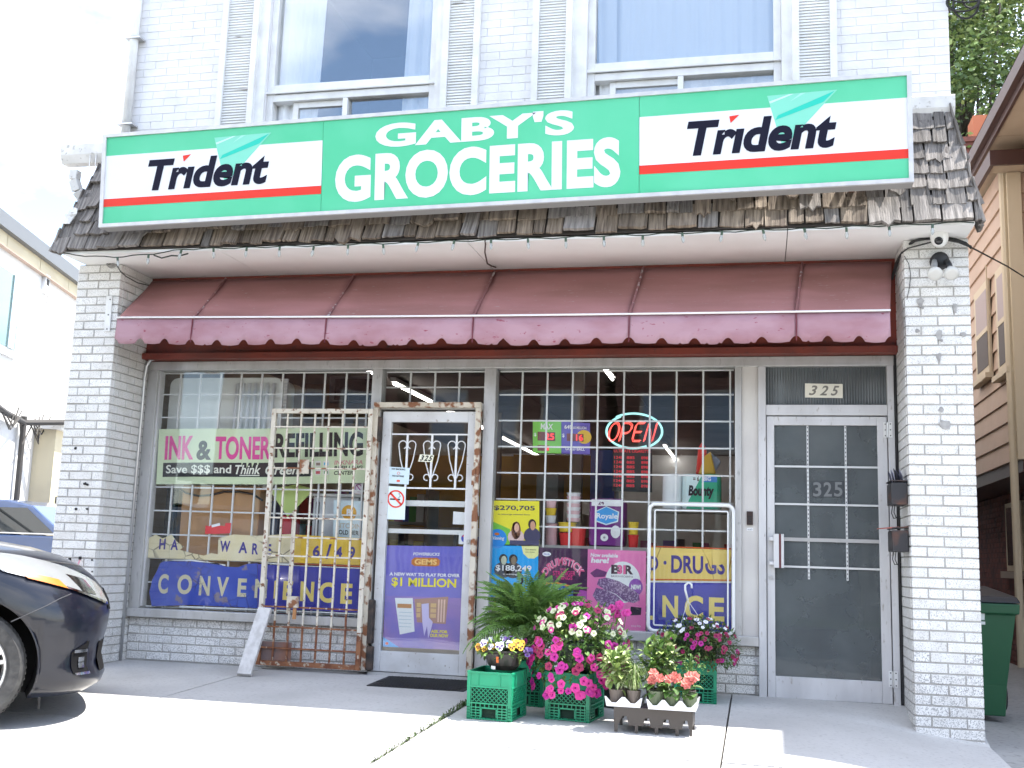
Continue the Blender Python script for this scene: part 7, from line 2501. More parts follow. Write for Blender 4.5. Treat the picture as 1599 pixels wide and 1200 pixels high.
# cabin
cab = MB()
cr = [(-1.25, 0.62, 1.06), (-1.95, 0.58, 1.42), (-2.4, 0.57, 1.48), (-3.2, 0.56, 1.42), (-4.1, 0.62, 1.06)]
v_ = []
for dx, hw, z in cr:
    v_ += [(NX + dx, CYc - hw, G0 + z), (NX + dx, CYc + hw, G0 + z)]
for dx, hw, z in cr:
    v_ += [(NX + dx, CYc - 0.80, G0 + 0.90), (NX + dx, CYc + 0.80, G0 + 1.0)]
f_ = []
for k in range(4):
    a = 2 * k
    f_ += [(a, a + 1, a + 3, a + 2), (a, a + 2, 10 + a + 2, 10 + a), (a + 1, 10 + a + 1, 10 + a + 3, a + 3)]
cab.add(v_, f_)
cab.build('cabin', m_carglass, car, bevel=0.03)
MB().add([(NX - 1.85, CYc - 0.61, G0 + 1.43), (NX - 1.85, CYc + 0.61, G0 + 1.43), (NX - 2.4, CYc + 0.59, G0 + 1.495), (NX - 2.4, CYc - 0.59, G0 + 1.495), (NX - 3.2, CYc + 0.58, G0 + 1.432), (NX - 3.2, CYc - 0.58, G0 + 1.432)], [(0, 1, 2, 3), (3, 2, 4, 5)]).build('roof', m_navy_paint, car, smooth=True)


def wheel_meshes():
    ty = MB()
    ty.lathe([(0.218, -0.09), (0.235, -0.104), (0.285, -0.108), (0.307, -0.095), (0.318, -0.07), (0.318, 0.07), (0.307, 0.095), (0.285, 0.108), (0.218, 0.09), (0.218, -0.09)], (0, 0, 0), 48, 'y')
    for k in range(64):
        a = 2 * math.pi * k / 64
        ty.add([(0.3145 * math.cos(a + d), yy, 0.3145 * math.sin(a + d)) for d, yy in ((0, -0.094), (0.035, -0.094), (0.06, -0.03), (0.025, -0.03))] + [(0.321 * math.cos(a + d), yy * 1.0, 0.321 * math.sin(a + d)) for d, yy in ((0.004, -0.080), (0.031, -0.080), (0.055, -0.03), (0.03, -0.03))],
               [(4, 5, 6, 7), (0, 4, 7, 3), (1, 2, 6, 5), (0, 1, 5, 4)])
    for k in range(48):
        a = 2 * math.pi * (k + 0.5) / 48
        ty.add([(r_ * math.cos(a + d), -0.1095, r_ * math.sin(a + d)) for r_, d in ((0.262, -0.018), (0.280, -0.018), (0.280, 0.02), (0.262, 0.02))], [(0, 1, 2, 3)])
    rim = MB()
    rim.lathe([(0.200, -0.06), (0.222, -0.092), (0.216, -0.098), (0.206, -0.090), (0.196, -0.04), (0.196, 0.06), (0.21, 0.08)], (0, 0, 0), 40, 'y')
    rim.lathe([(0.0, -0.062), (0.03, -0.062), (0.045, -0.05), (0.05, 0.0)], (0, 0, 0), 20, 'y')
    for k in range(5):
        a = 2 * math.pi * k / 5 + 0.32
        for off in (-0.13, 0.13):
            rim.bar((0.035 * math.cos(a), -0.05, 0.035 * math.sin(a)), (0.208 * math.cos(a + off), -0.072, 0.208 * math.sin(a + off)), 0.022, 0.03, up=(0, 1, 0))
    dk = MB().lathe([(0.0, -0.02), (0.196, -0.02)], (0, 0, 0), 30, 'y')
    return ty.mesh('tyre', m_tyre, False), rim.mesh('rim', m_alloy, False), dk.mesh('brake_disc', m_arch)


_wm = wheel_meshes()


def add_wheel(root, x, y, z, flip, s=1.0):
    h = instance('wheel', _wm[2], root, (x, y, z), (0, 0, math.pi if flip else 0), (s, s, s))
    for nm, me in (('tyre', _wm[0]), ('rim', _wm[1])):
        o = bpy.data.objects.new(nm, me)
        COL.objects.link(o)
        o.parent = h
    return h


for wx in (WX, WX2):
    add_wheel(car, wx, CYc - 0.775, WZ + 0.002, False)
    add_wheel(car, wx, CYc + 0.775, WZ + 0.002, True)
MB().bar((WX + 0.40, CYc - 0.86, G0 + 0.165), (WX + 0.402, CYc - 0.86, G0 + 0.105), 0.02, 0.012).build('deflector_clip', m_arch, car)

# the car stands askew, nosing in towards the shop
car.location = (-4.18, -2.45, G0 - 0.004)
car.rotation_euler = (0, 0, math.radians(38))

# ---------------------------------------------------------------- pale blue car beyond
m_blue_paint = mat('pale_blue_paint', (0.05, 0.085, 0.19), 0.25, 0.2, coat=0.8)
bc_ = Vector((-10.480, 6.439, 1.437))
suv = thing('blue_car', 'pale blue car parked behind the left pillar', 'car', (bc_.x, bc_.y, gz(0, bc_.y)))
SX, SY, SZ = bc_.x - 0.3, bc_.y, gz(-10, bc_.y)


def loft(pts_z, m, nm, hw):
    """side profile (x, z) polygon with width, tucked in towards the roof"""
    n = len(pts_z)
    v_ = []
    for sg_ in (-1, 1):
        for x, z in pts_z:
            k = hw - max(0, z - 0.95) * 0.28
            v_.append((SX + x, SY + sg_ * k + 0.8, SZ + z))
    f_ = [tuple(range(n)), tuple(range(2 * n - 1, n - 1, -1))] + [(i, n + i, n + (i + 1) % n, (i + 1) % n) for i in range(n)]
    return MB().add(v_, f_).build(nm, m, suv, bevel=0.03)


loft([(-2.2, 0.3), (2.1, 0.3), (2.25, 0.55), (2.15, 0.82), (1.1, 1.0), (0.95, 1.02), (-2.1, 1.03), (-2.28, 0.8)], m_blue_paint, 'body', 0.88)
loft([(1.02, 1.03), (0.35, 1.46), (-0.1, 1.54), (-1.2, 1.55), (-1.9, 1.45), (-2.1, 1.035)], m_blue_paint, 'cabin', 0.86)
for a, b, c_, d_ in ((0.83, 0.28, -0.18, -0.18), (-0.26, -0.26, -1.12, -1.12), (-1.2, -1.2, -1.80, -1.65)):
    pts = [(a, 1.06), (c_, 1.06), (d_, 1.42), (b, 1.42)]
    v_ = [(SX + x, SY + 0.8 - (0.862 - max(0, z - 0.95) * 0.28) - 0.004, SZ + z) for x, z in pts]
    w_ = MB().add(v_, [(0, 1, 2, 3)]).build('side_window', m_carglass, suv)
    MB().add([tuple(Vector(p) + Vector((0, 0.02, 0))) for p in v_], [(0, 3, 2, 1)]).build('inner_pane', m_carglass, w_)
for wx in (1.35, -1.35):
    add_wheel(suv, SX + wx, SY + 0.8 - 0.80, SZ + 0.322, False, 1.0)
    add_wheel(suv, SX + wx, SY + 0.8 + 0.80, SZ + 0.322, True, 1.0)
MB().tube([(SX + 0.95, SY - 0.08, SZ + 1.045), (SX - 2.0, SY - 0.08, SZ + 1.05)], 0.012, 5).build('belt_trim', m_chrome, suv)


# ---------------------------------------------------------------- house on the right of the alley
HX, HYf = 2.60, 4.20
m_siding = mat('tan_siding', (0.49, 0.345, 0.25), 0.6, col2=(0.45, 0.315, 0.225), nscale=3)
m_trim = mat('cream_trim', (0.55, 0.45, 0.31), 0.6)
m_brown = mat('brown_fascia', (0.055, 0.022, 0.016), 0.45)
m_soff2 = mat('tan_soffit', (0.42, 0.32, 0.22), 0.7, col2=(0.38, 0.29, 0.20), nscale=3)
m_flashb = mat('blocker_roofing', (0.04, 0.04, 0.04), 0.9)
m_redbrick = mat('dark_red_brick', (0.12, 0.045, 0.035), 0.85, col2=(0.08, 0.035, 0.03), nscale=8)
house = thing('neighbour_house', 'tan clapboard house with brown eaves across the alley', 'house', (5.5, 8.0, -0.2))
ZB = 2.08
box('core', HX + 0.03, 10.2, HYf + 0.03, 15.0, ZB, 5.34, m_siding, house)
# clapboards on the alley side and the front, one piece each
EXP = 0.215
k = 0
z = ZB
while z < 5.15:
    MB().add([(HX - 0.012, HYf - 0.012, z), (HX - 0.012, 14.5, z), (HX + 0.012, 14.5, z + EXP + 0.01), (HX + 0.012, HYf - 0.012, z + EXP + 0.01), (HX + 0.03, HYf - 0.012, z), (HX + 0.03, 14.5, z), (HX + 0.03, 14.5, z + EXP + 0.01), (HX + 0.03, HYf - 0.012, z + EXP + 0.01)],
             [(0, 1, 2, 3), (4, 7, 6, 5), (0, 4, 5, 1), (0, 3, 7, 4), (1, 5, 6, 2)]).build('clapboard', m_siding, house)
    if z < 4.9:
        MB().add([(HX, HYf - 0.012, z), (10.2, HYf - 0.012, z), (10.2, HYf + 0.012, z + EXP + 0.01), (HX, HYf + 0.012, z + EXP + 0.01), (HX, HYf + 0.03, z), (10.2, HYf + 0.03, z)], [(0, 1, 2, 3), (0, 4, 5, 1)]).build('clapboard', m_siding, house)
    z += EXP
box('corner_board', HX - 0.035, HX + 0.10, HYf - 0.04, HYf + 0.09, ZB - 0.02, 5.09, m_trim, house)
MB().tube([(HX - 0.06, HYf + 0.05, 5.3), (HX - 0.06, HYf + 0.05, 0.0)], 0.04, 8).build('downpipe', m_trim, house)
box('overhang_soffit', HX + 0.02, 10.2, HYf + 0.02, 14.9, ZB - 0.14, ZB - 0.005, m_brown, house)
# brick ground floor set back under the overhang
gfl = box('ground_floor', HX + 0.55, 10.0, HYf + 0.5, 14.8, -0.35, ZB - 0.145, m_redbrick, house)
mbk = MB()
zz = -0.30
row = 0
while zz < ZB - 0.20:
    y = HYf + 0.5 - (0.11 if row % 2 else 0)
    while y < 11:
        mbk.box(HX + 0.538, HX + 0.56, max(y, HYf + 0.5) + 0.005, y + 0.21, zz + 0.005, zz + 0.062)
        y += 0.215
    zz += 0.0677
    row += 1
mbk.build('brickwork', mat('alley_brick', (0.17, 0.05, 0.035), 0.85, col2=(0.09, 0.035, 0.03), nscale=6), gfl, kind='stuff')
wn = box('window', HX + 0.50, HX + 0.537, 6.6, 7.5, 0.95, 1.8, m_trim, house)
box('pane', HX + 0.495, HX + 0.499, 6.68, 7.42, 1.02, 1.74, m_carglass, wn)
box('sill', HX + 0.44, HX + 0.537, 6.5, 7.6, 0.86, 0.945, mat('stone_sill', (0.33, 0.27, 0.22), 0.8), wn)
box('porch_post', HX + 0.30, HX + 0.44, HYf + 0.25, HYf + 0.39, -0.3, ZB - 0.145, m_brown, house)
box('wall_ledge', HX + 0.36, HX + 0.537, 5.1, 5.9, 0.55, 0.72, MATS['stone_sill'], house)
# windows of the alley side
for y0, y1, z0, z1 in (((2.600, 5.314, 3.458)[1], (2.600, 6.144, 3.623)[1], (2.600, 5.767, 3.152)[2], (2.600, 5.569, 4.247)[2]), ((2.600, 4.243, 3.516)[1], (2.600, 4.935, 3.671)[1], (2.600, 4.664, 3.029)[2], (2.600, 4.452, 4.206)[2])):
    w = box('window', HX - 0.035, HX - 0.013, y0, y1, z0, z1, m_trim, house)
    zm = z0 + (z1 - z0) * 0.48
    box('pane', HX - 0.040, HX - 0.036, y0 + 0.10, y1 - 0.10, zm + 0.03, z1 - 0.10, ink((0.30, 0.24, 0.23), 0.6), w)
    box('pane', HX - 0.040, HX - 0.036, y0 + 0.10, y1 - 0.10, z0 + 0.10, zm - 0.03, ink((0.06, 0.045, 0.04), 0.6), w)
    box('meeting_rail', HX - 0.045, HX - 0.0355, y0 + 0.08, y1 - 0.08, zm - 0.028, zm + 0.028, m_trim, w)
    box('sill', HX - 0.10, HX - 0.013, y0 - 0.03, y1 + 0.03, z0 - 0.06, z0 - 0.002, m_trim, w)
    MB().tube([(HX - 0.05, y0 - 0.02, z1 + 0.15), (HX - 0.05, y0 - 0.02, z0 - 0.05), (HX - 0.11, y0 + 0.3, z0 - 0.07)], 0.008, 5).build('drip_pipe', m_trim, w)
# eaves running along the alley; unseen roof front set forward to shade the pavement
EX, EZ = 2.37, 5.36
EY0 = -0.76
ev = MB()
ev.box(EX, EX + 0.03, EY0, 15.2, EZ - 0.02, EZ + 0.17)
ev.box(EX - 0.06, EX, EY0, 15.2, EZ + 0.05, EZ + 0.19)
ev.build('fascia', m_brown, house)
nb = 14
for i in range(nb):
    y0 = EY0 + (15.2 - EY0) * i / nb
    box('soffit_board', EX + 0.031, HX + 0.6, y0 + 0.006, y0 + (15.2 - EY0) / nb - 0.006, EZ - 0.004, EZ + 0.012, m_soff2, house)
MB().add([(EX - 0.06, EY0, EZ + 0.20), (EX - 0.06, 15.2, EZ + 0.20), (6.4, 15.2, EZ + 1.9), (6.4, EY0, EZ + 1.9), (10.5, 15.2, EZ + 0.2), (10.5, EY0, EZ + 0.2), (EX, EY0, EZ + 0.012), (EX, 15.2, EZ + 0.012), (10.45, EY0, EZ + 0.012), (10.45, 15.2, EZ + 0.012)],
         [(0, 3, 2, 1), (3, 5, 4, 2), (0, 6, 8, 5, 3), (1, 2, 4, 9, 7)]).build('roof', mat('roof_shingle', (0.05, 0.035, 0.03), 0.9, col2=(0.08, 0.055, 0.045), nscale=12), house)
# front bay carrying the upper roof
box('front_wall', HX + 0.62, 10.0, EY0 + 0.35, HYf - 0.02, 2.9, EZ - 0.01, m_siding, house)
box('front_porch_wall', HX + 3.2, 10.0, EY0 + 0.45, HYf - 0.1, -0.4, 2.85, m_redbrick, house)
box('porch_beam', HX + 0.63, HX + 3.19, EY0 + 0.36, HYf - 0.03, 2.6, 2.89, m_brown, house)
# lower pent roof edge on the front
pz = (2.450, 4.540, 5.511)
pe = MB()
pe.box(2.35, 5.0, HYf - 0.32, HYf - 0.28, 5.08, 5.24)
pe.box(2.35, 2.39, HYf - 0.279, HYf + 0.6, 5.08, 5.24)
pe.build('pent_fascia', m_brown, house)
box('pent_soffit', 2.391, 5.0, HYf - 0.279, HYf - 0.013, 5.095, 5.11, m_soff2, house)

# chimney of the house behind
chm = thing('brick_chimney', 'red brick chimney with stepped cap behind the brown eaves', 'chimney', ((3.726, 11.640, 8.509)[0], (3.726, 11.640, 8.509)[1], 4.0))
cx0, cy0, cz0_ = (3.584, 11.635, 8.339)
m_chim = mat('chimney_brick', (0.20, 0.07, 0.05), 0.85, col2=(0.14, 0.05, 0.04), nscale=7)
box('stack', cx0 - 0.15, cx0 + 0.85, cy0, cy0 + 0.9, 3.0, cz0_ - 0.25, m_chim, chm)
for k in range(3):
    d = 0.05 * (k + 1)
    box('cap_course', cx0 - 0.15 - d, cx0 + 0.85 + d, cy0 - d, cy0 + 0.9 + d, cz0_ - 0.245 + 0.09 * k, cz0_ - 0.16 + 0.09 * k, m_chim, chm)
MB().lathe([(0.22, 0.0), (0.24, 0.10), (0.22, 0.42), (0.20, 0.42), (0.2, 0.1)], (cx0 + 0.35, cy0 + 0.4, cz0_ + 0.02), 18).build('pot', mat('terracotta', (0.42, 0.14, 0.07), 0.8), chm)
box('flue_box', cx0 + 0.12, cx0 + 0.62, cy0 + 0.15, cy0 + 0.66, cz0_ + 0.025, cz0_ + 0.52, MATS['terracotta'], chm)

# dark shed added at the far end to keep daylight out of the alley
shd = thing('alley_blocker', 'dark shed added to darken the far end of the alley', 'blocker', (2.3, 13.0, -0.2))
box('wall', 1.43, HX + 0.54, 12.6, 13.0, -0.3, 2.6, m_brown, shd)
box('roof', 1.42, HX + 0.6, 12.4, 14.0, 2.605, 2.75, m_flashb, shd)

# ---------------------------------------------------------------- wheelie bin in the alley
bx0 = Vector((1.747, 1.590, -0.143))
m_bin = mat('green_bin_plastic', (0.010, 0.085, 0.034), 0.45)
m_lid = mat('dark_lid_plastic', (0.012, 0.013, 0.016), 0.45)
bxc, byc = 1.62, 1.70
bg = gz(1.7, 1.7)
wb_ = thing('wheelie_bin', 'green wheelie bin with dark lid in the alley behind the right pillar', 'bin', (bxc, byc, bg))
HB = 0.685 - bg
v_ = []
for (hw, d0, d1, z) in ((0.20, -0.24, 0.22, 0.02), (0.215, -0.255, 0.235, 0.25), (0.28, -0.33, 0.33, HB - 0.08), (0.30, -0.36, 0.36, HB - 0.078), (0.305, -0.365, 0.365, HB)):
    v_ += [(bxc - hw, byc + d0, bg + z), (bxc + hw, byc + d0, bg + z), (bxc + hw, byc + d1, bg + z), (bxc - hw, byc + d1, bg + z)]
f_ = [(3, 2, 1, 0), (16, 17, 18, 19)]
for j in range(4):
    for i in range(4):
        f_.append((j * 4 + i, j * 4 + (i + 1) % 4, (j + 1) * 4 + (i + 1) % 4, (j + 1) * 4 + i))
MB().add(v_, f_).build('body', m_bin, wb_, bevel=0.015)
v_ = [(bxc - 0.31, byc - 0.38, bg + HB + 0.004), (bxc + 0.31, byc - 0.38, bg + HB + 0.004), (bxc + 0.31, byc + 0.38, bg + HB + 0.004), (bxc - 0.31, byc + 0.38, bg + HB + 0.004),
      (bxc - 0.29, byc - 0.34, bg + HB + 0.05), (bxc + 0.29, byc - 0.34, bg + HB + 0.05), (bxc + 0.29, byc + 0.36, bg + HB + 0.07), (bxc - 0.29, byc + 0.36, bg + HB + 0.07),
      (bxc - 0.16, byc - 0.12, bg + HB + 0.10), (bxc + 0.16, byc - 0.12, bg + HB + 0.10), (bxc + 0.18, byc + 0.26, bg + HB + 0.12), (bxc - 0.18, byc + 0.26, bg + HB + 0.12)]
f_ = [(3, 2, 1, 0), (8, 9, 10, 11)] + [(i, (i + 1) % 4, 4 + (i + 1) % 4, 4 + i) for i in range(4)] + [(4 + i, 4 + (i + 1) % 4, 8 + (i + 1) % 4, 8 + i) for i in range(4)]
MB().add(v_, f_).build('lid', m_lid, wb_, bevel=0.012)
for x in (bxc - 0.27, bxc + 0.27):
    MB().lathe([(0.0, -0.03), (0.11, -0.03), (0.12, -0.015), (0.12, 0.015), (0.11, 0.03), (0.0, 0.03)], (x, byc + 0.27, bg + 0.122), 18, 'x').build('wheel', m_black, wb_)
MB().tube([(bxc - 0.25, byc + 0.40, bg + HB - 0.03), (bxc + 0.25, byc + 0.40, bg + HB - 0.03)], 0.016, 8).build('handle', m_lid, wb_)
mk = Panel('city_mark', [(bxc - 0.13, byc - 0.328, bg + 0.70), (bxc + 0.06, byc - 0.328, bg + 0.70), (bxc + 0.06, byc - 0.338, bg + 0.84), (bxc - 0.13, byc - 0.338, bg + 0.84)], m_bin, parent=wb_, thick=0.001)
mk.rect(0.0, 0.0, 1.0, 0.16, ink((0.55, 0.58, 0.56)), 'bar', 2)
mk.poly([(0.3, 0.25), (0.98, 0.25), (1.0, 1.0), (0.86, 0.80), (0.75, 0.95), (0.66, 0.75), (0.55, 0.9), (0.4, 0.7), (0.3, 0.85)], ink((0.55, 0.58, 0.56)), 'crown', 2)
mk.rect(0.55, 0.32, 0.62, 0.66, m_bin, 'slot', 3)
mk.rect(0.74, 0.32, 0.81, 0.66, m_bin, 'slot', 3)

# ---------------------------------------------------------------- white building across the side street
m_stucco = mat('white_stucco', (0.78, 0.77, 0.74), 0.85, col2=(0.73, 0.72, 0.69), nscale=1.5, spots=(8, 0.72, 0.78, (0.6, 0.59, 0.56)))
m_flash = mat('grey_flashing', (0.13, 0.135, 0.14), 0.5)
m_yel = mat('pale_yellow_wall', (0.66, 0.58, 0.40), 0.85, col2=(0.60, 0.52, 0.36), nscale=2)
A_ = Vector((-11.569, 7.542, 5.858))
dirv = Vector((-0.279, 0.960, 0.0))
nrm = Vector((0.960, 0.279, 0.0))
wbld = thing('white_building', 'white rendered building with grey roof flashing across the side street', 'building', (A_.x, A_.y, 0))


def wpt(s, z, d=0.0):
    p = A_ + dirv * s + nrm * d
    return Vector((p.x, p.y, z))


def wbox(nm, s0, s1, z0, z1, d0, d1, m, parent=wbld, slope=0.0):
    v_ = [wpt(s0, z0, d0), wpt(s1, z0, d0), wpt(s1, z0, d1), wpt(s0, z0, d1), wpt(s0, z1, d0), wpt(s1, z1 + slope, d0), wpt(s1, z1 + slope, d1), wpt(s0, z1, d1)]
    return MB().add(v_, [(0, 3, 2, 1), (4, 5, 6, 7), (0, 1, 5, 4), (1, 2, 6, 5), (2, 3, 7, 6), (3, 0, 4, 7)]).build(nm, m, parent)


ZR = 5.66
wbox('wall', -11, 5.5, -0.4, ZR - 0.35, -8, 0.0, m_stucco)
for k in range(12):
    wbox('eave_block', -11 + 1.38 * k + 0.01, -11 + 1.38 * (k + 1) - 0.01, ZR - 0.348, ZR - 0.13, -8, 0.06, m_yel)
wbox('flashing', -11.05, 5.6, ZR - 0.128, ZR + 0.02, -8.1, 0.16, m_flash)
wbox('flashing', -11.05, 5.6, ZR + 0.022, ZR + 0.14, -8.05, 0.10, m_flash)
wbox('coping_strip', -11, 5.55, ZR - 0.362, ZR - 0.3485, -0.05, 0.09, mat('rust_edge', (0.45, 0.34, 0.27), 0.8))
w1 = wbox('window', -2.95, -0.50, 3.74, 5.12, 0.001, 0.05, m_white)
wbox('pane', -2.85, -0.62, 3.86, 5.0, 0.051, 0.056, mat('reflecting_pane', (0.10, 0.16, 0.15), 0.08, coat=1.0), w1)
wbox('stile', -0.95, -0.72, 3.86, 5.0, 0.057, 0.075, mat('pale_blue_blind', (0.42, 0.52, 0.54), 0.4), w1)
vt = wbox('vent_hood', 0.34, 0.54, 5.04, 5.36, 0.001, 0.06, m_white)
wbox('slot', 0.38, 0.50, 5.18, 5.28, 0.061, 0.066, m_dark, vt)
MB().tube([wpt(0.60, 5.3, 0.03), wpt(0.58, 5.0, 0.03), wpt(0.52, 4.75, 0.03)], 0.012, 5).build('wall_wire', MATS['dull_zinc'], wbld)
# lower annex, pipes and meters
ya = wbox('annex', 0.7, 5.4, -0.4, 2.78, 0.001, 0.35, m_yel)
wbox('annex_roof', 0.6, 5.5, 2.782, 2.86, 0.0, 0.45, m_white_worn, wbld)
an = thing('service_pipes', 'tangle of dark service cables and pipes on the white building wall', 'pipes', tuple(wpt(-0.6, 2.0, 0.1)))
m_pipe = mat('dark_pipe', (0.06, 0.055, 0.05), 0.7)
MB().tube([wpt(0.02, -0.3, 0.09), wpt(-0.05, 2.9, 0.09)], 0.045, 8).build('pipe', m_pipe, an)
MB().tube([wpt(-3.5, 3.25, 0.09), wpt(-0.8, 2.86, 0.09), wpt(-0.05, 2.80, 0.09), wpt(0.6, 2.90, 0.5), wpt(2.5, 2.90, 0.5), wpt(5.0, 2.9, 0.5)], 0.05, 8).build('cable', m_pipe, an)
for k in range(9):
    a = RND.uniform(-1.2, 0.4)
    MB().tube([wpt(a, 2.85, 0.1), wpt(a + RND.uniform(0, 0.4), 2.75 - RND.uniform(0, 0.35), 0.14), wpt(a + RND.uniform(0.2, 0.7), 2.86 + RND.uniform(0, 0.2), 0.14)], 0.012, 5).build('cable', m_pipe, an)
MB().tube([wpt(-4, 1.55, 0.06), wpt(-0.7, 1.5, 0.06), wpt(0.15, 1.5, 0.06)], 0.02, 5).build('pipe', m_pipe, an)
mt_ = wbox('meter_box', 0.95, 1.6, 1.42, 1.68, 0.351, 0.5, ink((0.05, 0.05, 0.05)), None)
tag(mt_, 'dark meter box on the pale yellow annex', 'meter box')
mt2 = wbox('meter_box', 1.75, 2.2, 1.80, 2.05, 0.351, 0.5, ink((0.45, 0.45, 0.44)), None)
tag(mt2, 'grey meter box above the dark one on the yellow annex', 'meter box')
wbox('slot_window', 1.25, 1.34, 2.25, 2.62, 0.351, 0.36, ink((0.18, 0.17, 0.16)), wbld)

# ---------------------------------------------------------------- trees
m_bark = mat('bark', (0.07, 0.055, 0.045), 0.9, col2=(0.10, 0.085, 0.07), nscale=8, bump=0.5, bscale=20)
m_tl = [leaf_mat('tree_leaf_a', (0.11, 0.175, 0.045), (0.16, 0.235, 0.065)), leaf_mat('tree_leaf_b', (0.19, 0.25, 0.075), (0.27, 0.33, 0.11)), leaf_mat('tree_leaf_c', (0.045, 0.09, 0.025), (0.07, 0.12, 0.03))]


def tree(base, h, spread, n_clump, per, lab, lsz=0.17, seed=1):
    R = random.Random(seed)
    t = thing('tree', lab, 'tree', base)
    b = Vector(base)
    tr_ = MB()
    top = b + Vector((0.2, 0.1, h * 0.55))
    tr_.tube([b, b + Vector((0.05, 0, h * 0.25)), top, b + Vector((0.1, 0.2, h * 0.85))], [0.24, 0.19, 0.12, 0.03], 8)
    cl = []
    for k in range(n_clump):
        a = R.uniform(0, 6.28)
        zz = R.uniform(0.30, 1.0)
        rr = spread * math.sqrt(max(0.05, 1 - ((zz - 0.55) / 0.5) ** 2)) * R.uniform(0.35, 1.0)
        c = b + Vector((rr * math.cos(a), rr * math.sin(a), h * zz))
        cl.append(c)
        if k % 2 == 0:
            s0 = b + Vector((0.05, 0, h * (0.2 + 0.5 * R.random() * zz)))
            mid = (s0 + c) / 2 + Vector((R.uniform(-0.3, 0.3), R.uniform(-0.3, 0.3), R.uniform(-0.2, 0.4)))
            tr_.tube([s0, mid, c], [0.07, 0.04, 0.012], 5)
    tr_.build('trunk', m_bark, t, smooth=True)
    lf = MB()
    for c in cl:
        cr_ = R.uniform(0.35, 0.75) * spread * 0.36
        mm = R.choices(m_tl, (5, 4, 3))[0]
        for k in range(per):
            d = Vector((R.gauss(0, 1), R.gauss(0, 1), R.gauss(0, 0.75)))
            p = c + d * cr_ * 0.55
            a = R.uniform(0, 6.28)
            e = Vector((math.cos(a), math.sin(a), R.uniform(-0.8, 0.4))).normalized()
            s = e.cross(Vector((R.uniform(-1, 1), R.uniform(-1, 1), R.uniform(-1, 1)))).normalized()
            L_ = lsz * R.uniform(0.6, 1.2)
            lf.add([p, p + e * L_ * 0.5 + s * L_ * 0.3, p + e * L_, p + e * L_ * 0.5 - s * L_ * 0.3], [(0, 1, 2, 3)], mm if R.random() < 0.75 else R.choice(m_tl))
    lf.build('crown', None, t, kind='stuff')
    return t


q1 = (4.446, 14.420, 11.562)
tree((q1[0] - 0.4, q1[1] + 0.8, -0.2), 14.0, 3.4, 160, 470, 'tall leafy tree behind the shop and the tan house', 0.125, 3)
tree((q1[0] + 5.5, q1[1] + 6.0, -0.2), 15.0, 4.2, 90, 320, 'broader tree further back behind the brown eaves', 0.15, 5)

cw = thing('cable_coil', 'loops of black cable hanging at the top right corner of the shop', 'cables', (UX1, UY, 4.9))
for k, (r1, r2) in enumerate(((0.11, 0.15), (0.085, 0.22), (0.13, 0.11), (0.06, 0.17))):
    c0 = Vector((1.440, 0.100, 4.954))
    MB().tube([(c0.x + 0.02 * k + r1 * math.sin(a), 0.08 + 0.012 * k, c0.z + 0.06 - r2 * (0.5 + 0.5 * math.cos(a)) + 0.02 * k) for a in [math.radians(-170 + 340 * i / 24) for i in range(25)]], 0.008, 6).build('loop', m_black, cw, smooth=True)

# ---------------------------------------------------------------- houses over the road, seen in the shop glass
m_rb = mat('street_brick', (0.17, 0.075, 0.055), 0.85, col2=(0.12, 0.055, 0.045), nscale=5)
m_stone = mat('window_stone', (0.42, 0.38, 0.33), 0.8)
m_roofd = mat('dark_roof', (0.05, 0.045, 0.045), 0.9)


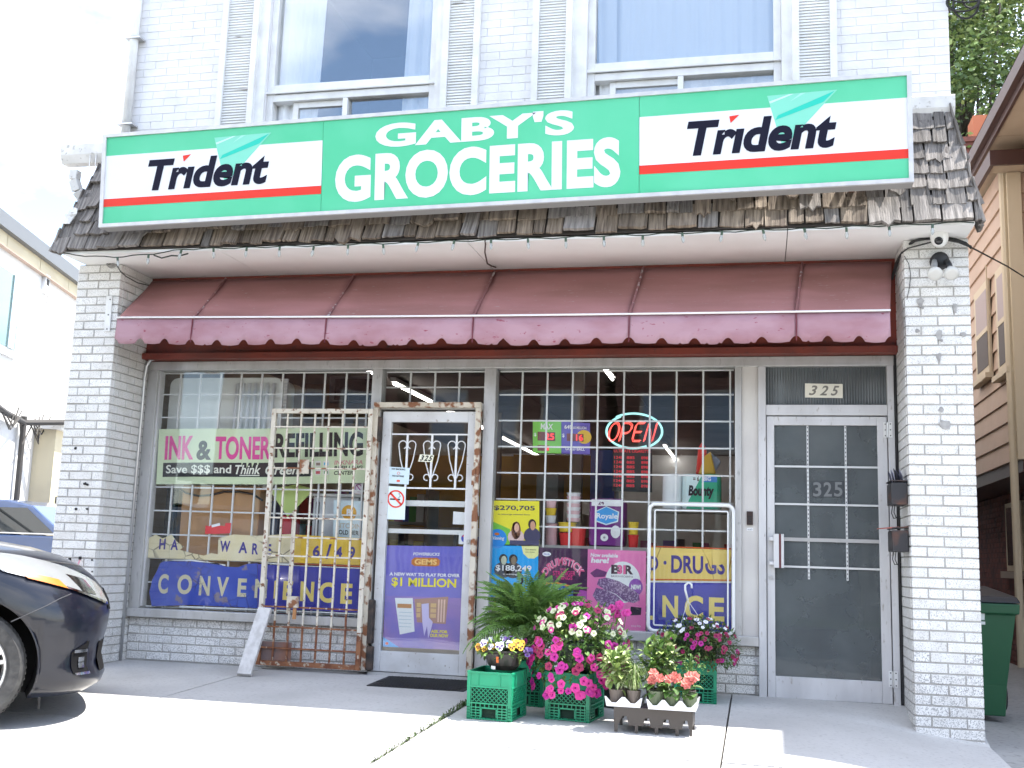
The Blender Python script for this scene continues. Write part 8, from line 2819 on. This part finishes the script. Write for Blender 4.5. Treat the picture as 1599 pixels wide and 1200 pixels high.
def far_house(x0, lab, mm):
    w_ = 6.6
    y1 = -26.0
    gzz = -0.6
    t = thing('brick_house', lab, 'house', (x0 + w_ / 2, y1 - 4, gzz))
    box('wall', x0, x0 + w_, y1 - 9, y1, gzz, 7.6, mm, t)
    MB().add([(x0 - 0.2, y1 + 0.3, 7.6), (x0 + w_ + 0.2, y1 + 0.3, 7.6), (x0 + w_ / 2, y1 + 0.3, 10.6), (x0 - 0.2, y1 - 9, 7.6), (x0 + w_ + 0.2, y1 - 9, 7.6), (x0 + w_ / 2, y1 - 9, 10.6)],
             [(0, 1, 2), (3, 5, 4), (0, 2, 5, 3), (1, 4, 5, 2), (0, 3, 4, 1)]).build('roof', m_roofd, t)
    for wx, wz0, wz1 in ((0.8, 4.4, 6.4), (2.7, 4.4, 6.4), (4.6, 4.4, 6.4), (0.9, 0.9, 2.8)):
        f = box('window', x0 + wx, x0 + wx + 1.2, y1 + 0.005, y1 + 0.08, wz0, wz1, m_stone, t)
        box('pane', x0 + wx + 0.1, x0 + wx + 1.1, y1 + 0.081, y1 + 0.09, wz0 + 0.1, wz1 - 0.1, mat('far_pane', (0.22, 0.28, 0.36), 0.1) if 'far_pane' not in MATS else MATS['far_pane'], f)
    box('door', x0 + 4.7, x0 + 5.7, y1 + 0.005, y1 + 0.06, 0.3, 2.5, m_brown, t)
    box('porch_floor', x0 + 0.2, x0 + w_ - 0.2, y1 + 0.1, y1 + 2.2, gzz, 0.3, m_stone, t)
    box('porch_roof', x0, x0 + w_, y1 + 0.1, y1 + 2.4, 3.1, 3.35, m_roofd, t)
    for k in range(3):
        x = x0 + 0.35 + (w_ - 0.9) * k / 2
        box('porch_post', x, x + 0.2, y1 + 2.0, y1 + 2.2, 0.31, 3.09, m_stone, t)
    bal = MB()
    for k in range(34):
        x = x0 + 0.7 + (w_ - 1.5) * k / 33
        bal.box(x, x + 0.05, y1 + 2.06, y1 + 2.12, 0.31, 1.2)
    bal.box(x0 + 0.6, x0 + w_ - 0.6, y1 + 2.04, y1 + 2.14, 1.2, 1.28)
    bal.build('balustrade', m_stone, t, kind='stuff')


for k, lab in enumerate(('red brick house over the road, left in the reflection', 'red brick house over the road, second in the reflection', 'red brick house over the road, third in the reflection', 'brown brick house over the road, fourth in the reflection', 'brown brick house over the road, right in the reflection')):
    far_house(-18.5 + 7.0 * k, lab, m_rb if k < 3 else MATS['dark_red_brick'])
